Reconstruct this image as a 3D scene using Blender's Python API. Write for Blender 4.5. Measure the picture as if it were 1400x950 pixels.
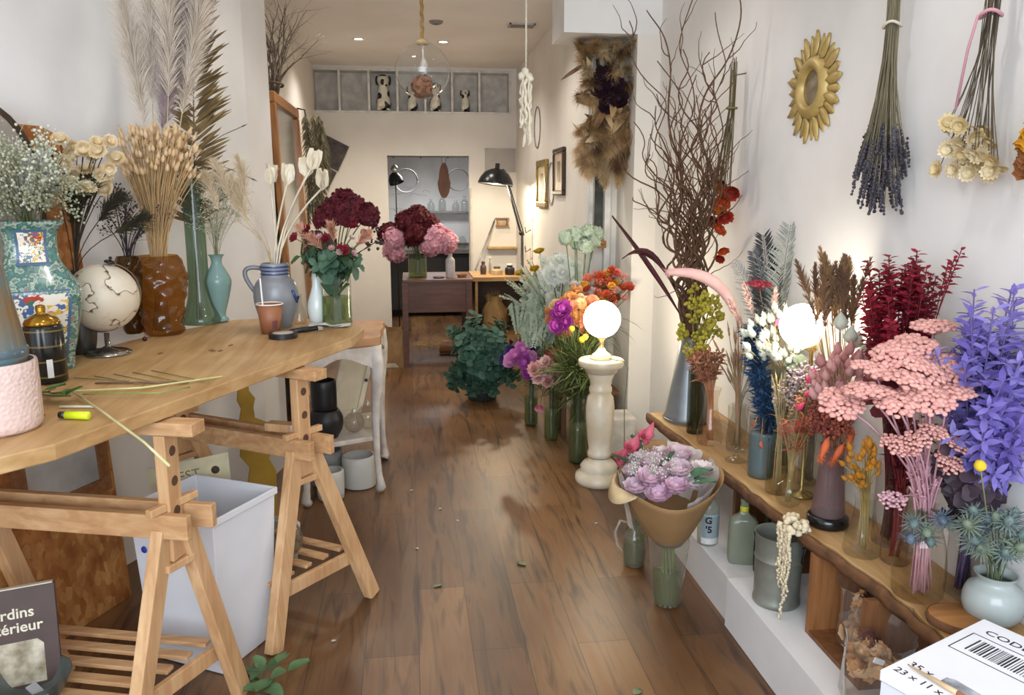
import bpy, math, random
from mathutils import Vector as V, Matrix, Quaternion, noise
for o in list(bpy.data.objects): bpy.data.objects.remove(o)
SC = bpy.context.scene; COL = SC.collection
PI = math.pi; R = random.Random(7)

# ---------------------------------------------------------------- camera, world, lights, exposure
cam = bpy.data.cameras.new('camera'); co = bpy.data.objects.new('camera', cam); COL.objects.link(co)
cam.sensor_fit = 'HORIZONTAL'; cam.sensor_width = 36.0; cam.lens = 36.0 * 1085 / 1400; cam.clip_start = .02
rt, fw, up = V((.9918, -.1274, 0)), V((.1252, .9740, -.1885)), V((.0240, .1870, .9820))
up = rt.cross(fw); fw.normalize(); up.normalize()
co.matrix_world = Matrix(((rt.x, up.x, -fw.x, 0), (rt.y, up.y, -fw.y, 0), (rt.z, up.z, -fw.z, 1.55), (0, 0, 0, 1)))
SC.camera = co
SC.view_settings.view_transform = 'Standard'; SC.view_settings.look = 'None'
SC.view_settings.gamma = 1; SC.view_settings.use_curve_mapping = False; SC.view_settings.exposure = 0.02
w = bpy.data.worlds.new('sky_outside'); SC.world = w; w.use_nodes = True
w.node_tree.nodes['Background'].inputs[0].default_value = (.80, .89, 1, 1)
w.node_tree.nodes['Background'].inputs[1].default_value = 1.0
def area(name, loc, target, sx, sy, power, col):
    l = bpy.data.lights.new(name, 'AREA'); l.shape = 'RECTANGLE'; l.size = sx; l.size_y = sy; l.energy = power; l.color = col
    o = bpy.data.objects.new(name, l); COL.objects.link(o); o.location = loc
    o.rotation_euler = (V(target) - V(loc)).to_track_quat('-Z', 'Y').to_euler(); return o
def spot(name, loc, power, col, ang=2.4, r=.04):
    l = bpy.data.lights.new(name, 'SPOT'); l.energy = power; l.color = col; l.spot_size = ang; l.spot_blend = .6; l.shadow_soft_size = r
    o = bpy.data.objects.new(name, l); COL.objects.link(o); o.location = loc; return o
area('shop_window_daylight', (-.4, -1.4, 1.9), (-.2, 4, 1.2), 2.8, 2.0, 150, (.80, .89, 1))
WARM = (1, .93, .85)

# ---------------------------------------------------------------- materials
def lin(h):
    h = h.lstrip('#'); c = [int(h[i:i + 2], 16) / 255 for i in (0, 2, 4)]
    return tuple(x / 12.92 if x <= .04045 else ((x + .055) / 1.055) ** 2.4 for x in c) + (1,)
MATS = {}
def base(name):
    m = bpy.data.materials.new(name); m.use_nodes = True; nt = m.node_tree
    return m, nt, nt.nodes['Principled BSDF']
def N(nt, t, **kw):
    n = nt.nodes.new(t)
    for k, v in kw.items():
        if hasattr(n, k): setattr(n, k, v)
        else: n.inputs[k.replace('_', ' ')].default_value = v
    return n
def ramp(nt, src, stops):
    r = nt.nodes.new('ShaderNodeValToRGB'); e = r.color_ramp.elements
    while len(e) < len(stops): e.new(.5)
    for i, (p, c) in enumerate(stops): e[i].position = p; e[i].color = lin(c) if isinstance(c, str) else c
    nt.links.new(src, r.inputs[0]); return r.outputs[0]
def coords(nt, sc=(1, 1, 1), rot=(0, 0, 0)):
    t = nt.nodes.new('ShaderNodeTexCoord'); m = nt.nodes.new('ShaderNodeMapping')
    m.inputs['Scale'].default_value = sc; m.inputs['Rotation'].default_value = rot
    nt.links.new(t.outputs['Object'], m.inputs[0]); return m.outputs[0]
def mat(c, c2=None, rough=.6, scale=12, metal=0, bump=0, trans=0, emit=None, es=0, stretch=(1, 1, 1), sheen=0):
    key = (c, c2, rough, scale, metal, bump, trans, emit, es, stretch)
    if key in MATS: return MATS[key]
    m, nt, b = base('surface_' + c.lstrip('#')); MATS[key] = m
    b.inputs['Roughness'].default_value = rough; b.inputs['Metallic'].default_value = metal
    if c2 is None:
        r_, g_, bl = [int(c.lstrip('#')[i:i + 2], 16) for i in (0, 2, 4)]; c2 = '#%02x%02x%02x' % tuple(max(0, int(v * .86)) for v in (r_, g_, bl))
    n = N(nt, 'ShaderNodeTexNoise', Scale=scale, Detail=4.0); nt.links.new(coords(nt, stretch), n.inputs[0])
    nt.links.new(ramp(nt, n.outputs[0], [(.32, c), (.68, c2)]), b.inputs['Base Color'])
    if bump:
        bp = N(nt, 'ShaderNodeBump', Strength=bump, Distance=.01); nt.links.new(n.outputs[0], bp.inputs['Height']); nt.links.new(bp.outputs[0], b.inputs['Normal'])
    if trans:
        t = N(nt, 'ShaderNodeBsdfTranslucent'); mx = N(nt, 'ShaderNodeMixShader'); mx.inputs[0].default_value = trans
        nt.links.new(b.inputs['Base Color'].links[0].from_socket, t.inputs[0])
        nt.links.new(b.outputs[0], mx.inputs[1]); nt.links.new(t.outputs[0], mx.inputs[2])
        nt.links.new(mx.outputs[0], nt.nodes['Material Output'].inputs[0])
    if emit: b.inputs['Emission Color'].default_value = lin(emit); b.inputs['Emission Strength'].default_value = es
    return m
def petal(c, c2=None): return mat(c, c2, .75, 30, trans=.3)
def leafm(c, c2=None): return mat(c, c2, .65, 18, trans=.2)
def glass(c='#e8f0ea', rough=.02, body=.0, f=.22):
    key = ('glass', c, rough, body, f)
    if key in MATS: return MATS[key]
    m = bpy.data.materials.new('glass_' + c.lstrip('#')); m.use_nodes = True; nt = m.node_tree; MATS[key] = m
    nt.nodes.remove(nt.nodes['Principled BSDF'])
    t = N(nt, 'ShaderNodeBsdfTransparent'); tc = lin(c); t.inputs[0].default_value = tuple(x ** .5 for x in tc) if min(tc[:3]) > .5 else tc
    g = N(nt, 'ShaderNodeBsdfGlossy'); g.inputs['Roughness'].default_value = rough
    lw = N(nt, 'ShaderNodeLayerWeight', Blend=.5); pw = N(nt, 'ShaderNodeMath', operation='POWER'); pw.inputs[1].default_value = 4.0; ma = N(nt, 'ShaderNodeMath', operation='MULTIPLY_ADD'); ma.inputs[1].default_value = f * 2; ma.inputs[2].default_value = .045; mx = N(nt, 'ShaderNodeMixShader')
    nt.links.new(lw.outputs['Facing'], pw.inputs[0]); nt.links.new(pw.outputs[0], ma.inputs[0]); nt.links.new(ma.outputs[0], mx.inputs[0]); nt.links.new(t.outputs[0], mx.inputs[1]); nt.links.new(g.outputs[0], mx.inputs[2])
    out = mx.outputs[0]
    if body:
        d = N(nt, 'ShaderNodeBsdfDiffuse'); d.inputs[0].default_value = lin(c); m2 = N(nt, 'ShaderNodeMixShader'); m2.inputs[0].default_value = body
        nt.links.new(out, m2.inputs[1]); nt.links.new(d.outputs[0], m2.inputs[2]); out = m2.outputs[0]
    nt.links.new(out, nt.nodes['Material Output'].inputs[0]); return m
def wood(c, c2, axis=0, rough=.55, scale=3.0, dark=None):
    key = ('wood', c, c2, axis, rough, scale)
    if key in MATS: return MATS[key]
    m, nt, b = base('wood_' + c.lstrip('#')); MATS[key] = m
    s = [14, 14, 14]; s[axis] = 1.2
    v = coords(nt, tuple(s)); n = N(nt, 'ShaderNodeTexNoise', Scale=scale, Detail=6.0, Distortion=.6); nt.links.new(v, n.inputs[0])
    k = N(nt, 'ShaderNodeTexNoise', Scale=2.2, Detail=2.0); nt.links.new(coords(nt, (1.5, 1.5, 1.5)), k.inputs[0])
    a = ramp(nt, n.outputs[0], [(.30, c), (.62, c2), (.8, dark or c2)])
    kk = ramp(nt, k.outputs[0], [(.35, '#ffffff'), (.72, '#d8c8b4')])
    mx = N(nt, 'ShaderNodeMix', data_type='RGBA', blend_type='MULTIPLY'); mx.inputs[0].default_value = .8
    nt.links.new(a, mx.inputs[6]); nt.links.new(kk, mx.inputs[7]); nt.links.new(mx.outputs[2], b.inputs['Base Color'])
    b.inputs['Roughness'].default_value = rough; return m

# ---------------------------------------------------------------- mesh builder
class MB:
    def __init__(s): s.v = []; s.f = []
    def add(s, vs, fs):
        o = len(s.v); s.v += [tuple(p) for p in vs]; s.f += [tuple(i + o for i in f) for f in fs]
    def box(s, c, d, q=None):
        c = V(c); vs = [V((x * d[0] / 2, y * d[1] / 2, z * d[2] / 2)) for z in (-1, 1) for y in (-1, 1) for x in (-1, 1)]
        if q is not None: vs = [q @ p for p in vs]
        s.add([c + p for p in vs], [(0, 2, 3, 1), (4, 5, 7, 6), (0, 1, 5, 4), (2, 6, 7, 3), (0, 4, 6, 2), (1, 3, 7, 5)])
    def mm(s, a, b): s.box([(a[i] + b[i]) / 2 for i in range(3)], [abs(b[i] - a[i]) for i in range(3)])
    def bar(s, a, b, w, h, upv=(0, 0, 1), bev=.0):
        a = V(a); b = V(b); d = (b - a); L = d.length; d.normalize(); u = V(upv)
        if abs(d.dot(u)) > .98: u = V((1, 0, 0))
        x = d.cross(u).normalized(); u = x.cross(d)
        pr = [(-w / 2, -h / 2), (w / 2, -h / 2), (w / 2, h / 2), (-w / 2, h / 2)]
        s.add([p + x * i + u * j for p in (a, b) for i, j in pr], [(3, 2, 1, 0), (4, 5, 6, 7), (0, 1, 5, 4), (1, 2, 6, 5), (2, 3, 7, 6), (3, 0, 4, 7)])
    def prism(s, poly, z0, z1):
        n = len(poly); a = sum(poly[i][0] * poly[(i + 1) % n][1] - poly[(i + 1) % n][0] * poly[i][1] for i in range(n))
        if a < 0: poly = poly[::-1]
        vs = [(x, y, z0) for x, y in poly] + [(x, y, z1) for x, y in poly]
        s.add(vs, [tuple(range(n))[::-1], tuple(range(n, 2 * n))] + [(i, (i + 1) % n, n + (i + 1) % n, n + i) for i in range(n)])
    def slab(s, poly, o, ux, uy, t):      # polygon in the plane (ux,uy) at o, thickness t along ux x uy
        ux = V(ux); uy = V(uy); n3 = ux.cross(uy).normalized() * t; o = V(o); n = len(poly)
        a = [o + ux * x + uy * y for x, y in poly]
        s.add(a + [p + n3 for p in a], [tuple(range(n))[::-1], tuple(range(n, 2 * n))] + [(i, (i + 1) % n, n + (i + 1) % n, n + i) for i in range(n)])
    def tube(s, pts, r, n=5, cap=True):
        pts = [V(p) for p in pts]; k = len(pts); r = r if isinstance(r, (list, tuple)) else [r] * k
        u = None; o = len(s.v); vs = []
        for i, p in enumerate(pts):
            t = (pts[min(i + 1, k - 1)] - pts[max(i - 1, 0)])
            if t.length < 1e-9: t = V((0, 0, 1))
            t.normalize()
            if u is None: u = t.cross(V((0, 0, 1)) if abs(t.z) < .9 else V((1, 0, 0)))
            u = u - t * u.dot(t)
            if u.length < 1e-6: u = t.orthogonal()
            u.normalize(); w_ = t.cross(u)
            vs += [p + (u * math.cos(2 * PI * j / n) + w_ * math.sin(2 * PI * j / n)) * r[i] for j in range(n)]
        fs = [(i * n + j, i * n + (j + 1) % n, (i + 1) * n + (j + 1) % n, (i + 1) * n + j) for i in range(k - 1) for j in range(n)]
        if cap: fs += [tuple(range(n))[::-1], tuple((k - 1) * n + j for j in range(n))]
        s.add(vs, fs)
    def lathe(s, prof, c=(0, 0, 0), n=28, q=None, sq=0, sx=1, sy=1, wob=None, a0=0, a1=2 * PI):
        c = V(c); vs = []; k = len(prof); full = abs(a1 - a0 - 2 * PI) < 1e-6; m = n if full else n + 1
        for r, z in prof:
            for j in range(m):
                a = a0 + (a1 - a0) * j / n; ca, sa = math.cos(a), math.sin(a); rr = r
                if sq: rr = r / (abs(ca) ** sq + abs(sa) ** sq) ** (1 / sq)
                if wob: rr *= wob(a, z)
                p = V((rr * ca * sx, rr * sa * sy, z)); vs.append(c + (q @ p if q is not None else p))
        fs = []
        for i in range(k - 1):
            for j in range(n):
                j2 = (j + 1) % m; fs.append((i * m + j, i * m + j2, (i + 1) * m + j2, (i + 1) * m + j))
        s.add(vs, fs)
    def ball(s, c, r, n=10, m=7, q=None, jit=0, sc=(1, 1, 1)):
        c = V(c); vs = []
        for i in range(m + 1):
            t = PI * i / m
            for j in range(n):
                a = 2 * PI * j / n; p = V((math.sin(t) * math.cos(a) * sc[0], math.sin(t) * math.sin(a) * sc[1], -math.cos(t) * sc[2])) * r
                if jit and 0 < i < m: p *= 1 + R.uniform(-jit, jit)
                vs.append(c + (q @ p if q is not None else p))
        s.add(vs, [(i * n + j, i * n + (j + 1) % n, (i + 1) * n + (j + 1) % n, (i + 1) * n + j) for i in range(m) for j in range(n)])
    def leaf(s, p, d, nrm, L, W, curl=.25, seg=3, fold=.15, tip=.0):
        p = V(p); d = V(d).normalized(); nrm = V(nrm)
        x = d.cross(nrm)
        if x.length < 1e-5: x = d.orthogonal()
        x.normalize(); nn = x.cross(d); vs = [p]
        for i in range(1, seg + 1):
            t = i / seg; wd = W * .5 * math.sin(PI * min(1, t * .86 + .1)) ** .8 if i < seg else W * .5 * tip
            m = p + d * (L * t) - nn * (curl * L * t * t)
            if i == seg and tip == 0: vs.append(m)
            else: vs += [m - x * wd + nn * fold * W, m, m + x * wd + nn * fold * W]
        fs = [(0, 2, 1), (0, 3, 2)]
        for i in range(1, seg):
            a = 1 + (i - 1) * 3; b = a + 3
            if i == seg - 1 and tip == 0: fs += [(a, a + 1, b), (a + 1, a + 2, b)]
            else: fs += [(a, a + 1, b + 1, b), (a + 1, a + 2, b + 2, b + 1)]
        s.add(vs, fs)
    def blade(s, p, d, L, w_, droop=0):
        p = V(p); d = V(d).normalized(); x = d.cross(V((R.uniform(-1, 1), R.uniform(-1, 1), R.uniform(-1, 1))))
        if x.length < 1e-4: x = d.orthogonal()
        x.normalize(); m = p + d * L * .55 + V((0, 0, -droop * L * .25)); e = p + d * L + V((0, 0, -droop * L))
        s.add([p - x * w_ * .5, p + x * w_ * .5, m + x * w_ * .4, m - x * w_ * .4, e], [(0, 1, 2, 3), (3, 2, 4)])
    def build(s, name, m=None, parent=None, smooth=True, loc=None):
        me = bpy.data.meshes.new(name); me.from_pydata(s.v, [], s.f); me.update()
        if smooth: me.polygons.foreach_set('use_smooth', [True] * len(me.polygons))
        o = bpy.data.objects.new(name, me); COL.objects.link(o)
        if m: me.materials.append(m)
        if parent: o.parent = parent
        if loc is not None: o.location = loc
        return o
def sharp(o, ang=.6):
    o.data.set_sharp_from_angle(angle=ang); return o
def solid(o, t):
    md = o.modifiers.new('thickness', 'SOLIDIFY'); md.thickness = t; return o
def bevel(o, w_=.003):
    md = o.modifiers.new('bevel', 'BEVEL'); md.width = w_; md.segments = 2; md.limit_method = 'ANGLE'; return o
def tag(o, label, cat, group=None, kind=None):
    o['label'] = label; o['category'] = cat
    if group: o['group'] = group
    if kind: o['kind'] = kind
    return o
def thing(name, label, cat, loc=(0, 0, 0), group=None, rot=None):
    o = bpy.data.objects.new(name, None); COL.objects.link(o); o.empty_display_size = .05; o.location = loc
    if rot: o.rotation_euler = rot
    return tag(o, label, cat, group)
def struct(o, ):
    o['kind'] = 'structure'; return o
def text(body, size, m, parent, o, ux, uy, align='LEFT', ext=.0004, name='lettering', bold=0, sx=1):
    c = bpy.data.curves.new(name, 'FONT'); c.body = body; c.size = size; c.extrude = ext; c.align_x = align; c.offset = bold; c.resolution_u = 3
    t = bpy.data.objects.new(name, c); COL.objects.link(t)
    me = bpy.data.meshes.new_from_object(t.evaluated_get(bpy.context.evaluated_depsgraph_get())); bpy.data.objects.remove(t)
    ob = bpy.data.objects.new(name, me); COL.objects.link(ob); me.materials.clear(); me.materials.append(m)
    ux = V(ux).normalized(); uy = V(uy); uy = (uy - ux * uy.dot(ux)).normalized(); n = ux.cross(uy)
    o = V(o) - (parent.location if parent else V())
    M = Matrix(((ux.x * sx, uy.x, n.x, o.x), (ux.y * sx, uy.y, n.y, o.y), (ux.z * sx, uy.z, n.z, o.z), (0, 0, 0, 1)))
    ob.parent = parent; ob.matrix_local = M; return ob
def rv(a=1): return V((R.uniform(-a, a), R.uniform(-a, a), R.uniform(-a, a)))
def rdir():
    while True:
        p = rv()
        if .05 < p.length < 1: return p.normalized()
def quat(d): return V(d).to_track_quat('Z', 'Y')
def bez(a, b, c, n=6):
    a, b, c = V(a), V(b), V(c); return [a * (1 - t) ** 2 + b * 2 * t * (1 - t) + c * t * t for t in [i / n for i in range(n + 1)]]

# ---------------------------------------------------------------- flower heads: each fills a builder at p along d
def spindle(mb, p, d, L, r, n=7, fuzz=.18, m=6):
    q = quat(d); prof = [(max(.0008, r * math.sin(PI * (i / m) ** .75)), L * i / m) for i in range(m + 1)]
    mb.lathe(prof, p, n, q, wob=lambda a, z: 1 + R.uniform(-fuzz, fuzz))
def bunnytail(r=.013, L=.04, fz=14):
    def f(mb, p, d):
        k = R.uniform(.8, 1.15); spindle(mb, p, d, L * k, r * k, 8, .12)
        for i in range(fz):
            t = R.uniform(.1, 1); a = rdir(); mb.blade(V(p) + V(d) * L * k * t, a + V(d) * .9, r * 1.5, .0012)
    return f
def spike(r=.008, L=.08, fuzz=.35): return lambda mb, p, d: spindle(mb, p, d, L * R.uniform(.8, 1.2), r, 6, fuzz, 10)
def globe_of_petals(r=.05, n=120, pw=.02, dome=-1.0):
    def f(mb, p, d):
        p = V(p); d = V(d).normalized(); mb.ball(p, r * .82, 10, 7)
        for i in range(int(n * 1.5)):
            for _ in range(9):
                u = rdir()
                if u.dot(d) > dome: break
            c = p + u * r * R.uniform(.80, 1.08); u = (u + rv(.45)).normalized(); a = u.orthogonal().normalized(); b = u.cross(a); ph = R.uniform(0, 6)
            for k in range(4):
                e = a * math.cos(ph + k * PI / 2) + b * math.sin(ph + k * PI / 2); g = u.cross(e)
                w_ = pw * R.uniform(.55, .95); mb.add([c, c + e * w_ * .6 + g * w_ * .45 + u * w_ * .1, c + e * w_ + u * w_ * R.uniform(-.1, .3), c + e * w_ * .6 - g * w_ * .45 + u * w_ * .1], [(0, 1, 2, 3)])
    return f
def ruffle(r=.045, layers=5, per=7):
    def f(mb, p, d):
        p = V(p); d = V(d).normalized(); a = d.orthogonal().normalized(); b = d.cross(a)
        for k in range(layers):
            t = k / max(1, layers - 1); n = max(3, per - k // 2); el = .15 + t * 1.15
            for j in range(n):
                ph = 2 * PI * (j + .5 * (k % 2)) / n + R.uniform(-.2, .2); e = a * math.cos(ph) + b * math.sin(ph)
                dr = e * math.cos(el) + d * math.sin(el); L = r * (1.05 - .3 * t) * R.uniform(.85, 1.1)
                mb.leaf(p + e * r * .12 * (1 - t), dr, d - e * .3 + rv(.15), L, L * 1.15, curl=-.45 if t < .6 else .35, seg=4, fold=.10, tip=.55)
        mb.ball(p + d * r * .3, r * .42, 8, 5, jit=.12)
    return f
def daisy(r=.03, n=16, rows=2, cup=.35, wd=.32, cen=.28):
    def f(mb, p, d):
        p = V(p); d = V(d).normalized(); a = d.orthogonal().normalized(); b = d.cross(a)
        for k in range(rows):
            for j in range(n):
                ph = 2 * PI * (j + .5 * k) / n; e = a * math.cos(ph) + b * math.sin(ph); el = cup + .45 * k
                mb.leaf(p, e * math.cos(el) + d * math.sin(el), d, r * (1 - .2 * k) * R.uniform(.9, 1.05), r * wd * 2, curl=-.1, seg=3, fold=.1, tip=.15)
        mb.ball(p + d * r * .12, r * cen, 8, 5, sc=(1, 1, .7), q=quat(d))
    return f
def yarrow(r=.05, n=60):
    def f(mb, p, d):
        p = V(p); d = V(d).normalized(); a = d.orthogonal().normalized(); b = d.cross(a); q = quat(d)
        for i in range(n):
            rr = r * math.sqrt((i + .5) / n); ph = i * 2.4; c = p + (a * math.cos(ph) + b * math.sin(ph)) * rr + d * (.25 * r * (1 - (rr / r) ** 2)) + rv(.003)
            s_ = r * R.uniform(.14, .2); mb.ball(c, s_, 6, 4, q, .2, (1, 1, .55))
            if i % 3 == 0: mb.tube([c, p - d * r * .45], .0011, 3)
    return f
def thistle(r=.022):
    def f(mb, p, d):
        p = V(p); d = V(d).normalized(); mb.ball(p, r * .55, 8, 6, quat(d), .08, (1, 1, 1.4))
        for i in range(26): mb.blade(p + rv(r * .2), rdir() + d * .25, r * R.uniform(1.0, 1.35), .002)
        a = d.orthogonal().normalized(); b = d.cross(a)
        for k in range(18): e = a * math.cos(k * .349) + b * math.sin(k * .349); mb.leaf(p - d * r * .5, e + d * R.uniform(0, .5), d, r * R.uniform(1.6, 2.2), r * .2, .1, 3)
    return f
def plume(L=.25, r=.04, n=160, droop=.5, w_=.0016, bow=None):
    def f(mb, p, d):
        p = V(p); d = V(d).normalized(); sd = bow if bow is not None else rv(.2)
        ax = bez(p, p + d * L * .5, p + d * L + V(sd) * L * .5, 10); mb.tube(ax, .0012, 4)
        for i in range(n):
            t = R.random() ** .85; k = min(9, int(t * 10)); c = ax[k].lerp(ax[k + 1], t * 10 - k); dd = (ax[k + 1] - ax[k]).normalized()
            rr = r * (.35 + math.sin(PI * min(1, t * .9 + .1))) ; mb.blade(c, dd * 1.3 + rdir() * .8, rr * R.uniform(.9, 1.8), w_, droop * .5)
    return f
def spray(n=9, L=.1, dot=.004, per=5):       # fine branching spray with small blossoms
    def f(mb, p, d):
        p = V(p); d = V(d).normalized()
        for i in range(n):
            e = (d + rdir() * .75).normalized(); q0 = p - d * L * R.uniform(0, .7); q1 = q0 + e * L * R.uniform(.5, 1); mb.tube([q0, q1], .0006, 3, False)
            for k in range(per):
                c = q0.lerp(q1, R.uniform(.4, 1)) + rdir() * L * .16; mb.ball(c, dot * R.uniform(.7, 1.3), 5, 3)
    return f
def leafy(L=.22, n=22, ll=.045, lw=.016, spread=.9, t0=0., rnd=False, curl=.2):      # leaves all along the last L of the stem
    def f(mb, p, d):
        p = V(p); d = V(d).normalized(); a = d.orthogonal().normalized(); b = d.cross(a)
        for i in range(n):
            t = t0 + (1 - t0) * (i + .5) / n; ph = i * 2.4; e = a * math.cos(ph) + b * math.sin(ph); s_ = R.uniform(.75, 1.15) * (1.05 - .35 * t)
            mb.leaf(p - d * L * (1 - t), e * spread + d * R.uniform(.2, .7), d + rv(.3), ll * s_, lw * s_, curl, 4 if rnd else 3, tip=.5 if rnd else 0)
    return f
def cluster(n=14, r=.04, br=.008): # ball cluster
    def f(mb, p, d):
        for i in range(n): mb.ball(V(p) + rdir() * r * R.uniform(.3, 1), br * R.uniform(.7, 1.2), 7, 5, jit=.1)
    return f
def frond(L=.16, n=13, lw=.012, ll=.05):      # silvery lobed frond
    def f(mb, p, d):
        p = V(p); d = V(d).normalized(); a = (d.cross(V((0, 0, 1))) + rv(.2)).normalized(); nn = a.cross(d)
        for i in range(n):
            t = i / (n - 1); c = p - d * L * (1 - t) - nn * .15 * L * t * t
            for s_ in (-1, 1): mb.leaf(c, a * s_ + d * .8, nn, ll * (1.1 - .7 * t) * R.uniform(.8, 1.2), lw, R.uniform(.1, .5), 3, tip=.4)
    return f

STALK = '#7d7a4c'; STRAW = '#b99a63'
def stem(name, label, group, base_, tip, head, hm, sm, neck=None, r=.0018, cat='flower', hname='flower_head', bow=.05, extra=None, hd=None):
    b = V(base_); t = V(tip) - b; o = thing(name, label, cat, b, group)
    if neck is not None:
        nk = V(neck) - b; pts = [V((0, 0, 0)), nk * .5] + bez(nk, nk + (nk.normalized() if nk.length > 1e-4 else V((0, 0, 1))) * (t - nk).length * .4, t, 5)
    else: pts = bez((0, 0, 0), t * .5 + V((R.uniform(-bow, bow), R.uniform(-bow, bow), 0)), t, 6)
    mb = MB(); mb.tube(pts, r, 5); mb.build('stem', sm, o)
    d = (pts[-1] - pts[-2]).normalized() if hd is None else (V(hd).normalized() + rv(.3)).normalized()
    hb = MB(); head(hb, t, d); hb.build(hname, hm, o)
    if extra:
        for en, fn, em in extra: eb = MB(); fn(eb, pts, d); eb.build(en, em, o)
    return o
def bunch(name, label, group, vase, neckz, neckr, botr, n, ctr, spread, head, hm, sm, r=.0018, cat='flower', hname='flower_head', tips=None, z0=.012, extra=None, hd=None):
    """n stems standing in a vase at `vase`; heads fill an ellipsoid round ctr"""
    out = []
    for i in range(n if tips is None else len(tips)):
        if tips is None:
            u = rdir() * R.uniform(.2, 1) ** .5; tp = V(ctr) + V((u.x * spread[0], u.y * spread[1], u.z * spread[2]))
        else: tp = V(tips[i])
        a = R.uniform(0, 2 * PI); off = V((tp.x - vase[0], tp.y - vase[1], 0)); k = min(1, off.length / .15)
        off = off.normalized() if off.length > 1e-4 else V((1, 0, 0))
        rj = V((math.cos(a), math.sin(a), 0)) * R.uniform(0, .55)
        bs = V((vase[0], vase[1], vase[2] + z0 + R.uniform(0, .006))) - off * botr * .5 * k + rj * botr * .8
        nk = V((vase[0], vase[1], neckz)) + off * neckr * .45 * k + rj * neckr * .8
        h = head[i % len(head)] if isinstance(head, list) else head; m_ = hm[i % len(hm)] if isinstance(hm, list) else hm
        out.append(stem(name, label, group, bs, tp, h, m_, sm, nk, r, cat, hname, extra=extra, hd=hd))
    return out
def smooth_profile(pr, k=4):
    out = []
    for i in range(len(pr) - 1):
        p0, p1, p2, p3 = pr[max(0, i - 1)], pr[i], pr[i + 1], pr[min(len(pr) - 1, i + 2)]
        n_ = k if abs(p2[1] - p1[1]) > .02 else 1
        for j in range(n_):
            t = j / n_; m1, m2 = [[(b - a) / max(1e-5, ((p2[1] - p0[1]), (p3[1] - p1[1]))[q]) * (p2[1] - p1[1]) for q, (a, b) in enumerate(((p0[0], p2[0]), (p1[0], p3[0])))]][0]
            r = (2 * t ** 3 - 3 * t ** 2 + 1) * p1[0] + (t ** 3 - 2 * t ** 2 + t) * m1 + (3 * t ** 2 - 2 * t ** 3) * p2[0] + (t ** 3 - t ** 2) * m2
            lo, hi = min(p1[0], p2[0]), max(p1[0], p2[0]); s_ = .12 * (hi - lo) + .002; out.append((min(hi + s_, max(lo - s_, r)), p1[1] + (p2[1] - p1[1]) * t))
    return out + [pr[-1]]
def vessel(name, label, cat, loc, prof, m, inner=.003, n=32, base_r=True, group=None, sq=0, sx=1, sy=1, wob=None, rot=0, water=None):
    """lathe vessel with a wall: prof from foot to rim; inner shell offset by `inner`"""
    o = thing(name, label, cat, loc, group); mb = MB(); prof = smooth_profile(prof, 14 if wob else 4)
    thin = m.name.startswith('glass')
    full = ([(.0005, prof[0][1])] + list(prof)) if thin else [(.0005, prof[0][1])] + list(prof) + [(max(.001, r - inner), z) for r, z in reversed(prof[1:])] + [(max(.001, prof[0][0] - inner), prof[0][1] + inner * 1.5), (.0005, prof[0][1] + inner * 1.5)]
    mb.lathe(full, (0, 0, 0), n, Quaternion((0, 0, 1), rot), sq, sx, sy, wob); b = mb.build('body', m, o); sharp(b, 1.0)
    if water:
        zt, wm = water; wb = MB(); rr = [(r - inner * 1.3, z) for r, z in prof if z <= zt]
        rt_ = next((prof[i][0] + (prof[i + 1][0] - prof[i][0]) * (zt - prof[i][1]) / max(1e-6, prof[i + 1][1] - prof[i][1]) for i in range(len(prof) - 1) if prof[i][1] <= zt <= prof[i + 1][1]), prof[-1][0])
        rr = [(max(.001, rr[0][0]), rr[0][1] + inner * 1.6)] + rr[1:] + [(rt_ - inner * 1.3, zt), (.0005, zt)]
        wb.lathe([(.0005, rr[0][1])] + rr, (0, 0, 0), n, Quaternion((0, 0, 1), rot), sq, sx, sy, wob); wb.build('water', wm, o)
    return o

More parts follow.
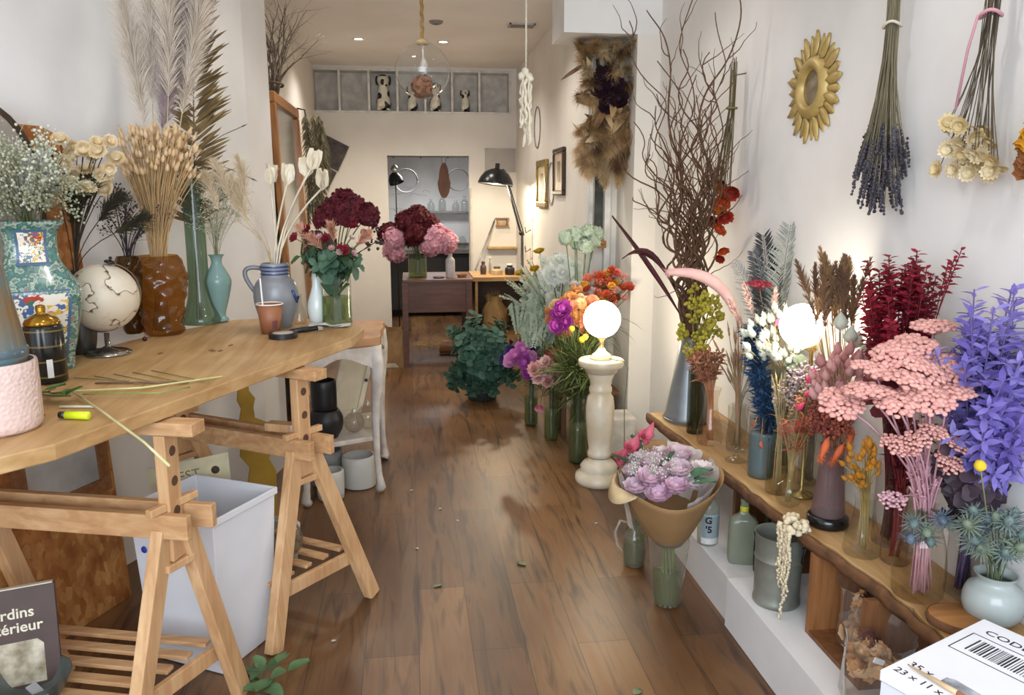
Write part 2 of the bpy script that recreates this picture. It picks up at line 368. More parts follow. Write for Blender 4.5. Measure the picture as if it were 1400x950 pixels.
# ================================================================ the setting
PLASTER = mat('#e9e7e4', '#dedbd7', .85, 2.5)
PLASTER_BACK = mat('#e6e1d8', '#ddd7cd', .85, 2.5)
def shell(name, fn, m=PLASTER):
    mb = MB(); fn(mb); o = mb.build(name, m, smooth=False); return struct(o)
def floor_mat():
    m, nt, b = base('plank_floor')
    v = coords(nt, (1, 1, 1), (0, 0, PI / 2)); br = nt.nodes.new('ShaderNodeTexBrick'); nt.links.new(v, br.inputs[0])
    br.offset = .37; br.offset_frequency = 2
    for k, x in (('Scale', 1), ('Mortar Size', .0016), ('Mortar Smooth', .3), ('Brick Width', 1.25), ('Row Height', .185), ('Bias', 0)): br.inputs[k].default_value = x
    br.inputs['Color1'].default_value = lin('#86633f'); br.inputs['Color2'].default_value = lin('#6b4c30'); br.inputs['Mortar'].default_value = lin('#3f2d20')
    n = N(nt, 'ShaderNodeTexNoise', Scale=2.2, Detail=7.0, Distortion=1.2); nt.links.new(coords(nt, (9, .9, 1)), n.inputs[0])
    a = ramp(nt, n.outputs[0], [(.28, '#8f7a66'), (.5, '#ffffff'), (.72, '#f3dcb8')])
    n2 = N(nt, 'ShaderNodeTexNoise', Scale=1.6, Detail=3.0); nt.links.new(coords(nt, (1.4, .6, 1)), n2.inputs[0])
    a2 = ramp(nt, n2.outputs[0], [(.38, '#b5a598'), (.6, '#ffffff')])
    x1 = N(nt, 'ShaderNodeMix', data_type='RGBA', blend_type='MULTIPLY'); x1.inputs[0].default_value = 1
    x2 = N(nt, 'ShaderNodeMix', data_type='RGBA', blend_type='MULTIPLY'); x2.inputs[0].default_value = .8
    nt.links.new(br.outputs[0], x1.inputs[6]); nt.links.new(a, x1.inputs[7]); nt.links.new(x1.outputs[2], x2.inputs[6]); nt.links.new(a2, x2.inputs[7])
    nt.links.new(x2.outputs[2], b.inputs['Base Color']); b.inputs['Roughness'].default_value = .38
    bp = N(nt, 'ShaderNodeBump', Strength=.25, Distance=.003); nt.links.new(n.outputs[0], bp.inputs['Height']); nt.links.new(bp.outputs[0], b.inputs['Normal'])
    return m
shell('floor', lambda b: b.mm((-3.6, -1.6, -.1), (1.7, 11.2, 0)), floor_mat())
shell('ceiling', lambda b: b.mm((-3.6, -1.6, 2.85), (1.7, 8.95, 2.95)), mat('#f0ebe6', '#e8e2dc', .9, 2))
shell('wall_left', lambda b: b.prism([(-.80, 4.307), (-3.14, -1.02), (-3.40, -1.02), (-1.08, 4.62), (-.735, 4.62)], 0, 2.85))
shell('wall_left_corridor', lambda b: b.mm((-1.08, 4.62, 0), (-.93, 8.64, 2.85)), PLASTER_BACK)
shell('wall_right', lambda b: b.mm((1.5, -1.6, 0), (1.62, 4.77, 2.85)))
shell('wall_right_corridor', lambda b: (b.mm((1.157, 5.16, 0), (1.30, 8.64, 2.85)), b.mm((1.30, 5.16, 0), (1.64, 5.3, 2.85))), PLASTER_BACK)
shell('pillar', lambda b: b.mm((1.355, 4.77, 0), (1.62, 5.16, 2.475)), PLASTER_BACK)
shell('beam', lambda b: b.mm((.916, 4.77, 2.475), (1.62, 5.16, 2.85)), PLASTER)
def back(b):
    for x0, x1, z0, z1 in ((-1.08, -.21, 0, 1.958), (.649, 1.3, 0, 1.958), (-1.08, 1.3, 1.958, 2.385), (-1.08, -.955, 2.385, 2.85), (1.10, 1.3, 2.385, 2.85), (-.955, 1.10, 2.825, 2.85)):
        b.mm((x0, 8.64, z0), (x1, 8.76, z1))
shell('wall_back', back, PLASTER_BACK)
shell('baseboard_back', lambda b: b.mm((-.93, 8.622, 0), (-.215, 8.639, .10)), wood('#8a6a4c', '#6d5039', 0))
shell('trim_1', lambda b: b.mm((.655, 8.60, 0), (.675, 8.639, 1.62)), mat('#d8cfc2', None, .6))
shell('trim_2', lambda b: [b.mm((1.262, 5.1, 0), (1.30, 5.158, 2.47)), b.mm((1.17, 5.13, 0), (1.19, 5.158, 2.47))], mat('#e8e6e0', None, .6))
# the workroom seen through the doorway
shell('wall_workroom', lambda b: [b.mm((-1.08, 11.0, 0), (1.6, 11.1, 2.35)), b.mm((-1.08, 8.76, 0), (-.98, 11.0, 2.35)), b.mm((1.5, 8.76, 0), (1.6, 11.0, 2.35))], mat('#cfcac4', None, .9, 2))
shell('ceiling_workroom', lambda b: b.mm((-1.08, 8.76, 2.30), (1.6, 11.1, 2.36)), mat('#cbb9a6', None, .9, 2))

# ceiling fittings
def spotlight(x, y, seen=True):
    if seen:
        t = thing('ceiling_spotlight', 'round recessed ceiling spotlight, ' + ('left of the hanging glass globe' if x < 0 else 'behind the hanging glass globe'), 'spotlight', (x, y, 2.85))
        m = MB(); m.lathe([(.034, -.004), (.05, -.008), (.056, -.002), (.056, 0)], n=24); m.build('trim_ring', mat('#f2efe8', None, .4), t)
        m = MB(); m.lathe([(.0005, -.003), (.035, -.003)], n=24); m.build('lens', mat('#fff6e6', '#fff6e6', emit='#fff1dc', es=14), t)
    spot('spotlight_beam', (x, y, 2.82), 34 if y > 5 else 15, WARM if y > 5 else (1, .96, .91))
spotlight(-.385, 7.2); spotlight(.332, 7.24)
for x, y in ((-.30, 5.6), (.45, 5.6), (-.35, 3.7), (.75, 3.6), (-.55, 1.9), (.75, 1.8)): spotlight(x, y, False)
t = thing('smoke_detector', 'small flat grey disc on the ceiling above the glass globe', 'detector', (.242, 6.42, 2.85))
m = MB(); m.lathe([(.0005, -.022), (.035, -.022), (.05, -.012), (.055, 0)], n=24); m.build('cover', mat('#8d8780', None, .5), t)
m = MB(); m.lathe([(.0005, -.028), (.016, -.026), (.02, -.021)], n=16); m.build('sensor', mat('#6c665f', None, .5), t)
t = thing('ceiling_vent', 'rectangular ceiling vent with thin slats near the right wall', 'vent', (.906, 6.47, 2.85))
m = MB()
for a in ((-.1, -.07, .2, .012), (-.1, .058, .2, .012), (-.1, -.07, .012, .14), (.088, -.07, .012, .14)): m.mm((a[0], a[1], -.012), (a[0] + a[2], a[1] + a[3], 0))
m.build('frame', mat('#bdb6ad', None, .5), t, False)
m = MB()
for k in range(6): m.bar((-.09, -.05 + k * .02, -.006), (.09, -.05 + k * .02, -.006), .012, .002, (0, .6, 1))
m.build('slats', mat('#8f8880', None, .5), t, False)

# cubby shelf let into the back wall
t = thing('cubby_shelf', 'long white row of open cubbies high on the back wall', 'shelf', (0, 8.64, 2.385))
CX0 = [-.955, -.675, -.375, -.085, .20, .48, .765, 1.10]
m = MB(); m.mm((-.955, .19, 0), (1.10, .205, .44)); m.build('back_panel', mat('#ded8ce', None, .85), t, False)
m = MB(); m.mm((-.955, -.012, 0), (1.10, .19, .022)); m.mm((-.955, -.012, .418), (1.10, .19, .44)); m.build('frame', mat('#e6e2da', None, .6), t, False)
for x in CX0: m = MB(); xx = min(max(x, -.944), 1.089); m.mm((xx - .011, -.012, .0221), (xx + .011, .19, .4179)); m.build('divider', mat('#e6e2da', None, .6), t, False)
def dog(x, h, lab):
    t = thing('dog_figurine', lab, 'figurine', (x, 8.725, 2.4075), 'spotted dog figurines in the cubbies'); k = h / .38
    m = MB()
    for c, r, sc in (((0, .01, .09), .085, (1, 1.1, 1)), ((0, 0, .17), .068, (1, .95, 1.3)), ((0, -.01, .27), .06, (.9, .9, 1)), ((0, -.01, .32), .066, (1, .95, .9)), ((0, -.06, .30), .034, (.9, 1.2, .8)), ((.045, -.05, .05), .03, (.9, 1, 1.8)), ((-.045, -.05, .05), .03, (.9, 1, 1.8)), ((.05, -.075, .02), .03, (.9, 1.2, .66)), ((-.05, -.075, .02), .03, (.9, 1.2, .66))):
        m.ball(V(c) * k, r * k, 14, 10, sc=sc)
    o = m.build('dog_body', None, t); md = o.modifiers.new('fuse', 'REMESH'); md.mode = 'VOXEL'; md.voxel_size = .012 * k; md.use_smooth_shade = True
    sm_ = o.modifiers.new('smooth', 'SMOOTH'); sm_.iterations = 3
    ms, nt, b = base('spotted_ceramic'); n = N(nt, 'ShaderNodeTexNoise', Scale=13.0, Detail=.0); nt.links.new(coords(nt), n.inputs[0])
    nt.links.new(ramp(nt, n.outputs[0], [(.55, '#e4ddc8'), (.57, '#2e2622')]), b.inputs['Base Color']); b.inputs['Roughness'].default_value = .3; o.data.materials.append(ms)
    for s in (-1, 1): m = MB(); m.ball(V((.066 * s, .0, .315)) * k, .036 * k, 10, 7, sc=(.45, .8, 1.35)); m.build('ear', mat('#2e2622', None, .35), t)
    m = MB(); m.ball(V((0, -.1, .305)) * k, .013 * k, 8, 6); m.build('nose', mat('#1d1817', None, .3), t)
dog(-.23, .375, 'tall spotted dog figurine in the third cubby from left'); dog(.065, .27, 'mid-size spotted dog figurine behind the hanging glass globe')
dog(.305, .30, 'spotted dog figurine in the cubby right of the glass globe'); dog(.62, .24, 'smallest spotted dog figurine, rightmost in the cubbies')

t = thing('grey_wall_board', 'plain grey rectangular panel on back wall above the desk lamp', 'panel', (.98, 8.64, 1.803))
m = MB(); m.mm((-.16, -.012, 0), (.165, -.001, .225)); m.build('panel_board', mat('#bdb7ae', '#aaa49b', .8, 3), t, False)
m = MB(); m.tube([(-.165, -.012, -.004), (.165, -.012, -.004)], .004, 4); m.tube([(-.165, -.012, .229), (.165, -.012, .229)], .004, 4); m.build('edge_strip', mat('#d5d0c8', None, .7), t)
for (x, z, r_, s, lab) in ((-.783, 1.98, .46, .30, 'dark photo print hung tilted on the back wall, upper one'), (-.86, 1.745, .50, .2, 'dark photo print hung tilted below a larger print')):
    t = thing('photo_print', lab, 'picture', (x, 8.632, z), rot=(0, r_, 0))
    m = MB(); m.mm((-s / 2, -.004, -s / 2), (s / 2, .004, s / 2)); m.build('white_border', mat('#dcd6cc', None, .6), t, False)
    m = MB(); m.mm((-s * .47, -.006, -s * .47), (s * .47, -.0041, s * .47)); m.build('print', mat('#262326', '#57493c', .5, 14), t, False)

# ================================================================ workroom things
t = thing('whiteboard', 'large grey whiteboard with faint scribbles on the workroom wall', 'board', (.22, 10.99, .9))
m = MB(); m.mm((-.72, -.02, 0), (.72, 0, 1.15)); m.build('board', mat('#d8d7d4', '#c8c6c3', .4, 3), t, False)
m = MB()
for k in range(22):
    p = V((R.uniform(-.55, .45), -.022, R.uniform(.3, .95))); m.tube([p + V((R.uniform(0, .012) * j + .02 * j, 0, R.uniform(-.02, .02))) for j in range(6)], .0016, 3)
m.build('scribble', mat('#5a5c62', None, .7), t)
m = MB(); m.tube([(-.73, -.02, 0), (.73, -.02, 0), (.73, -.02, 1.16), (-.73, -.02, 1.16), (-.73, -.02, 0)], .012, 4); m.build('frame', mat('#8e8c8a', None, .5, metal=.6), t)
t = thing('hanging_paddle', 'brown leaf-shaped paddle hanging on two cords in the doorway', 'paddle', (.411, 9.3, 1.714))
m = MB(); m.slab([(.075 * math.sin(a) * (1 if math.cos(a) < 0 else .8), .20 * math.cos(a)) for a in [2 * PI * i / 22 for i in range(22)]], (0, .006, 0), (1, 0, 0), (0, 0, 1), .012); m.build('blade', wood('#8a5a36', '#70462a', 2), t, False)
for s in (-1, 1): m = MB(); m.tube([(.022 * s, 0, .18), (.03 * s, 0, .586)], .003, 4); m.build('cord', mat('#9a8d7c', None, .8), t)
for x, r_, lab in ((-.02, .14, 'coil of pale wire hanging left behind the doorway'), (.60, .13, 'dark wire hoop hanging right of the brown paddle')):
    t = thing('wire_coil', lab, 'coil', (x, 9.75, 1.86)); m = MB()
    for k in range(4 if x < 0 else 2): m.tube([V((r_ * (1 - .03 * k) * math.cos(a), .006 * k, -r_ + r_ * (1 - .02 * k) * math.sin(a))) for a in [2 * PI * i / 30 for i in range(31)]], .0035, 4)
    m.build('loops', mat('#a7a29b' if x < 0 else '#57524d', None, .5), t)
    m = MB(); m.tube([(0, 0, 0), (0, 0, .44)], .002, 4); m.build('cord', mat('#8c857b', None, .8), t)
t = thing('workshop_lamp', 'dark metal lamp on a thin pole left inside the doorway', 'lamp', (-.135, 9.2, 0))
m = MB(); m.lathe([(.0005, 0), (.12, 0), (.12, .02), (.0005, .03)], n=20); m.tube([(0, 0, .02), (.0, 0, 1.72)], .008, 6); m.build('pole', mat('#3a3735', None, .4, metal=.5), t)
m = MB(); m.lathe([(.085, -.04), (.08, .01), (.055, .06), (.02, .085), (.0005, .09)], (0, 0, 1.72), 20, quat((-.3, .25, 1))); m.build('lamp_shade', mat('#34363a', None, .35, metal=.4), t)
m = MB(); m.lathe([(.03, 0), (.045, .035), (.03, .07), (.0005, .09)], (-.01, -.01, 1.80), 14); m.build('bulb_housing', mat('#c9c6c2', None, .25, metal=.7), t)
t = thing('ceiling_light', 'bright square ceiling panel at top right of the doorway', 'light', (.66, 10.0, 2.298))
m = MB(); m.mm((-.14, -.3, -.02), (.14, .3, -.004)); m.build('diffuser', mat('#ffffff', '#ffffff', emit='#f4f8ff', es=4), t, False)
m = MB(); m.tube([(-.15, -.31, -.01), (.15, -.31, -.01), (.15, .31, -.01), (-.15, .31, -.01), (-.15, -.31, -.01)], .012, 4); m.build('frame', mat('#c8c4be', None, .5), t)
spot('panel_light', (.3, 9.7, 2.2), 85, (.95, .97, 1), 2.7, .2)
t = thing('work_counter', 'dark workroom counter with pale legs behind the doorway', 'counter', (.2, 10.5, 0))
m = MB(); m.mm((-.7, -.35, .82), (.9, .35, .87)); m.build('worktop', mat('#6e655c', None, .5), t, False)
m = MB(); m.mm((-.6, -.25, .1), (.85, .3, .80)); m.build('cabinet_body', mat('#2b2725', None, .6), t, False)
for x in (-.66, .86): m = MB(); m.mm((x - .025, -.33, 0), (x + .025, -.28, .819)); m.build('leg', mat('#cfc6b8', None, .6), t, False)
for x in (-.2, .35): m = MB(); m.mm((x, -.262, .15), (x + .45, -.251, .76)); m.build('door', mat('#332e2b', None, .5), t, False)
for k, (x, h, c) in enumerate(((.42, .17, '#d8dcdc'), (.55, .22, '#cfd6d6'), (.68, .16, '#dde2e2'))):
    vessel('glass_jar', 'clear glass jar on workroom counter, ' + ('left of three', 'middle of three', 'right of three')[k], 'jar', (x, 10.35, .8705), [(.045, 0), (.055, .02), (.055, h * .7), (.03, h * .85), (.036, h)], glass(c), n=18)
t = thing('workroom_shelf', 'narrow workroom shelf with brackets on the whiteboard wall', 'shelf', (.55, 10.96, 1.32))
m = MB(); m.mm((-.35, -.16, 0), (.30, -.021, .02)); m.build('board', mat('#8f8a84', None, .5), t, False)
for x in (-.28, .24): m = MB(); m.bar((x, -.025, -.001), (x, -.13, -.001), .015, .02); m.build('bracket', mat('#6f6a64', None, .4, metal=.6), t, False)
for k, (x, h) in enumerate(((-.25, .16), (-.10, .22), (.08, .14), (.2, .2))):
    vessel('small_flask', 'small glass flask on the workroom shelf, ' + ('leftmost', 'second from left', 'third from left', 'rightmost')[k] + ' of four', 'flask', (.55 + x, 10.86, 1.3405), [(.04, 0), (.05, .02), (.045, h * .6), (.018, h * .8), (.022, h)], glass('#e2e6e4'), n=18)
t = thing('wall_rack', 'rail of small hooks with dangling bits above the whiteboard', 'rack', (.2, 10.97, 2.13))
m = MB(); m.bar((-.7, 0, 0), (.7, 0, 0), .02, .04); m.build('rail', wood('#b99a78', '#a08464', 0), t, False)
for k in range(10): m = MB(); x = -.62 + k * .12; m.tube([(x, -.014, .0), (x, -.03, -.03), (x, -.02, -.06 - .02 * (k % 3))], .006, 5); m.build('hook', mat('#7a3d3a' if k % 3 == 0 else '#5a534c', None, .5), t)

# ================================================================ desk corner at the back
DESK = wood('#6e4430', '#55331f', 0, .4)
t = thing('wooden_desk', 'reddish brown wooden desk in front of the doorway', 'desk', (.24, 7.55, 0))
m = MB(); m.mm((-.31, -.37, .775), (.33, .37, .80)); bevel(m.build('desktop', wood('#7a5038', '#5f3c28', 0, .4), t, False))
m = MB(); m.mm((-.285, -.345, .50), (.31, -.325, .7745)); m.build('apron', DESK, t, False)
m = MB(); m.mm((-.285, .325, .50), (.31, .345, .7745)); m.build('apron', DESK, t, False)
for s in (-.285, .29): m = MB(); m.mm((s, -.3245, .50), (s + .02, .3245, .7745)); m.build('side_rail', DESK, t, False)
for x in (-.29, .29):
    for y in (-.35, .35): m = MB(); m.bar((x, y, .7745), (x, y, .0), .05, .05, (0, 1, 0)); m.build('leg', DESK, t, False)
t = thing('light_wood_unit', 'light wood open unit right of the brown desk under lamp', 'cabinet', (.86, 7.65, 0)); PL = wood('#c29a63', '#a67f4c', 0)
m = MB(); m.mm((-.28, -.30, .76), (.28, .32, .80)); bevel(m.build('worktop', PL, t, False))
for x in (-.26, .235): m = MB(); m.mm((x, -.28, 0), (x + .025, .30, .7595)); m.build('side_panel', PL, t, False)
m = MB(); m.mm((-.234, -.28, .22), (.2345, .30, .245)); m.build('shelf', PL, t, False)
m = MB(); m.mm((-.234, .28, .2455), (.2345, .30, .759)); m.build('back_panel', wood('#6b4a30', '#5a3c26', 0), t, False)
t = thing('paper_parcel', 'crumpled tan paper parcel inside the light wood unit', 'parcel', (.80, 7.58, .2455))
m = MB(); m.lathe([(.0005, 0), (.11, 0), (.13, .1), (.12, .22), (.07, .30), (.10, .36)], n=18, wob=lambda a, z: 1 + .16 * math.sin(5 * a + 9 * z) + R.uniform(-.07, .07)); m.build('paper', mat('#b08d58', '#8d6f42', .8, 9), t)
m = MB()
for k in range(50): m.blade((R.uniform(-.06, .06), R.uniform(-.06, .06), .3), V((R.uniform(-.5, .5), R.uniform(-.5, .5), 1)), R.uniform(.07, .14), .006)
m.build('dry_grass', mat('#b79862', None, .8), t)
t = thing('wooden_box', 'small pale wooden box with round hole beside the desk', 'box', (.62, 7.10, 0))
m = MB(); m.mm((-.10, -.09, .0), (.10, .09, .16)); bevel(m.build('box_body', wood('#b08a5c', '#94713f', 0), t, False))
m = MB(); m.lathe([(.0005, 0), (.03, 0), (.03, .004)], (0, -.0915, .09), 16, quat((0, -1, 0))); m.build('round_hole', mat('#2a1d14', None, .9), t)
m = MB(); m.mm((-.11, -.10, .161), (.11, .10, .18)); m.build('lid', PL, t, False)
KRAFT = mat('#9b7a53', '#86673f', .85, 6)
t = thing('paper_bag', 'crumpled brown paper bag standing against the desk leg', 'bag', (-.19, 7.24, 0))
m = MB(); P_ = [(-.10, -.07), (.11, -.07), (.11, .07), (-.10, .07)]; rows = [(0, 1, 1), (.12, 1.02, .9), (.24, .96, .62), (.33, 1.02, .42), (.37, .98, .5)]; vs = []
for z, kx, ky in rows:
    ring = []
    for i in range(4):
        a, b2 = V((*P_[i], 0)), V((*P_[(i + 1) % 4], 0))
        for j in range(5): q_ = a.lerp(b2, j / 5); ring.append(V((q_.x * kx + R.uniform(-.008, .008), q_.y * ky + R.uniform(-.008, .008) + (0 if z == 0 else -.012 * math.sin(j * 2.2)), z + (R.uniform(-.02, .03) if z > .36 else 0))))
    vs += ring
m.add(vs, [(r * 20 + j, r * 20 + (j + 1) % 20, (r + 1) * 20 + (j + 1) % 20, (r + 1) * 20 + j) for r in range(4) for j in range(20)] + [tuple(range(20))[::-1]]); solid(m.build('bag_body', KRAFT, t, False), .0015)
m = MB(); m.add([(-.07, -.079, .004), (.07, -.079, .004), (.04, -.083, .045), (-.03, -.083, .045)], [(0, 1, 2, 3)]); solid(m.build('bottom_fold', mat('#d8c6a8', None, .8), t, False), .001)
# straw on the floor
m = MB()
for k in range(140): m.blade((R.uniform(.02, .45), R.uniform(8.0, 8.5), .004), V((R.uniform(-1, 1), R.uniform(-1, 1), .05)), R.uniform(.03, .09), .005)
tag(m.build('straw_litter', mat('#b69a5e', '#8e743c', .8), smooth=False), 'loose straw scraps lying on the floor behind the desk', 'straw', kind='stuff')
t = thing('wooden_block', 'short wooden log end lying on the floor behind eucalyptus', 'log', (.38, 7.75, .05)); m = MB(); m.tube([(-.10, .02, 0), (.10, -.03, .0)], [.045, .04], 10); m.build('wood_piece', wood('#9c6a3c', '#7c5230', 0), t)
m = MB(); m.tube([(-.101, .0205, 0), (-.106, .022, 0)], [.044, .042], 10); m.build('cut_end', mat('#d2ac74', None, .7), t)

# bouquet on the desk
GL = glass('#dfe9e4'); WATER = glass('#b9c08a', .03, .18); GREENST = leafm('#5c7436', '#41561f')
vessel('glass_vase', 'clear cylinder vase with hydrangea stems on the brown desk', 'vase', (.07, 7.46, .8005), [(.085, 0), (.088, .01), (.085, .15), (.088, .27)], GL, water=(.16, WATER))
RED = petal('#6d1523', '#4c0d18'); PINK = petal('#e8b7c3', '#d799ab')
hyd = [(-.02, 7.40, 1.30, 'r'), (.08, 7.42, 1.35, 'r'), (.17, 7.44, 1.27, 'r'), (.05, 7.36, 1.20, 'r'), (-.12, 7.40, 1.16, 'p'), (-.13, 7.44, 1.05, 'p'), (.25, 7.38, 1.18, 'p'), (.20, 7.36, 1.11, 'p'), (.33, 7.40, 1.13, 'p'), (-.18, 7.52, 1.19, 'r')]
for k in 'rp':
    tp = [h[:3] for h in hyd if h[3] == k]
    bunch('hydrangea', ('deep red' if k == 'r' else 'pale pink') + ' hydrangea in the bouquet on the brown desk', ('red' if k == 'r' else 'pink') + ' hydrangeas on the desk', (.07, 7.46, .8005), 1.07, .06, .06, 0, None, None, globe_of_petals(.105, 170, .038, -.5), RED if k == 'r' else PINK, GREENST, .004, tips=tp)
bunch('leafy_sprig', 'green leafy stem in the desk hydrangea vase', 'leaves in the desk vase', (.07, 7.46, .8005), 1.07, .06, .06, 5, (.05, 7.4, 1.14), (.14, .08, .04), leafy(.1, 9, .07, .035), leafm('#4a5f33'), GREENST, .003, hname='leaves')
t = vessel('stoneware_bottle', 'small grey bottle with one pink bloom on the desk', 'bottle', (.37, 7.36, .8005), [(.042, 0), (.044, .12), (.04, .17), (.022, .19), (.02, .22)], mat('#b9b5b6', None, .5))
bunch('carnation', 'single pale pink bloom in the small grey bottle', None, (.37, 7.36, .8005), 1.01, .01, .02, 0, None, None, ruffle(.05), petal('#e6b2b0'), GREENST, tips=[(.37, 7.34, 1.06)])
for (x, y, r_, h, c, c2, nm, lab, cat) in ((.26, 7.33, .055, .012, '#2d2a2a', '#8b8480', 'shallow_dish', 'dark shallow dish on the brown desk between vase and bottle', 'dish'), (.48, 7.40, .05, .03, '#b98a5a', '#d8b68a', 'wooden_bowl', 'small tan wooden bowl on the right end of desk', 'bowl')):
    vessel(nm, lab, cat, (x, y, .8005), [(r_ * .7, 0), (r_, h * .7), (r_ * 1.05, h)], mat(c, None, .4))
for k, (x, y, h, r_, c, lab) in enumerate(((.70, 7.62, .11, .028, '#5a4438', 'small dark brown bottle on the light wood unit'), (.77, 7.66, .15, .012, '#b8a898', 'slim pale tube standing on the light wood unit'), (.83, 7.60, .06, .05, '#e2c79a', 'cream tub on the light wood unit under the lamp'), (.95, 7.56, .09, .045, '#26262a', 'black jar on the light wood unit by dusty miller'))):
    t = vessel('small_container', lab, 'container', (x, y, .8005), [(r_, 0), (r_, h * .72), (r_ * .6, h * .82), (r_ * .6, h)], mat(c, None, .45), n=16)
    m = MB(); m.lathe([(r_ * .66, h), (r_ * .66, h + .014), (.0005, h + .014)], n=16); m.build('cap', mat('#dcd3c4' if k % 2 else '#3c332c', None, .5), t)
t = thing('leaning_pole', 'grey pole with dark tip leaning against the back wall', 'pole', (.655, 7.97, .8005)); e = V((.27, .65, .50)); m = MB(); m.tube([(0, 0, .012), e * .9], .011, 8); m.build('shaft', mat('#98948e', None, .4, metal=.3), t)
m = MB(); m.tube([e * .9, e], [.011, .002], 8); m.build('tip', mat('#2c2a2a', None, .5), t)
# black desk lamp
BLK = mat('#17181a', '#0f1011', .28); t = thing('desk_lamp', 'black articulated desk lamp with dome shade on wood unit', 'lamp', (1.075, 7.60, .8005))
m = MB(); m.lathe([(.0005, 0), (.045, 0), (.045, .02), (.015, .03), (.012, .38)], n=18); m.build('base', mat('#55524e', None, .3, metal=.7), t)
m = MB(); m.tube([(0, 0, .37), (-.02, 0, .42), (-.185, 0, .99)], .011, 8); m.tube([(.02, .01, .37), (0, .01, .44), (-.165, .01, .98)], .006, 6); m.build('arm', BLK, t)
m = MB(); m.ball((-.01, 0, .39), .022, 10, 7); m.build('joint', BLK, t)
q_ = quat((.12, .05, 1)); m = MB(); m.lathe([(.168, -.075), (.166, -.06), (.15, -.015), (.115, .035), (.06, .065), (.022, .075), (.022, .12), (.0005, .125)], (-.25, -.03, .92), 30, q_); solid(m.build('lamp_shade', BLK, t), .003)
m = MB(); m.ball((-.25, -.03, .90), .035, 12, 8); m.build('bulb', mat('#fff2d8', '#fff2d8', emit='#ffd9a0', es=30), t)
l = bpy.data.lights.new('desk_lamp_light', 'POINT'); l.energy = 34; l.color = (1, .86, .62); l.shadow_soft_size = .04; o = bpy.data.objects.new('desk_lamp_light', l); COL.objects.link(o); o.location = (.825, 7.57, 1.64)
t = thing('wall_bracket_shelf', 'small wooden wall box lit by the desk lamp', 'shelf', (1.0, 8.64, 1.22)); m = MB(); m.mm((-.07, -.07, 0), (.07, -.001, .012)); m.mm((-.06, -.06, .0121), (-.048, -.001, .08)); m.mm((.048, -.06, .0121), (.06, -.001, .08)); m.mm((-.07, -.065, .0801), (.07, -.001, .09)); m.build('wooden_box', wood('#b5814a', '#99683a', 0), t, False)
m = MB(); m.mm((-.035, -.055, .0121), (.035, -.02, .05)); m.build('card_block', mat('#caa671', None, .7), t, False)
t = thing('wall_shelf', 'thin amber-edged wall shelf below the small wooden box', 'shelf', (.99, 8.64, .985)); m = MB(); m.mm((-.155, -.12, 0), (.155, -.001, .016)); m.build('board', mat('#d2a54c', None, .4), t, False)
for s in (-.13, .13): m = MB(); m.bar((s, -.005, 0), (s, -.09, -.001), .012, .02); m.build('bracket', mat('#8f6a2a', None, .4, metal=.6), t, False)

# right corridor wall: frames, hoops, narrow mirror
def wallframe(name, lab, y, z, w_, h, fc, pic, bw=.05):
    t = thing(name, lab, 'picture', (1.157, y, z))
    m = MB(); m.mm((-.03, -w_ / 2, -h / 2), (-.001, w_ / 2, -h / 2 + bw)); m.mm((-.03, -w_ / 2, h / 2 - bw), (-.001, w_ / 2, h / 2)); m.mm((-.03, -w_ / 2, -h / 2 + bw), (-.001, -w_ / 2 + bw, h / 2 - bw)); m.mm((-.03, w_ / 2 - bw, -h / 2 + bw), (-.001, w_ / 2, h / 2 - bw)); bevel(m.build('frame', fc, t, False), .008)
    m = MB(); m.mm((-.016, -w_ / 2 + bw, -h / 2 + bw), (-.002, w_ / 2 - bw, h / 2 - bw)); m.build('picture_sheet', pic, t, False)
    m = MB(); m.mm((-.0175, -w_ * .14, -h * .22), (-.0165, w_ * .14, h * .22)); m.build('drawing', mat('#5d4b34', '#9a8058', .6, 20), t, False)
wallframe('gilded_picture', 'ornate gold picture frame on right corridor wall, lower of two', 6.87, 1.645, .50, .40, mat('#a98a4c', '#7f6430', .35, 20, .5), mat('#d9c9a0', '#c4ae7c', .6, 8))
wallframe('framed_drawing', 'dark wood picture frame on right corridor wall, upper of two', 6.09, 1.725, .42, .35, wood('#4a3222', '#38241a', 2), mat('#cbb9a2', '#b59f86', .6, 8), .035)
for y, z, r_, lab in ((7.2, 2.14, .16, 'thin grey hoop on right wall behind hanging white tassel'), (6.47, 1.64, .15, 'pale thin hoop on the wall between the two frames')):
    t = thing('wall_hoop', lab, 'hoop', (1.150, y, z)); m = MB(); m.tube([(0, r_ * math.cos(a), r_ * 1.1 * math.sin(a)) for a in [2 * PI * i / 36 for i in range(37)]], .005, 5); m.build('ring', mat('#8f8a84', None, .5), t)
    m = MB(); m.ball((0, 0, r_ * 1.1), .007, 6, 5); m.build('nail', mat('#5b5650', None, .4, metal=.7), t)
t = thing('wall_hooks', 'white wall hooks in the lamp-lit corner by the shelf', 'hooks', (1.157, 7.5, 1.15)); m = MB(); m.mm((-.012, -.05, -.18), (-.001, .05, .2)); m.build('backplate', mat('#efe9dd', None, .6), t, False)
for z in (-.1, .08): m = MB(); m.tube([(-.012, 0, z), (-.06, 0, z - .03), (-.07, 0, z + .03)], .007, 6); m.build('hook_arm', mat('#8d8780', None, .4, metal=.5), t)
t = thing('narrow_mirror', 'tall narrow dark mirror strip behind the hung dried bouquet', 'mirror', (1.24, 5.16, 1.30)); m = MB(); m.mm((-.036, -.012, 0), (.024, -.001, .56)); m.build('glass', mat('#5a5f5c', '#2f3331', .15, 9, .4), t, False)
m = MB(); m.tube([(-.04, -.01, -.005), (.028, -.01, -.005), (.028, -.01, .565), (-.04, -.01, .565), (-.04, -.01, -.005)], .005, 4); m.build('frame', mat('#d5d1c8', None, .5), t)
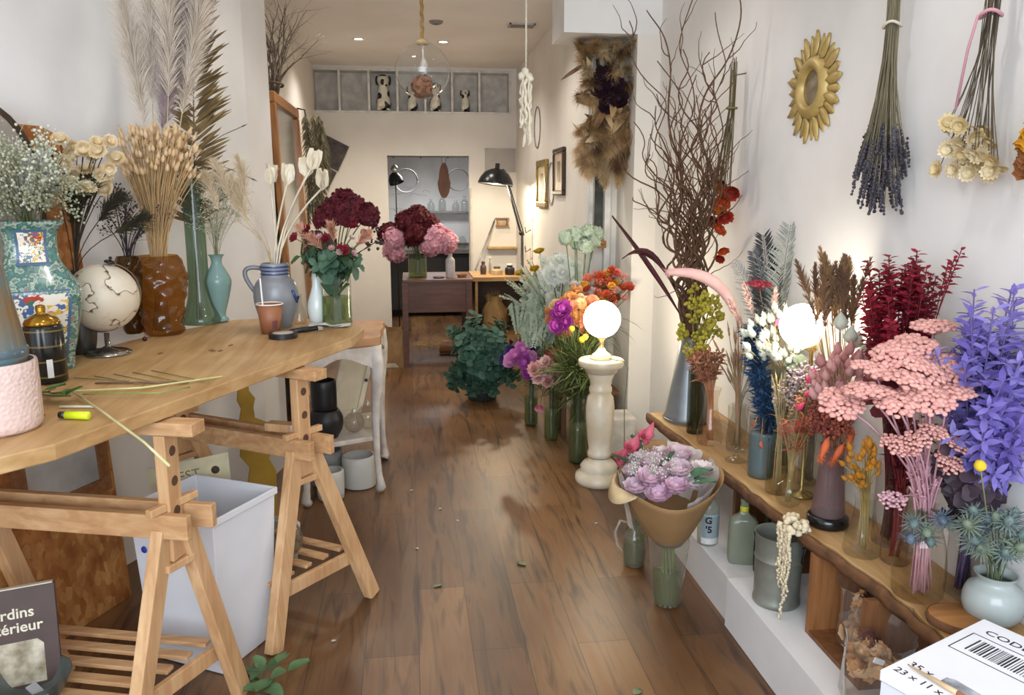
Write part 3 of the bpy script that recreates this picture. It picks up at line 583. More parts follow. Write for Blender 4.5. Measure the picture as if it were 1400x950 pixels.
t = thing('wooden_peg_rail', 'short wooden peg on wall below the narrow mirror', 'peg', (1.25, 5.16, 1.30 - .09)); m = MB(); m.mm((-.025, -.07, 0), (.025, -.001, .05)); bevel(m.build('block', wood('#c99858', '#b07f42', 0), t, False)); m = MB(); m.tube([(0, -.07, .025), (0, -.1, .03)], .008, 6); m.build('peg', PL, t)

# hanging glass globe and hanging white tassel
t = thing('hanging_glass_globe', 'clear glass globe hanging on a rope below the ceiling', 'pendant', (.088, 4.2, 2.163))
m = MB(); m.lathe([(.137 * math.sin(a), -.137 * math.cos(a)) for a in [.02 + (PI - .22) * i / 22 for i in range(23)]], n=36); m.build('globe', glass('#e9e9e5', .02, .03, .45), t)
m = MB(); m.tube([V((.002 * math.cos(i * 1.1), .002 * math.sin(i * 1.1), .145 + (.687 - .145) * i / 60)) for i in range(61)], .009, 6); m.build('rope', mat('#9b7b4a', '#7a5e36', .9, 60), t)
m = MB(); m.lathe([(.03, .125), (.034, .135), (.02, .15), (.0005, .158)], n=16); m.build('neck_cap', mat('#b39a6c', None, .7), t)
m = MB(); m.tube([(.0, 0, .13), (.005, 0, .03)], .006, 6); m.lathe([(.0005, -.03), (.018, -.02), (.02, .0), (.008, .03)], (.005, 0, .03), 12); m.build('bulb', glass('#ffffff', .05, .2), t)
t = thing('dried_flower_ball', 'brown dried flower ball lying inside the glass globe', 'ball', (.083, 4.2, 2.086)); m = MB(); globe_of_petals(.052, 150, .018)(m, V((0, 0, 0)), V((0, 0, 1))); m.build('flower_ball', mat('#a5714f', '#7b4e35', .8, 40), t)
t = thing('hanging_tassel', 'white cord tassel hanging from the ceiling right of globe', 'tassel', (.655, 4.5, 2.198)); CORD = mat('#e9e3d2', '#d6ceb8', .9, 40)
m = MB(); m.tube([(0, 0, .02), (0, 0, .652)], .005, 6); m.build('cord', CORD, t)
m = MB()
for k in range(16): m.ball(V((0, 0, 0)) + rdir() * .026 + V((0, 0, -.01)), R.uniform(.013, .022), 8, 6, jit=.15)
m.build('knot', CORD, t)
for k in range(7):
    m = MB(); a = k * .9; L = R.uniform(.22, .42); pts = [V((.025 * math.cos(a) + R.uniform(-.008, .008), .025 * math.sin(a), -.02 - L * i / 14)) for i in range(15)]; m.tube(pts, [.008 * R.uniform(.6, 1.4) for _ in pts], 6); m.build('strand', CORD, t)

# ================================================================ left: work table on trestles
PINE = wood('#d6b083', '#c2966a', 2, .6); PINEX = wood('#d6b083', '#bd9063', 0, .6); TABLEW = wood('#cba676', '#b28d5a', 1, .5, 2.0, '#a97d4a')
TP = [(-.803, 1.832), (-.52, 2.478), (-.236, 3.12), (-.20, 3.34), (-.24, 3.50), (-.29, 3.60), (-.62, 3.69), (-.80, 3.655), (-1.07, 3.19), (-1.135, 3.0), (-1.52, 2.05), (-1.30, 1.50), (-.95, 1.67)]
t = thing('pine_tabletop', 'thick live-edged pine slab lying on two trestles', 'tabletop', (0, 0, .96))
m = MB(); pp = []
for i in range(len(TP)):
    a, b2 = V((*TP[i], 0)), V((*TP[(i + 1) % len(TP)], 0)); n_ = max(1, int((b2 - a).length / .09))
    for j in range(n_): q_ = a.lerp(b2, j / n_); pp.append((q_.x + (R.uniform(-.006, .006) if i in (2, 3, 4, 5, 6, 7) else 0), q_.y))
m.prism(pp, .0005, .04); bevel(m.build('slab', TABLEW, t, False), .004)
for k in range(9):
    u = R.uniform(.1, .9); v_ = R.uniform(.1, .6); x, y = -.80 + .56 * u - .916 * v_, 1.85 + 1.28 * u + .40 * v_
    m = MB(); m.lathe([(.0005, .0412), (R.uniform(.006, .013), .0406), (.015, .0402)], (x, y, 0), 10, sx=.6, sy=1.5); m.build('knot_mark', mat('#8a6038', None, .6), t)

def trestle(lab, P, a, hw, L, feet):
    a = V((*a, 0)).normalized(); t = thing('trestle', lab, 'trestle', (P[0], P[1], 0), 'pine trestles'); b = (V((*feet[1], 0)) - V((*feet[0], 0))).normalized()
    def prt(nm, *bars, mt=PINE):
        m = MB()
        for x in bars: m.bar(*x)
        return bevel(m.build(nm, mt, t, False), .003)
    F = [V((f[0] - P[0], f[1] - P[1], 0)) for f in feet]; Zv = V((0, 0, 1))
    for s_ in (0, L):
        o = a * s_
        po = prt('post', (o + Zv * .56, o + Zv * .919, .062, .034, a))
        for k in range(3):
            m = MB(); c = o - a * .018 + Zv * (.87 - k * .085); m.lathe([(.0005, 0), (.010, 0), (.0135, .0012), (.0145, 0)], c, 14, quat(-a)); m.build('peg_hole', mat('#5c3d26', None, .7), po)
        for k in (0, 1):
            sgn = -1 if k == 0 else 1; top = o + b * sgn * .035 + Zv * .655; ft = F[k] + o + Zv * .0; prt('leg', (top, ft, .034, .060, (b.x, b.y, .0)) if False else (top, ft, .06, .036, a))
        for sd in (-.03,): prt('lower_rail', (F[0] * .80 + o + a * (.03 if s_ == 0 else -.03) + Zv * .175, F[1] * .80 + o + a * (.03 if s_ == 0 else -.03) + Zv * .175, .02, .05))
        prt('collar', (o + Zv * .545 - b * .05, o + Zv * .545 + b * .05, .05, .022))
    for sgn in (-1, 1): prt('beam', (b * sgn * .047 - a * .09 + Zv * .672, b * sgn * .047 + a * (L + .09) + Zv * .672, .026, .068), mt=PINEX)
    prt('top_rail', (-a * .10 + Zv * .938, a * (L + .05) + Zv * .938, .065, .036), mt=PINEX)
    prt('peg', (-b * .085 + Zv * .718 - a * .006, b * .085 + Zv * .718 - a * .006, .022, .022)); prt('peg', (-b * .085 + Zv * .718 + a * (L + .006), b * .085 + Zv * .718 + a * (L + .006), .022, .022))
    for k in range(5):
        e = F[0] * .68 + (F[1] * .68 - F[0] * .68) * (k / 4); prt('shelf_slat', (e + a * .045 + Zv * .209, e + a * (L - .045) + Zv * .209, .034, .014), mt=PINEX)
    return t
trestle('pine trestle nearest the camera under the table front corner', (-.668, 2.165), (-.96, .28), .2, .62, [(-.775, 1.97), (-.56, 2.355)])
trestle('pine trestle under the far end of the table', (-.398, 2.80), (-.84, .54), .2, .60, [(-.497, 2.572), (-.178, 2.945)])
t = thing('wood_offcut', 'short light wood offcut lying on the far trestle beam', 'wood piece', (-.48, 2.86, .7065)); m = MB(); m.bar((-.05, .03, .016), (.05, -.012, .016), .05, .03); bevel(m.build('block', PINE, t, False)); m = MB(); m.bar((.0505, -.0122, .016), (.056, -.0145, .016), .05, .03); m.build('painted_end', mat('#e8e4dc', None, .6), t, False)

# white waste bin with stick and sign
BT = [(-.63, 2.43), (-.485, 2.70), (-.79, 2.865), (-.935, 2.595)]; cx = sum(p[0] for p in BT) / 4; cy = sum(p[1] for p in BT) / 4
t = thing('waste_bin', 'tall tapered white waste bin under the table', 'bin', (cx, cy, 0)); m = MB(); WB = mat('#e4e5e8', '#d9dade', .45, 4)
rings = [[(0.86, .003), (1, .53)], [(1.045, .53), (1.045, .555), (.99, .555), (.965, .53), (.83, .012)]]; seq = rings[0] + rings[1]; vs = []
for k, z in seq: vs += [((x - cx) * k, (y - cy) * k, z) for x, y in BT]
m.add(vs, [(i * 4 + j, i * 4 + (j + 1) % 4, i * 4 + 4 + (j + 1) % 4, i * 4 + 4 + j) for i in range(len(seq) - 1) for j in range(4)] + [(3, 2, 1, 0), tuple(len(vs) - 4 + j for j in range(4))]); bevel(m.build('bin_body', WB, t, False), .006)
e1 = (V((*BT[0], 0)) - V((*BT[3], 0))).normalized(); nn = V((e1.y, -e1.x, 0)); cdot = V((BT[3][0] - cx, BT[3][1] - cy, 0)) * .965 + e1 * .045 + V((0, 0, .405)) + nn * .004
m = MB(); m.lathe([(.0005, .002), (.011, .002), (.012, 0)], cdot, 14, quat(nn)); m.build('blue_dot', mat('#2b3fa8', None, .5), t)['label'] = 'small blue round sticker'
t = thing('bin_sign', 'cream card sign with letters sticking out of waste bin', 'sign', (-.79, 2.84, .03)); q0 = V((-.05, .0, 0)); ux = V((.86, .22, .10)).normalized(); uy = V((-.06, .12, 1)).normalized()
m = MB(); m.slab([(-.14, 0), (.14, 0), (.14, .57), (-.14, .57)], (0, 0, 0), ux, uy, .004); m.build('card', mat('#d5cba6', None, .7), t, False)
nn = ux.cross(uy)
text('EST', .05, mat('#7a705a', None, .7), t, V((-.79, 2.84, .03)) + ux * .0 + uy * .50 - nn * -.0045, ux, uy, 'CENTER')
m = MB(); m.lathe([(.0005, .001), (.014, .001), (.015, 0)], ux * .09 + uy * .515 + nn * .0042, 14, quat(nn)); m.build('round_hole', mat('#3f3524', None, .8), t)
text('LO', .04, mat('#7a705a', None, .7), t, V((-.79, 2.84, .03)) + ux * .08 + uy * .44 + nn * .0045, ux, uy, 'CENTER')
t = thing('scalloped_board', 'ochre yellow scalloped cut-out board against the white wall', 'board', (-.715, 3.66, 0)); pr = [(-.05, 0), (.07, 0), (.085, .16), (.10, .26), (.07, .33), (.11, .37), (.13, .44), (.09, .50), (.03, .53), (.03, .58), (.045, .62), (.02, .66), (.025, .80), (-.04, .80), (-.035, .66), (-.045, .62), (-.03, .58), (-.05, .52), (-.02, .46), (-.06, .41), (-.07, .36), (-.03, .30), (-.06, .2)]
m = MB(); m.slab(pr, (0, 0, 0), V((.8, .45, 0)), V((-.09, .06, 1)), .012); m.build('cutout', mat('#b38f2e', '#94741f', .7, 6), t, False)
m = MB(); m.slab([(-.035, .70), (.015, .70), (.015, .76), (-.035, .76)], V((.45, -.8, 0)).normalized() * .002 + V((0, 0, 0)), V((.8, .45, 0)), V((-.09, .06, 1)), .001); m.build('top_tag', mat('#8a6c1c', None, .7), t, False)

# tall particle board behind the table
def osb_mat():
    m, nt, b = base('particle_board'); vo = N(nt, 'ShaderNodeTexVoronoi', Scale=48.0); nt.links.new(coords(nt, (1, 1, .5)), vo.inputs[0])
    n = N(nt, 'ShaderNodeTexNoise', Scale=9.0, Detail=5.0); nt.links.new(coords(nt), n.inputs[0])
    a = ramp(nt, vo.outputs['Color'], [(.1, '#a8682f'), (.5, '#bd7f42'), (.9, '#cf9a5c')]); c = ramp(nt, n.outputs[0], [(.35, '#ffffff'), (.7, '#b08a66')])
    x = N(nt, 'ShaderNodeMix', data_type='RGBA', blend_type='MULTIPLY'); x.inputs[0].default_value = .9; nt.links.new(a, x.inputs[6]); nt.links.new(c, x.inputs[7]); nt.links.new(x.outputs[2], b.inputs['Base Color']); b.inputs['Roughness'].default_value = .7; return m
BX = V((.40, .916, 0)); BY = V((-.075, .033 + .05, 1)).normalized()
t = thing('particle_board', 'tall rust-brown chipboard panel leaning on the left wall', 'board', (-1.135, 3.06, 0))
m = MB(); m.slab([(0, 0), (0, 1.70), (-.03, 1.775), (-.10, 1.80), (-.22, 1.80), (-.30, 1.83), (-.9, 1.85), (-1.35, 1.80), (-1.35, 0)], (0, 0, 0), BX, BY, .018); m.build('panel', osb_mat(), t, False)
m = MB(); m.slab([(-.30, 1.02), (-.27, 1.02), (-.27, 1.79), (-.30, 1.79)], BX.cross(BY).normalized() * .0185, BX, BY, .012); m.build('dark_batten', wood('#4a3020', '#38241a', 2), t, False)
t = thing('arched_mirror', 'arched grey mirror with dark frame behind the oriental vase', 'mirror', (-1.262, 2.945, 1.0005)); ar = [(-.42, 0), (.04, 0), (.04, .62)] + [(-.19 + .23 * math.cos(a), .62 + .24 * math.sin(a)) for a in [PI * i / 14 for i in range(1, 15)]] + [(-.42, .62)]
ML = V((-.04, .02, 1)).normalized(); m = MB(); m.slab(ar, (0, 0, 0), BX, ML, .016); m.build('frame', wood('#4b3a2c', '#33261c', 2), t, False)
m = MB(); m.slab([(-.19 + (x + .19) * .86, .03 + y * .94) for x, y in ar], BX.cross(ML).normalized() * .0165, BX, ML, .003); m.build('mirror_glass', mat('#b4aca2', '#9a9288', .25, 5, .35), t, False)
# picture frame below the table
FX = BX; FY = BY; t = thing('dusty_picture', 'dark wooden frame with dusty glass hung on the chipboard panel', 'picture frame', V((-1.135, 3.06, 0)) + BX * -.235 + BY * .45 + BX.cross(BY).normalized() * .0182)
FW = wood('#a8784c', '#8a5e38', 0); m = MB()
for a in ([(-.20, 0), (.20, 0), (.20, .05), (-.20, .05)], [(-.20, .31), (.20, .31), (.20, .36), (-.20, .36)], [(-.20, .0501), (-.155, .0501), (-.155, .3099), (-.20, .3099)], [(.155, .0501), (.20, .0501), (.20, .3099), (.155, .3099)]): m.slab(a, (0, 0, 0), FX, FY, .02)
m.build('frame', FW, t, False); m = MB(); m.slab([(-.155, .05), (.155, .05), (.155, .31), (-.155, .31)], FX.cross(FY).normalized() * .006, FX, FY, .004); m.build('glass', mat('#c9c8c4', '#a5a39e', .2, 6), t, False)
# book and bowl on the near trestle's shelf
UX = V((.93, .30, 0)).normalized(); UY = V((-.05, .16, 1)).normalized(); NB = UX.cross(UY).normalized()
t = thing('garden_book', 'brown garden book standing on the near trestle shelf', 'book', (-.985, 2.135, .217)); cov = mat('#4d3a34', '#44322c', .5)
m = MB(); m.slab([(-.21, 0), (0, 0), (0, .285), (-.21, .285)], (0, 0, 0), UX, UY, .002); m.slab([(-.21, 0), (0, 0), (0, .285), (-.21, .285)], NB * -.024, UX, UY, .002); m.slab([(-.213, 0), (-.21, 0), (-.21, .285), (-.213, .285)], NB * -.024, UX, UY, .026); m.build('cover', cov, t, False)
m = MB(); m.slab([(-.208, .004), (-.004, .004), (-.004, .288), (-.208, .288)], NB * -.0215, UX, UY, .021); m.build('pages', mat('#d9cfbc', '#c5baa4', .8, 40), t, False)
LT = mat('#e9dfc6', None, .6); B0 = V((-.985, 2.135, .217)) + NB * .0022
text('Jardins', .040, LT, t, B0 + UX * -.052 + UY * .205, UX, UY, 'RIGHT', bold=.0006); text("d'intérieur", .040, LT, t, B0 + UX * -.034 + UY * .166, UX, UY, 'RIGHT', bold=.0006)
m = MB(); m.slab([(-.185, .02), (-.036, .02), (-.036, .125), (-.05, .14), (-.17, .14), (-.185, .125)], NB * .0021, UX, UY, .0004); m.build('cover_picture', mat('#cfc5ae', '#6b5a3c', .5, 22), t, False)
o = vessel('zinc_bowl', 'grey-green zinc bowl in front of the brown book', 'bowl', (-1.035, 2.06, .2175), [(.055, 0), (.075, .015), (.098, .06), (.104, .075)], mat('#6d7570', '#565e5a', .35, 8, .5))
m = MB(); m.bar((.03, -.055, .083), (.10, -.09, .03), .028, .003); m.build('label_tag', mat('#aeb3b5', None, .4, metal=.4), o, False)

# ---------------------------------------------------------------- things on the table
TZ = 1.0008
def pinkpot_mat():
    m, nt, b = base('dimpled_pink'); b.inputs['Base Color'].default_value = lin('#d2b8ae'); b.inputs['Roughness'].default_value = .3
    vo = N(nt, 'ShaderNodeTexVoronoi', Scale=95.0); nt.links.new(coords(nt), vo.inputs[0]); bp = N(nt, 'ShaderNodeBump', Strength=.5, Distance=.004); nt.links.new(vo.outputs['Distance'], bp.inputs['Height']); nt.links.new(bp.outputs[0], b.inputs['Normal']); return m
vessel('pink_pot', 'pale pink dimpled ceramic pot at the table front corner', 'pot', (-.985, 1.968, TZ), [(.086, 0), (.094, .008), (.097, .05), (.097, .16), (.095, .166)], pinkpot_mat(), .006, 48)
t = vessel('mottled_glass_vase', 'mottled teal glass vase with painted brown reflections inside the pink pot', 'vase', (-.99, 1.968, TZ + .0105), [(.07, 0), (.078, .02), (.082, .15), (.084, .17), (.078, .22), (.066, .3), (.052, .40), (.05, .47)], mat('#47707a', '#7a5a2c', .12, 9), .005)  # the brown in the mottling paints reflections into the teal glass colour
m = MB(); m.lathe([(.0801, .163), (.0865, .17), (.0865, .185), (.0801, .19)], n=32); m.build('foot_ring', mat('#5d6c72', None, .15), t)
# dark incense jar with gold lid
t = thing('black_jar', 'black jar with a gold lid and white barcode sticker', 'jar', (-1.085, 2.48, TZ)); bk, nt, b = base('black_gold_print'); n = N(nt, 'ShaderNodeTexWave', Scale=7.0, Distortion=.4); n.bands_direction = 'Z'; nt.links.new(coords(nt), n.inputs[0]); nt.links.new(ramp(nt, n.outputs[0], [(.955, '#171918'), (.985, '#6b5a2c')]), b.inputs['Base Color']); b.inputs['Roughness'].default_value = .2
m = MB(); m.lathe([(.0005, 0), (.05, 0), (.054, .004), (.054, .165), (.05, .172), (.0005, .172)], n=32); m.build('body', bk, t)
GOLD = mat('#b98d3a', '#8f6a22', .2, 20, .9); m = MB(); m.lathe([(.047, .1725), (.05, .178), (.044, .19), (.02, .204), (.012, .207), (.014, .22), (.012, .23), (.0005, .233)], n=28); m.build('lid', GOLD, t)
m = MB(); m.lathe([(.0545, .02), (.0545, .075)], n=4, a0=-1.15, a1=-.85); m.build('barcode_sticker', mat('#e8e8e6', None, .5), t)
# oriental vase
def enamel(c1, c2, c3, c4, sc):
    m, nt, b = base('enamel_pattern'); vo = N(nt, 'ShaderNodeTexVoronoi', Scale=sc); nn = N(nt, 'ShaderNodeTexNoise', Scale=sc * .8, Detail=3.0); v = coords(nt); nt.links.new(v, nn.inputs[0]); nt.links.new(v, vo.inputs[0])
    a = ramp(nt, nn.outputs[0], [(.36, c1), (.47, c2), (.53, c3), (.60, c1), (.70, c4)]); nt.links.new(a, b.inputs['Base Color']); b.inputs['Roughness'].default_value = .22; b.inputs['Coat Weight'].default_value = .3; return m
def flowers(sc):
    m, nt, b = base('painted_flowers'); vo = N(nt, 'ShaderNodeTexVoronoi', Scale=sc); nn = N(nt, 'ShaderNodeTexNoise', Scale=sc, Detail=2.0); mv = N(nt, 'ShaderNodeMix', data_type='RGBA'); mv.inputs[0].default_value = .12; v = coords(nt); nt.links.new(v, nn.inputs[0]); nt.links.new(v, mv.inputs[6]); nt.links.new(nn.outputs['Color'], mv.inputs[7]); nt.links.new(mv.outputs[2], vo.inputs[0])
    rp = nt.nodes.new('ShaderNodeValToRGB'); rp.color_ramp.interpolation = 'CONSTANT'; e = rp.color_ramp.elements
    while len(e) < 7: e.new(.5)
    for i, (p_, c_) in enumerate(((0, '#ddd5c6'), (.48, '#a83f34'), (.56, '#3f6e56'), (.66, '#d0a93c'), (.72, '#4a668f'), (.79, '#c98a84'), (.86, '#e0d9cc'))): e[i].position = p_; e[i].color = lin(c_)
    nt.links.new(vo.outputs['Color'], rp.inputs[0]); nt.links.new(rp.outputs[0], b.inputs['Base Color']); b.inputs['Roughness'].default_value = .2; return m
VP = [(.088, 0), (.092, .01), (.09, .03), (.105, .10), (.128, .22), (.128, .26), (.10, .31), (.078, .35), (.074, .40), (.08, .44), (.098, .462), (.10, .47)]
t = vessel('oriental_vase', 'large green oriental vase with painted panels on the table', 'vase', (-1.19, 2.70, TZ), VP, enamel('#55807a', '#3a6259', '#aab7a4', '#a07274', 58), .006, 48, sq=4.5, rot=.45)
def panel(nm, z0, z1, aw, mt, off):
    m = MB(); pf = [(r + off, z) for r, z in [( (VP[i][0] + (VP[i + 1][0] - VP[i][0]) * ((z - VP[i][1]) / (VP[i + 1][1] - VP[i][1]))), z) for z in [z0 + (z1 - z0) * k / 8 for k in range(9)] for i in range(len(VP) - 1) if VP[i][1] <= z < VP[i + 1][1]]]
    m.lathe(pf, n=14, q=Quaternion((0, 0, 1), .45), sq=4.5, a0=-PI / 2 - aw, a1=-PI / 2 + aw); m.build(nm, mt, t)
panel('panel_border', .03, .262, .64, mat('#4d6a86', None, .25), .0015); panel('painted_panel', .045, .25, .57, flowers(34), .003)
panel('panel_border', .335, .445, .50, mat('#4d6a86', None, .25), .0015); panel('painted_panel', .345, .437, .41, flowers(60), .003)
bunch('limonium_spray', 'pale green-white limonium spray in the oriental vase', 'limonium in the oriental vase', (-1.19, 2.70, TZ), TZ + .46, .07, .06, 34, (-1.17, 2.64, 1.60), (.16, .12, .13), spray(11, .11, .0042, 5), [mat('#cdccb8', '#a9aa90', .8), mat('#a0a386', '#7d8064', .8)], leafm('#6a7048', '#565c38'), .0014, hname='blossom_spray')
bunch('grey_leaf_sprig', 'soft grey lobed leaf stem above the oriental vase', 'grey leaves in the oriental vase', (-1.19, 2.70, TZ), TZ + .46, .06, .06, 0, None, None, frond(.13, 10, .014, .05), leafm('#b3b7ae', '#9aa096'), leafm('#8d927f'), tips=[(-1.10, 2.64, 1.68), (-1.08, 2.66, 1.63), (-1.14, 2.62, 1.66)], hname='leaves')
# tall dark vase with straw flowers behind
vessel('dark_vase', 'slim dark vase with cream strawflowers behind oriental vase', 'vase', (-1.155, 2.93, TZ), [(.04, 0), (.05, .06), (.042, .2), (.028, .26), (.032, .29)], mat('#3d3a33', None, .3), n=20)
CREAM = petal('#f0e2c2', '#e0c591'); BROWN = mat('#3f3626', '#2c261b', .8)
sf = [(R.uniform(-1.14, -.97), 2.90 + R.uniform(-.05, .03), R.uniform(1.57, 1.73)) for _ in range(22)] + [(-1.02, 2.86, 1.72), (-1.06, 2.85, 1.68), (-.99, 2.87, 1.64)]
for tp in sf: stem('strawflower', 'cream strawflower in the cluster left of the sheaf', 'cream strawflowers on the left', (-1.155 + R.uniform(-.012, .012), 2.93 + R.uniform(-.012, .012), TZ + .01), tp, daisy(R.uniform(.024, .036), 18, 2, .25), CREAM, BROWN, (-1.15, 2.93, TZ + .28), hd=V((.35, -.8, .35)) + rv(.35))
bunch('moss_plume', 'dark brown mossy plume among the cream strawflowers', 'dark plumes on the left', (-1.155, 2.93, TZ), TZ + .28, .015, .02, 0, None, None, plume(.13, .04, 260, .2, .004), mat('#423a24', '#2e2918', .9), BROWN, tips=[(-1.10, 2.90, 1.50), (-1.06, 2.92, 1.46), (-1.02, 2.95, 1.42), (-1.16, 2.88, 1.55), (-1.12, 2.86, 1.45)], hname='plume')
# globe
t = thing('desk_globe', 'cream antique desk globe on a chrome foot', 'globe', (-1.06, 2.90, TZ)); gm, nt, b = base('old_map'); n = N(nt, 'ShaderNodeTexNoise', Scale=9.0, Detail=3.0); nt.links.new(coords(nt), n.inputs[0])
nt.links.new(ramp(nt, n.outputs[0], [(.46, '#cfc3ae'), (.492, '#c2b49c'), (.50, '#5f4434'), (.508, '#5f4434'), (.516, '#d9cfbd'), (.6, '#d2c7b3')]), b.inputs['Base Color']); b.inputs['Roughness'].default_value = .45
m = MB(); m.lathe([(.0005, 0), (.076, 0), (.078, .006), (.06, .016), (.02, .024), (.009, .03), (.009, .075), (.0005, .075)], n=28); m.build('foot', mat('#b4b2ae', None, .12, metal=.95), t)
ax = V((.28, -.05, 1)).normalized(); q_ = quat(ax); m = MB(); m.ball((0, 0, .20), .117, 32, 20, q_); m.build('sphere', gm, t)
side = V((.8, .6, 0)); side = (side - ax * side.dot(ax)).normalized(); m = MB(); pts = [V((0, 0, .20)) + (side * math.sin(a) - ax * math.cos(a)) * .125 for a in [PI * i / 20 for i in range(21)]]
for i in range(20): m.bar(pts[i], pts[i + 1], .012, .004, (pts[i] - V((0, 0, .2))))
m.build('meridian_arm', mat('#8d7c6a', '#6e6152', .3, 20, .6), t, False); m = MB(); m.ball(V((0, 0, .2)) + ax * .128, .012, 10, 7, sc=(1.6, 1.6, .6), q=q_); m.ball(V((0, 0, .2)) + ax * .142, .006, 8, 6); m.build('axis_knob', mat('#39332d', None, .3, metal=.6), t)
# amber vases
AMB = glass('#c79c58', .04, .06, .45)
bub = lambda a, z: 1 + .075 * math.sin(a * 6 + (1.57 if math.sin(z * 45) > 0 else 0)) * math.sin(z * 90)
vessel('amber_vase', 'bubbled amber glass vase holding the bunny-tail sheaf', 'vase', (-.99, 3.31, TZ), [(.07, 0), (.078, .012), (.076, .04), (.088, .12), (.10, .2), (.102, .25), (.085, .295), (.074, .315)], AMB, .005, 56, wob=bub)
vessel('dark_amber_vase', 'darker amber glass vase behind the bunny-tail vase', 'vase', (-1.115, 3.34, TZ), [(.03, 0), (.036, .012), (.038, .06), (.044, .2), (.05, .27), (.04, .31)], glass('#8a6228', .05, .2, .3), .004, 40, wob=bub)
bunch('dark_twig', 'dark purple twig in the darker amber vase', 'dark twigs left of the sheaf', (-1.115, 3.34, TZ), TZ + .30, .03, .025, 16, (-1.09, 3.33, 1.48), (.12, .07, .10), spray(6, .10, .0035, 4), mat('#4a3f45', '#332b30', .8), mat('#40363a', None, .8), .002, hname='twig_tip')
BT_ = mat('#dcbf9a', '#c9a878', .85, 30)
pts = []
for i in range(220):
    a = R.uniform(0, 2 * PI); r_ = .135 * R.random() ** .5; pts.append((-.958 + r_ * math.cos(a) * 1.05, 3.31 + r_ * math.sin(a) * .8, 1.73 + R.uniform(-.10, .08) - r_ * .2))
bunch('bunny_tail', 'golden bunny-tail grass in the thick sheaf', 'golden bunny-tail sheaf in the amber vase', (-.99, 3.31, TZ), TZ + .34, .055, .05, 0, None, None, bunnytail(.0082, .034, 12), BT_, mat('#c8a675', None, .8), .0016, cat='grass', tips=pts)
PAM = mat('#e2d6c6', '#cfc0ae', .9, 20); PMV = mat('#b5a3a2', '#9a8786', .9, 20)
bunch('pampas_plume', 'tall cream pampas plume rising behind the golden sheaf', 'tall cream pampas plumes', (-.99, 3.31, TZ), TZ + .34, .05, .05, 0, None, None, plume(.50, .075, 1500, .3, .0017), [PAM, PAM, PMV], STRAW and mat('#cdbb98', None, .8), .0018, cat='grass', hname='plume', tips=[(-1.01, 3.34, 1.82), (-.98, 3.37, 1.90), (-.93, 3.33, 1.82), (-.90, 3.30, 1.92), (-.87, 3.36, 1.86), (-.95, 3.36, 1.80), (-.84, 3.33, 1.96)])
# tall green bottle vase with palm leaf
vessel('tall_green_vase', 'tall pale green glass vase with a flared foot', 'vase', (-.909, 3.576, TZ), [(.082, 0), (.086, .012), (.08, .03), (.055, .09), (.044, .18), (.042, .45), (.044, .6), (.048, .66)], glass('#a9bba6', .03, .12, .3), .004)
t = thing('palm_leaf', 'large brown dried palm leaf in the tall green vase', 'leaf', (-.909, 3.576, TZ + .012)); spine = bez((0, 0, 0), (.0, .0, .55), (.06, .0, 1.30), 24); m = MB(); m.tube(spine, [.006 - .004 * i / 24 for i in range(25)], 6); m.build('stalk', mat('#8a6c3c', None, .7), t)
m = MB()
for i in range(9, 24):
    p = spine[i]; tt = (i - 9) / 14
    for sgn, L in ((1, .17 - .05 * abs(tt - .6)), (-1, .11)):
        for j in range(7): m.leaf(p + V((R.uniform(-.01, .02) , 0, R.uniform(-.03, .03))), V((sgn * .9, R.uniform(-.5, .2), .35 + .5 * tt + R.uniform(-.2, .25))), V((0, -1, .3)), L * R.uniform(.6, 1.15), .015, R.uniform(-.15, .25), 4)
m.build('leaflets', mat('#8d7446', '#64502f', .7, 14), t)
bunch('trailing_twig', 'thin dark arching stem from the tall green vase', 'arching stems by palm leaf', (-.909, 3.576, TZ), TZ + .64, .03, .03, 0, None, None, spike(.003, .03), mat('#4a4034'), mat('#4f4436', None, .8), .0016, cat='stem', tips=[(-.69, 3.56, 1.83), (-.66, 3.55, 1.62)])
# turquoise vase
vessel('turquoise_vase', 'small turquoise glass vase with gypsophila by the wall', 'vase', (-.86, 3.69, TZ - 0) if False else (-.835, 3.60, TZ), [(.03, 0), (.038, .008), (.024, .03), (.036, .08), (.055, .16), (.055, .19), (.03, .24), (.022, .26), (.026, .285), (.034, .295)], mat('#8fb0aa', '#7fa09b', .15, 6, trans=.2), .004)
bunch('gypsophila', 'pale gypsophila spray in the small turquoise vase', 'gypsophila in turquoise vase', (-.835, 3.60, TZ), TZ + .27, .018, .015, 22, (-.80, 3.58, 1.50), (.10, .07, .12), spray(12, .09, .0026, 6), mat('#d5d2bd', '#b8b596', .8), mat('#8c8d68', None, .8), .0009, hname='blossom_spray')
# stoneware jug with palm spears
t = vessel('stoneware_jug', 'grey stoneware jug with blue stripes and a handle', 'jug', (-.563, 3.432, TZ), [(.055, 0), (.06, .008), (.085, .08), (.092, .14), (.08, .19), (.058, .215), (.056, .235), (.058, .262), (.055, .27)], mat('#8b8d90', '#77797d', .3, 10), .006)
BLU = mat('#2f4477', None, .3)
for z, r_ in ((.256, .0585), (.24, .0572), (.226, .0577)): m = MB(); m.lathe([(r_, z - .0035), (r_ + .0012, z), (r_, z + .0035)], n=32); m.build('blue_stripe', BLU, t)
m = MB(); m.tube(bez((-.052, 0, .248), (-.17, -.02, .275), (-.082, -.01, .15), 12), .0095, 8); m.build('handle', mat('#7b7d82', None, .3), t)
m = MB(); m.tube([(.075, -.054, .16), (.085, -.046, .13), (.088, -.030, .11), (.093, -.015, .13)], .006, 6); m.build('blue_motif', BLU, t)
JG = (-.563, 3.432, TZ)
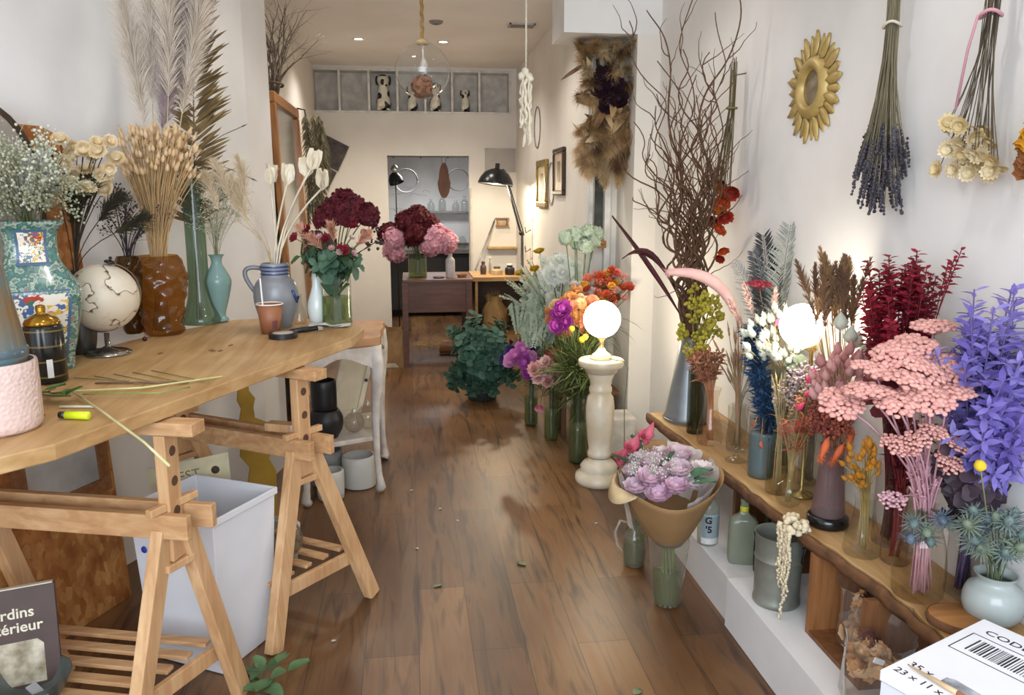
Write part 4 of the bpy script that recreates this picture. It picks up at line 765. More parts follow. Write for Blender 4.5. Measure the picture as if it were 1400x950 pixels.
bunch('pampas_plume', 'fluffy beige pampas plume arching left from the stoneware jug', 'beige plumes in the stoneware jug', JG, TZ + .27, .035, .03, 0, None, None, plume(.16, .045, 420, .5, .0018), mat('#e3d3b8', '#d0bb98', .9), mat('#cdb98f', None, .8), .0017, cat='grass', hname='plume', tips=[(-.70, 3.43, 1.48), (-.72, 3.41, 1.54), (-.66, 3.42, 1.44), (-.66, 3.44, 1.54), (-.77, 3.42, 1.49)], hd=V((-.25, 0, 1)))
bunch('palm_spear', 'bleached white palm spear on a pale stalk in the jug', 'white spears in the jug', JG, TZ + .27, .04, .035, 0, None, None, lambda mb, p, d: [mb.leaf(p - d * .012, d + rdir() * .28, rdir(), R.uniform(.07, .095), .045, R.uniform(-.1, .25), 3, .12, .45) for _ in range(9)], mat('#ede4d0', '#ddd0b4', .8, 20), mat('#e4d9c0', None, .8), .0045, hname='spear_head', tips=[(-.492, 3.43, 1.60), (-.415, 3.43, 1.63), (-.39, 3.41, 1.66), (-.352, 3.43, 1.58), (-.565, 3.45, 1.60)], hd=V((.15, 0, 1)))
# paper cup
t = thing('paper_cup', 'brown paper coffee cup with stirrer on the table', 'cup', (-.565, 3.275, TZ)); m = MB(); m.lathe([(.0005, .003), (.036, .003), (.036, 0), (.037, 0), (.052, .118), (.0505, .118), (.0355, .006), (.0005, .006)], n=32); m.build('body', mat('#9c6545', '#875438', .5, 5), t)
m = MB(); m.tube([V((.0525 * math.cos(a), .0525 * math.sin(a), .119)) for a in [2 * PI * i / 32 for i in range(33)]], .0028, 6); m.build('rim', mat('#f0ece4', None, .5), t)
m = MB(); m.bar((-.02, -.02, .02), (-.035, .02, .22), .006, .0015); m.build('stirrer', mat('#f2eee6', None, .5), t, False)
m = MB(); m.lathe([(.0005, .095), (.0485, .095)], n=24); m.build('coffee', mat('#e9e1d4', None, .3), t)
m = MB(); m.lathe([(.0448, .02), (.0448 + .005, .06)] if False else [(.0402, .022), (.0443, .055)], n=6, a0=-1.25, a1=-.75); m.build('printed_mark', mat('#7a3a34', '#3c3a44', .5, 40), t)
# tape roll, knife, marker
t = thing('tape_roll', 'roll of tape with black sides near the coffee cup', 'tape', (-.50, 3.155, TZ)); m = MB(); m.lathe([(.04, 0), (.055, 0), (.055, .02), (.04, .02), (.04, 0)], n=32); sharp(m.build('tape_ring', mat('#1e1d1d', None, .4), t))
m = MB(); m.lathe([(.0395, .001), (.0395, .022), (.0005, .022)], n=28); m.build('pale_core', mat('#b5aa9a', None, .6), t)
t = thing('pruning_knife', 'black handled pruning knife lying at the table end', 'knife', (-.385, 3.295, TZ)); d_ = V((.78, .55, 0)).normalized(); m = MB(); m.tube([d_ * -.12 + V((0, 0, .012)), d_ * -.06 + V((0, 0, .013)), d_ * .0 + V((0, 0, .012))], [.009, .0115, .010], 8); m.build('handle', mat('#17171a', None, .35), t)
m = MB(); m.bar(d_ * .0005 + V((0, 0, .010)), d_ * .022 + V((0, 0, .010)), .018, .012); m.build('bolster', mat('#c9c8c6', None, .25, metal=.8), t, False)
px_ = V((-d_.y, d_.x, 0)); m = MB(); m.slab([(.0225, -.008), (.10, -.004), (.115, .004), (.0225, .008)], (0, 0, .009), d_, px_, .002); m.build('blade', mat('#9aa0a8', None, .2, metal=.9), t, False)
t = thing('paper_tray', 'crumpled white paper at the far table edge', 'paper', (-.36, 3.40, TZ)); m = MB(); vs = [V((-.07 + .035 * i, -.035 + .035 * j, .004 + R.uniform(0, .012))) for j in range(3) for i in range(6)]; m.add(vs, [(j * 6 + i, j * 6 + i + 1, j * 6 + i + 7, j * 6 + i + 6) for j in range(2) for i in range(5)]); solid(m.build('sheet', mat('#e9e7e2', None, .6), t, False), .001)
t = thing('highlighter', 'fluorescent yellow highlighter pen on the table front edge', 'pen', (-.84, 2.035, TZ + .0105)); m = MB(); m.tube([(-.02, .004, 0), (.038, -.009, 0), (.04, -.0095, 0)], [.0105, .0105, .0085], 12); m.build('barrel', mat('#cfe024', '#c2d41c', .35), t); m = MB(); m.tube([(-.0365, .008, 0), (-.0205, .0042, 0)], [.0085, .0095], 12); m.build('cap', mat('#1c1c1c', None, .4), t)
t = thing('dark_pebble', 'tiny dark red bead on the table beside the globe', 'bead', (-1.015, 3.15, TZ + .008)); m = MB(); m.ball((0, 0, 0), .009, 9, 7); m.build('bead', mat('#43141c', None, .3), t); m = MB(); m.tube([(0, 0, .008), (.002, 0, .014)], .001, 4); m.build('stalk', BROWN, t)
def clip(lab, pts, r_, mt, grp=None, leaf_=None):
    o0 = V(pts[0]); t = thing('plant_clipping', lab, 'stem', o0, grp); m = MB(); m.tube([V(p) - o0 for p in pts], r_, 6); m.build('stem', mt, t)
    if leaf_: m = MB(); [m.leaf(V(p) - o0, V(dd), (0, 0, 1), L, W, .1, 4, tip=.2) for p, dd, L, W in leaf_]; m.build('leaf', leafm('#5f8a4a', '#4a7038'), t)
z_ = TZ + .004
clip('long pale cut stem reaching from the table over the bin', [(-.94, 2.29, z_ + .006), (-.78, 2.06, z_ + .006), (-.60, 1.80, z_), (-.51, 1.665, z_ - .012)], .0032, mat('#cfc99a', '#b3ad78', .6))
clip('reddish brown cut stem lying among the table clippings', [(-.93, 2.42, z_), (-.66, 2.40, z_)], .003, mat('#7d5b48', None, .6))
clip('pale yellow cut stem pointing at the table edge', [(-.98, 2.31, z_ + .003), (-.77, 2.33, z_ + .003), (-.575, 2.45, z_ + .003)], .003, mat('#d4cf8e', None, .6))
clip('thin green cut stem along the table front edge', [(-.90, 2.25, z_ + .008), (-.70, 2.24, z_ + .008), (-.63, 2.30, z_ + .008)], .0022, mat('#8a9a4c', None, .6))
clip('leafy green clipping beside the black jar', [(-1.03, 2.30, z_), (-.97, 2.24, z_ + .008), (-.92, 2.22, z_ + .012)], .003, mat('#6d7f42', None, .6), None, [((-.97, 2.24, z_ + .012), (.6, -.7, .25), .085, .06), ((-.99, 2.26, z_ + .012), (-.3, -1, .3), .07, .045), ((-1.02, 2.29, z_ + .01), (.9, .3, .3), .06, .04), ((-.93, 2.22, z_ + .014), (.8, -.3, .5), .06, .04)])
clip('short white cut stem next to the highlighter', [(-.92, 2.15, z_), (-.83, 2.14, z_)], .0035, mat('#dcdcc0', None, .6))
for k in range(5): clip('thin cut twig scattered on the table near oriental vase', [(-1.02 + .05 * k, 2.50 + .02 * k, z_), (-.84 + .06 * k, 2.42 - .01 * k + R.uniform(-.03, .03), z_)], .0015, mat('#7a7a42', None, .6), 'thin twigs on the table')
# vases at the far end
vessel('milk_glass_vase', 'slender white milk-glass vase at the far table end', 'vase', (-.405, 3.52, TZ), [(.03, 0), (.034, .006), (.042, .05), (.04, .09), (.022, .15), (.017, .19), (.021, .215), (.027, .225)], mat('#dfe6e2', '#d2dad6', .15, 5), .003)
vessel('glass_cylinder', 'clear glass cylinder vase with the mixed red bouquet', 'vase', (-.318, 3.47, TZ), [(.062, 0), (.065, .008), (.064, .1), (.065, .21)], GL, water=(.12, WATER))
vessel('small_clear_bottle', 'small clear bottle between the jug and white vase', 'bottle', (-.48, 3.50, TZ), [(.028, 0), (.032, .008), (.026, .05), (.012, .09), (.012, .125), (.016, .13)], glass('#e6e6dc'), n=20)
CV = (-.318, 3.47, TZ)
bunch('eucalyptus_sprig', 'blue-green eucalyptus stem in the mixed red bouquet', 'eucalyptus in the red bouquet', CV, TZ + .21, .045, .045, 16, (-.33, 3.45, 1.28), (.17, .10, .06), leafy(.12, 11, .066, .055, .9, rnd=True), [leafm('#5d7f68', '#4a6b56'), leafm('#4c6a44', '#3b5634')], GREENST, .002, hname='leaves')
bunch('dark_carnation', 'deep red carnation at top of the mixed bouquet', 'dark red blooms in the mixed bouquet', CV, TZ + .21, .04, .04, 0, None, None, globe_of_petals(.05, 130, .028, -.4), petal('#6a1422', '#4a0c18'), GREENST, .0025, tips=[(-.305, 3.48, 1.49), (-.23, 3.47, 1.49), (-.26, 3.43, 1.46), (-.18, 3.48, 1.46), (-.345, 3.50, 1.45), (-.27, 3.52, 1.52)])
bunch('red_rose', 'small red rose low in the mixed bouquet', 'red roses in the mixed bouquet', CV, TZ + .21, .045, .045, 0, None, None, ruffle(.026, 5, 6), petal('#a3283a', '#7f1c2c'), GREENST, tips=[(-.42, 3.41, 1.40), (-.19, 3.40, 1.38), (-.28, 3.38, 1.32), (-.47, 3.44, 1.37), (-.24, 3.39, 1.42), (-.35, 3.40, 1.36)])
bunch('peach_astilbe', 'peach feathery astilbe in the mixed bouquet', 'astilbe in the mixed bouquet', CV, TZ + .21, .045, .045, 0, None, None, plume(.09, .028, 150, .1, .005), mat('#d6a68c', '#c08a6e', .8), GREENST, hname='plume', tips=[(-.36, 3.40, 1.33), (-.31, 3.38, 1.36), (-.40, 3.42, 1.35), (-.22, 3.40, 1.34)])
bunch('cream_bloom', 'small cream-pink bloom in the mixed bouquet', 'cream blooms in mixed bouquet', CV, TZ + .21, .045, .045, 9, (-.30, 3.40, 1.35), (.15, .06, .06), daisy(.018, 8, 2), [petal('#e9cdbb'), petal('#e2b0b0'), petal('#f0e8d8')], GREENST, .0015)
bunch('berry_twig', 'dark berry twig sticking out right of the bouquet', 'berry twigs in the bouquet', CV, TZ + .21, .05, .045, 0, None, None, cluster(9, .035, .006), mat('#2a2024', None, .3), BROWN, tips=[(-.15, 3.42, 1.41), (-.13, 3.43, 1.36), (-.16, 3.40, 1.34)], hname='berries')

# ================================================================ console table behind
WHT = mat('#d9d3cb', '#b9ada2', .6, 14); t = thing('console_table', 'white carved console table with curved legs behind the bench', 'console table', (0, 0, 0)); t.location = (-.38, 4.22, 0)
CQ = [(-.17, -.33), (.20, -.16), (.21, .38), (-.17, .28)]
m = MB(); pp = []
for i in range(4):
    a, b2 = V((*CQ[i], 0)), V((*CQ[(i + 1) % 4], 0))
    for j in range(8): q_ = a.lerp(b2, j / 8) * 1.07; pp.append((q_.x + R.uniform(-.007, .007), q_.y + R.uniform(-.007, .007)))
m.prism(pp, .792, .84); bevel(m.build('top', mat('#c79a70', '#a5774e', .5, 7), t, False), .006)
for i in range(4):
    a, b2 = V((*CQ[i], 0)), V((*CQ[(i + 1) % 4], 0)); d_ = (b2 - a).normalized(); m = MB(); L = (b2 - a).length; poly = [(.03, 0), (L - .03, 0)] + [(L - .03 - (L - .06) * k / 12, -.075 - .028 * math.cos(2 * PI * k / 12) + (-.02 if k in (0, 12) else 0)) for k in range(13)]
    m.slab(poly, a * .97 + V((0, 0, .791)), d_, (0, 0, 1), .02); m.build('apron', WHT, t, False)
for x, y in CQ:
    r_ = V((x, y, 0)).normalized(); c = V((x, y, 0)) * .95; m = MB()
    pf = [(.0, .012, .026), (.018, .03, .024), (.004, .09, .017), (-.008, .2, .017), (-.01, .35, .020), (-.002, .5, .025), (.012, .62, .033), (.012, .70, .036), (.0, .79, .034)]
    m.tube([c + r_ * o + V((0, 0, z)) for o, z, _ in pf], [w_ for *_, w_ in pf], 9); m.build('leg', WHT, t)
m = MB(); m.prism([(x * .9, y * .9) for x, y in CQ], .28, .305); bevel(m.build('lower_shelf', WHT, t, False), .004)
CH = (-.38, 4.22)
o = vessel('black_pot', 'round matte black pot on the console lower shelf', 'pot', (-.455, 4.09, .3055), [(.06, 0), (.085, .05), (.09, .10), (.075, .14), (.068, .15)], mat('#232325', None, .45), .006)
vessel('black_cylinder', 'black cylinder pot stacked on the round black pot', 'pot', (-.46, 4.09, .4565), [(.062, 0), (.066, .006), (.066, .15), (.063, .155)], mat('#1d1d20', None, .4), .006)
for x, y, r_, lab in ((-.315, 4.16, .055, 'clear glass ball ornament on console shelf, left one'), (-.245, 4.22, .065, 'clear glass ball ornament on console shelf, right one')):
    t = thing('glass_ornament', lab, 'ornament', (x, y, .3055)); m = MB(); m.ball((0, 0, r_), r_, 20, 14); m.build('ball', glass('#d8d2c6', .05, .1, .35), t); m = MB(); m.lathe([(.012, r_ * 1.97), (.014, r_ * 2.1), (.006, r_ * 2.3), (.0005, r_ * 2.5)], n=12); m.build('cap', mat('#cfc9bf', None, .3, metal=.5), t)
t = thing('panelled_board', 'cream panelled cupboard door leaning behind console legs', 'door', (-.40, 4.52, .3055)); dx = V((.9, .45, 0)).normalized(); dy = V((.25, .1, 1)).normalized(); m = MB(); CRM = mat('#d8cfb8', '#c8bea6', .6, 8); m.slab([(-.10, 0), (.10, 0), (.10, .40), (-.10, .40)], (0, 0, .0), dx, dy, .015); m.build('panel', CRM, t, False)
m = MB(); [m.slab(a, dx.cross(dy).normalized() * .0155, dx, dy, .006) for a in ([(-.10, 0), (.10, 0), (.10, .03), (-.10, .03)], [(-.10, .37), (.10, .37), (.10, .40), (-.10, .40)], [(-.10, .0301), (-.07, .0301), (-.07, .3699), (-.10, .3699)], [(.07, .0301), (.10, .0301), (.10, .3699), (.07, .3699)])]; m.build('moulding', mat('#e0d8c4', None, .6), t, False)
m = MB(); m.ball(dx * .08 + dy * .2 + dx.cross(dy).normalized() * .03, .01, 8, 6); m.build('knob', mat('#3b332b', None, .4), t)
vessel('white_pot', 'white ceramic pot on the floor behind the console leg', 'pot', (-.30, 4.17, .0005), [(.075, 0), (.088, .006), (.09, .17), (.086, .175)], mat('#c9c6be', '#bab7ae', .5, 6), .008)
vessel('small_white_pot', 'smaller white pot on floor between console front legs', 'pot', (-.435, 4.0, .0005), [(.058, 0), (.068, .006), (.07, .15), (.066, .155)], mat('#d0cdc4', '#c0bdb4', .5, 6), .007)
vessel('grey_pot', 'grey pot on the floor behind the smaller white pot', 'pot', (-.475, 4.22, .0005), [(.07, 0), (.082, .006), (.085, .19), (.08, .195)], mat('#8f908e', '#7c7d7b', .5, 6), .008)
t = vessel('slat_glass_bowl', 'clear glass bowl sitting on the far trestle slats', 'bowl', (-.50, 2.88, .217), [(.04, 0), (.07, .03), (.075, .07), (.06, .11), (.055, .115)], glass('#cfc9ba', .04, .1, .35), .004)
vessel('white_planter', 'square white planter on floor behind the trestle leg', 'planter', (-.585, 3.32, .0005), [(.055, 0), (.06, .005), (.075, .16), (.07, .165)], mat('#d6d3cb', None, .5), .006, sq=6, rot=.5)
# big framed mirror on the floor, twigs, grey plume
t = thing('framed_mirror', 'tall gilded wood framed mirror leaning on the left wall', 'mirror', (-.815, 5.46, .0005)); MX = V((0, 1, 0)); MY = V((-.03, 0, 1)).normalized(); GF = wood('#b07c45', '#8e5d2e', 2, .35); Wm, Hm, bw = 1.18, 2.21, .07; m = MB()
for a in ([(0, 0), (Wm, 0), (Wm, bw), (0, bw)], [(0, Hm - bw), (Wm, Hm - bw), (Wm, Hm), (0, Hm)], [(0, bw), (bw, bw), (bw, Hm - bw), (0, Hm - bw)], [(Wm - bw, bw), (Wm, bw), (Wm, Hm - bw), (Wm - bw, Hm - bw)]): m.slab(a, (0, 0, 0), MX, MY, .045)
bevel(m.build('frame', GF, t, False), .012); m = MB(); m.slab([(bw, bw), (Wm - bw, bw), (Wm - bw, Hm - bw), (bw, Hm - bw)], MX.cross(MY) * .012, MX, MY, .006); m.build('mirror_glass', mat('#c9c6c0', '#b8b4ac', .12, 4, .75), t, False)
def twig(mb, p, d, L, r_, depth=2, wig=.25, seg=9, grav=0):
    pts = [V(p)]; d = V(d).normalized(); rad = [r_]
    for i in range(seg):
        d = (d + rv(wig) + V((0, 0, grav))).normalized(); pts.append(pts[-1] + d * L / seg); rad.append(r_ * (1 - .75 * (i + 1) / seg))
        if depth and i > 1 and R.random() < .42: twig(mb, pts[-1], d + rdir() * .8, L * R.uniform(.3, .5), rad[-1] * .6, depth - 1, wig, 5, grav)
    mb.tube(pts, rad, 5)
t = thing('twig_bundle', 'grey-brown bare twig bundle standing above the framed mirror', 'twigs', (-.868, 5.62, 2.205)); TW = mat('#75685a', '#574c40', .85, 30)
for k in range(26): m = MB(); twig(m, (.03 * R.uniform(-1, 1), .10 * R.uniform(-1, 1), .0), (R.uniform(-.02, .28), R.uniform(-.15, .2), 1), R.uniform(.42, .60), .006, 2, .2); m.build('twig', TW, t)
m = MB(); m.tube([V((.055 * math.cos(a) + .01, .12 * math.sin(a), .06)) for a in [2 * PI * i / 20 for i in range(21)]], .008, 5); m.build('binding', mat('#5b4a38', None, .9), t)
t = thing('grey_plume', 'long grey-green furry plume hanging on the wall beyond the mirror', 'plume', (-.895, 7.25, 2.22)); m = MB(); FUR = mat('#857c60', '#6a6248', .95, 20)
for kx, L in ((.03, .95), (.10, .88), (.15, .78)):
    for i in range(900):
        tt = R.random(); c = V((kx + .02 * math.sin(tt * 4), R.uniform(-.02, .02), -L * tt)); a = R.uniform(0, 6.28); m.blade(c, V((math.cos(a), math.sin(a), -1.1)), .10 * math.sin(PI * (tt * .8 + .15)) + .01, .007, .2)
m.build('fur', FUR, t); m = MB(); m.tube([(-.034, 0, .06), (.03, 0, .05), (.05, 0, -.1), (.06, 0, -.9)], .008, 6); m.build('stalk', BROWN, t)
t = thing('hydrangea_pot', 'dusky purple dried hydrangea behind the mixed bouquet', 'plant', (-.43, 4.38, .8408)); m = MB(); m.lathe([(.0005, 0), (.06, 0), (.075, .1), (.07, .12), (.06, .115), (.0005, .11)], n=22); m.build('pot', mat('#4a4038', None, .6), t); m = MB()
for k in range(7): m.tube(bez((0, 0, .1), (R.uniform(-.02, .02), 0, .3), (R.uniform(-.1, .08), R.uniform(-.06, .06), R.uniform(.40, .55))), .003, 5)
m.build('stems', BROWN, t)
for k in range(5): m = MB(); globe_of_petals(.05, 110, .026)(m, V((R.uniform(-.12, .0), R.uniform(-.06, .06), R.uniform(.36, .48))), V((0, 0, 1))); m.build('flower_head', petal('#6b4a52', '#52363e'), t)
# greenery and debris on the floor
t = thing('cut_greenery', 'leafy green cutting lying on the floor by trestle foot', 'cutting', (-.50, 2.42, .0)); m = MB(); m.tube([(-.08, .03, .01), (.03, -.06, .02), (.10, -.16, .015)], .004, 5); m.build('stem', GREENST, t)
for k in range(16): m = MB(); m.leaf((R.uniform(-.07, .08), R.uniform(-.16, .06), .012 + R.uniform(0, .05)), (R.uniform(-1, 1), R.uniform(-1, 1), R.uniform(0, .5)), (0, 0, 1), R.uniform(.05, .08), R.uniform(.04, .055), .2, 4, tip=.4); m.build('leaf', leafm('#5f7d52', '#47643c'), t)
for k, (x, y) in enumerate(((.08, 2.98), (.44, 3.12), (.0, 3.33), (.12, 3.78), (.2, 3.62), (-.02, 4.05), (-.30, 2.62), (.62, 2.02), (-.19, 2.14), (.86, 3.5), (.68, 2.2))):
    lf = k in (0, 1, 7, 8, 10); m = MB(); L = R.uniform(.035, .05) if lf else .018; m.leaf((-L / 2, 0, .003), (1, R.uniform(-.4, .4), .05), (0, 0, 1), L, L * .7, .12, 4, tip=.3)
    o = solid(m.build('fallen_leaf' if lf else 'petal_scrap', leafm('#8f9a76', '#77835f') if lf else petal('#e2dcd0')), .0008); o.location = (x, y, .001); o.rotation_euler = (0, 0, R.uniform(0, 6))
    tag(o, 'small green leaf lying on the plank floor' if lf else 'tiny white petal scrap lying on the plank floor', 'leaf' if lf else 'petal', 'fallen leaves' if lf else 'fallen petals')

# ================================================================ floor flowers on the right of the corridor
def floorvase(lab, x, y, h, r_=.055, c='#e6ece0', wat=.5):
    return vessel('floor_vase', lab, 'vase', (x, y, .0005), [(r_ * .8, 0), (r_ * .86, .008), (r_ * .9, h * .5), (r_, h)], glass(c, .03, .0, .3), .004, 24, water=(h * wat, glass('#b5bd8a', .03, .15)))
DGS = leafm('#4d5d2c', '#36441f')
def greens(v, h, n=22, spread=.08, top=.2):
    bunch('tall_greenery', 'green flower stem standing in the glass vase ' + v[3], 'stems in the vase ' + v[3], v[:3], h, .045, .04, n, (v[0], v[1], h + top * .4), (spread, spread, top * .5), leafy(.30, 9, .16, .011, .28), [DGS, leafm('#6f7a3e', '#525c2c'), leafm('#5d6a34', '#414b22')], DGS, .0026, cat='stem', hname='leaves')
VA = (.80, 5.20, .0005, 'beside the eucalyptus'); VB = (.88, 4.86, .0005, 'behind the pink carnations'); VC = (.955, 4.40, .0005, 'nearest the pedestal'); VD = (1.02, 4.72, .0005, 'behind the pedestal'); VE = (.98, 5.10, .0005, 'under the silver foliage')
for v, h in ((VA, .40), (VB, .42), (VC, .50), (VD, .52), (VE, .50)): floorvase('tall clear floor vase ' + v[3], v[0], v[1], h, .062 if v is VC else .055); greens(v, h, 56 if v in (VC, VD) else 22, .13 if v in (VC, VD) else .09, .30)
# eucalyptus in a bucket
vessel('dark_bucket', 'dark bucket holding the big eucalyptus bunch', 'bucket', (.53, 5.95, .0005), [(.10, 0), (.11, .01), (.13, .24), (.135, .25)], mat('#2c332f', None, .5), .006)
EUC = [leafm('#4f7561', '#3c5f4d'), leafm('#3d6350', '#2c4d3d'), leafm('#5f8570', '#4b6f5c')]
bunch('eucalyptus_branch', 'blue-green eucalyptus branch in the big bunch on the floor', 'eucalyptus bunch on the floor', (.53, 5.95, .0005), .26, .10, .08, 64, (.53, 5.88, .44), (.28, .24, .25), leafy(.24, 20, .085, .075, .95, rnd=True), EUC, leafm('#54664a'), .003, hname='leaves')
bunch('eucalyptus_branch', 'blue-green eucalyptus branch hanging low over the dark bucket', 'low eucalyptus branches', (.53, 5.95, .0005), .26, .10, .08, 40, (.53, 5.72, .22), (.30, .10, .16), leafy(.24, 20, .085, .075, .95, rnd=True), EUC, leafm('#54664a'), .003, hname='leaves')
# silver foliage
SIL = [leafm('#e9ecd8', '#d4dac4'), leafm('#dce2cb', '#c2cbb2'), leafm('#f0f2e4', '#dde2d0')]
bunch('dusty_miller', 'silvery dusty miller stem in the large pale clump', 'silver foliage clump by the pedestal', VE[:3], .50, .05, .04, 84, (.87, 5.12, .93), (.27, .18, .22), frond(.17, 9, .034, .055), SIL, leafm('#9aa78f'), .003, hname='leaves')
bunch('drooping_sprig', 'drooping grey feathery foliage below the silver clump', 'drooping grey foliage', VA[:3], .40, .05, .04, 26, (.78, 4.95, .66), (.16, .10, .15), frond(.20, 16, .012, .05), [leafm('#bcc7b2', '#9dab97'), leafm('#a7b49c', '#8a9881')], leafm('#7f8c74'), .0025, hname='leaves', hd=V((-.2, -.5, -.6)))
bunch('white_chrysanthemum', 'large white chrysanthemum beside the silver foliage', 'white chrysanthemums', VE[:3], .50, .05, .04, 0, None, None, daisy(.085, 30, 3, .15, .12), petal('#f2f3ec', '#dfe3d8'), DGS, .003, tips=[(.97, 4.95, 1.06), (.90, 4.98, 1.05), (.95, 5.0, 1.12), (1.03, 4.98, 1.08)], hd=V((-.2, -.8, .5)))
bunch('pale_green_bloom', 'pale green globe bloom on a tall straight stem', 'pale green globe blooms', VD[:3], .52, .05, .04, 0, None, None, globe_of_petals(.042, 130, .022), petal('#dde8d4', '#c6d7bd'), leafm('#7d9a6a'), .0035, tips=[(.96, 4.86, 1.29), (1.02, 4.88, 1.31), (1.10, 4.88, 1.33), (1.14, 4.90, 1.27), (1.08, 4.84, 1.24), (1.17, 4.94, 1.31), (1.04, 4.92, 1.26)])
bunch('yellow_ranunculus', 'small yellow bloom poking above the silver foliage', 'yellow blooms above silver foliage', VE[:3], .50, .05, .04, 0, None, None, ruffle(.035, 5, 7), petal('#c9a21f', '#a8830f'), DGS, tips=[(.86, 5.24, 1.17), (.73, 5.22, 1.03), (.80, 5.05, 1.07)])
bunch('dark_red_bloom', 'dark red button bloom above the silver foliage', 'dark red blooms above silver foliage', VE[:3], .50, .05, .04, 0, None, None, daisy(.03, 14, 2, .5), petal('#6a1822', '#4c0f17'), DGS, tips=[(.97, 5.22, 1.15), (.66, 5.10, .60)])
OR = [petal('#e8ad6c', '#d99858'), petal('#eba684', '#da8e6c'), petal('#f2d8ac', '#e4c48c')]
bunch('orange_ranunculus', 'soft orange ruffled bloom beside the lit pedestal lamp', 'orange ruffled blooms by the pedestal', VC[:3], .50, .05, .045, 44, (.95, 4.52, .86), (.18, .10, .13), ruffle(.038, 5, 7), OR, DGS, .0025, hd=V((-.2, -.7, .6)))
bunch('wispy_sedge', 'olive green wispy grass stem rising from the front floor vase', 'wispy grass by the pedestal', VC[:3], .50, .055, .045, 60, (.92, 4.36, .64), (.15, .09, .13), leafy(.34, 8, .20, .010, .25), [DGS, leafm('#7a7f45', '#5c6032'), leafm('#66703a', '#4a5228')], DGS, .0022, hname='blades')
bunch('magenta_carnation', 'large magenta ruffled bloom among the orange ones', 'magenta blooms by pedestal', VC[:3], .50, .05, .045, 0, None, None, ruffle(.048, 6, 8), petal('#b044a8', '#8f2f8a'), DGS, .003, tips=[(.845, 4.42, .87), (.83, 4.40, .81), (.88, 4.41, .83), (.86, 4.43, .91)], hd=V((-.3, -.8, .5)))
bunch('coral_alstroemeria', 'coral orange cluster bloom behind the pedestal lamp', 'coral blooms behind the pedestal lamp', VD[:3], .52, .05, .04, 64, (1.17, 4.70, .97), (.17, .09, .13), daisy(.042, 6, 2, .7, .5), [petal('#d9603c', '#bb4527'), petal('#e9b44c', '#d99a35'), petal('#e98d78', '#d97260'), petal('#e6b4a8', '#d69a90')], DGS, .002, hd=V((-.2, -.6, .7)))
bunch('lilac_bloom', 'pale lilac bloom between silver foliage and orange blooms', 'pale lilac blooms', VD[:3], .52, .05, .04, 16, (1.05, 4.70, .98), (.09, .06, .06), ruffle(.035, 4, 6), [petal('#e3d3dc', '#cdb8c8'), petal('#efe6dc', '#ddd0c4')], DGS, .002)
bunch('craspedia', 'round yellow button flower beside the pedestal', 'yellow button flowers', VC[:3], .50, .05, .04, 0, None, None, lambda mb, p, d: mb.ball(p, .017, 12, 9, jit=.06), mat('#e3c41e', '#c9a814', .8, 60), leafm('#8a9a5c'), .0016, tips=[(.885, 4.28, .82), (.925, 4.20, .77), (.945, 4.20, .785)])
bunch('long_sedge', 'long arching grass blade behind the pedestal lamp', 'grass blades behind the pedestal', VD[:3], .52, .05, .04, 14, (1.20, 4.66, .80), (.10, .06, .12), leafy(.3, 5, .26, .014, .6, curl=.4), leafm('#8f9d68', '#74844f'), DGS, .002, hname='blades')
bunch('pink_peony', 'bright pink peony low by the eucalyptus', 'pink peonies low on the right', VA[:3], .40, .05, .04, 0, None, None, ruffle(.048, 6, 8), [petal('#d98ac6', '#c66eb2'), petal('#c566bd', '#a94aa4'), petal('#e2a9cf', '#d18fc0')], DGS, .003, tips=[(.66, 4.90, .54), (.71, 4.88, .51), (.75, 4.90, .53), (.70, 4.92, .58), (.73, 4.86, .44), (.63, 4.92, .50), (.78, 4.90, .49)], hd=V((-.3, -.8, .5)))
bunch('violet_bloom', 'dark violet bloom behind the bright pink peonies', 'dark violet blooms', VA[:3], .40, .05, .04, 0, None, None, ruffle(.04, 5, 7), petal('#4a4479', '#363060'), DGS, tips=[(.64, 4.97, .56), (.77, 5.0, .55), (.60, 4.98, .51)])
bunch('pale_pink_carnation', 'pale pink frilled bloom near the foot of silver foliage', 'pale pink blooms near the pedestal', VB[:3], .42, .05, .04, 14, (.80, 4.60, .50), (.09, .05, .07), daisy(.05, 9, 3, .3, .4), [petal('#ecc9c0', '#dcb0a8'), petal('#e8b3ad', '#d69a96')], DGS, .0025, hd=V((-.3, -.7, .5)))
bunch('scarlet_bloom', 'scarlet red round bloom above the pale pink ones', 'scarlet blooms', VB[:3], .42, .05, .04, 0, None, None, globe_of_petals(.04, 90, .022), petal('#a8202c', '#86141e'), DGS, tips=[(.85, 4.66, .60)])
bunch('drooping_pink_bloom', 'single small pink bloom hanging low near floor vases', None, VB[:3], .42, .05, .04, 0, None, None, ruffle(.028), petal('#e294a4'), DGS, tips=[(.74, 4.46, .33)])
# things at the pillar foot
t = thing('white_box', 'small white box on the floor beside the pillar foot', 'box', (1.20, 4.62, 0)); m = MB(); m.mm((-.10, -.10, 0), (.14, .12, .20)); bevel(m.build('box_body', mat('#dcd6cb', None, .7), t, False)); m = MB(); m.mm((-.102, -.102, .2005), (.142, .122, .215)); m.build('lid', mat('#e8e2d8', None, .7), t, False)
t = thing('low_bench', 'low brown wooden bench behind the floor vases', 'bench', (1.16, 4.98, 0)); m = MB(); m.mm((-.22, -.10, .27), (.17, .13, .30)); bevel(m.build('seat', wood('#8a6238', '#6d4a28', 0), t, False))
for x in (-.19, .14):
    for y in (-.07, .10): m = MB(); m.mm((x - .015, y - .015, 0), (x + .015, y + .015, .2695)); m.build('leg', wood('#6d4a28', '#573a1e', 2), t, False)

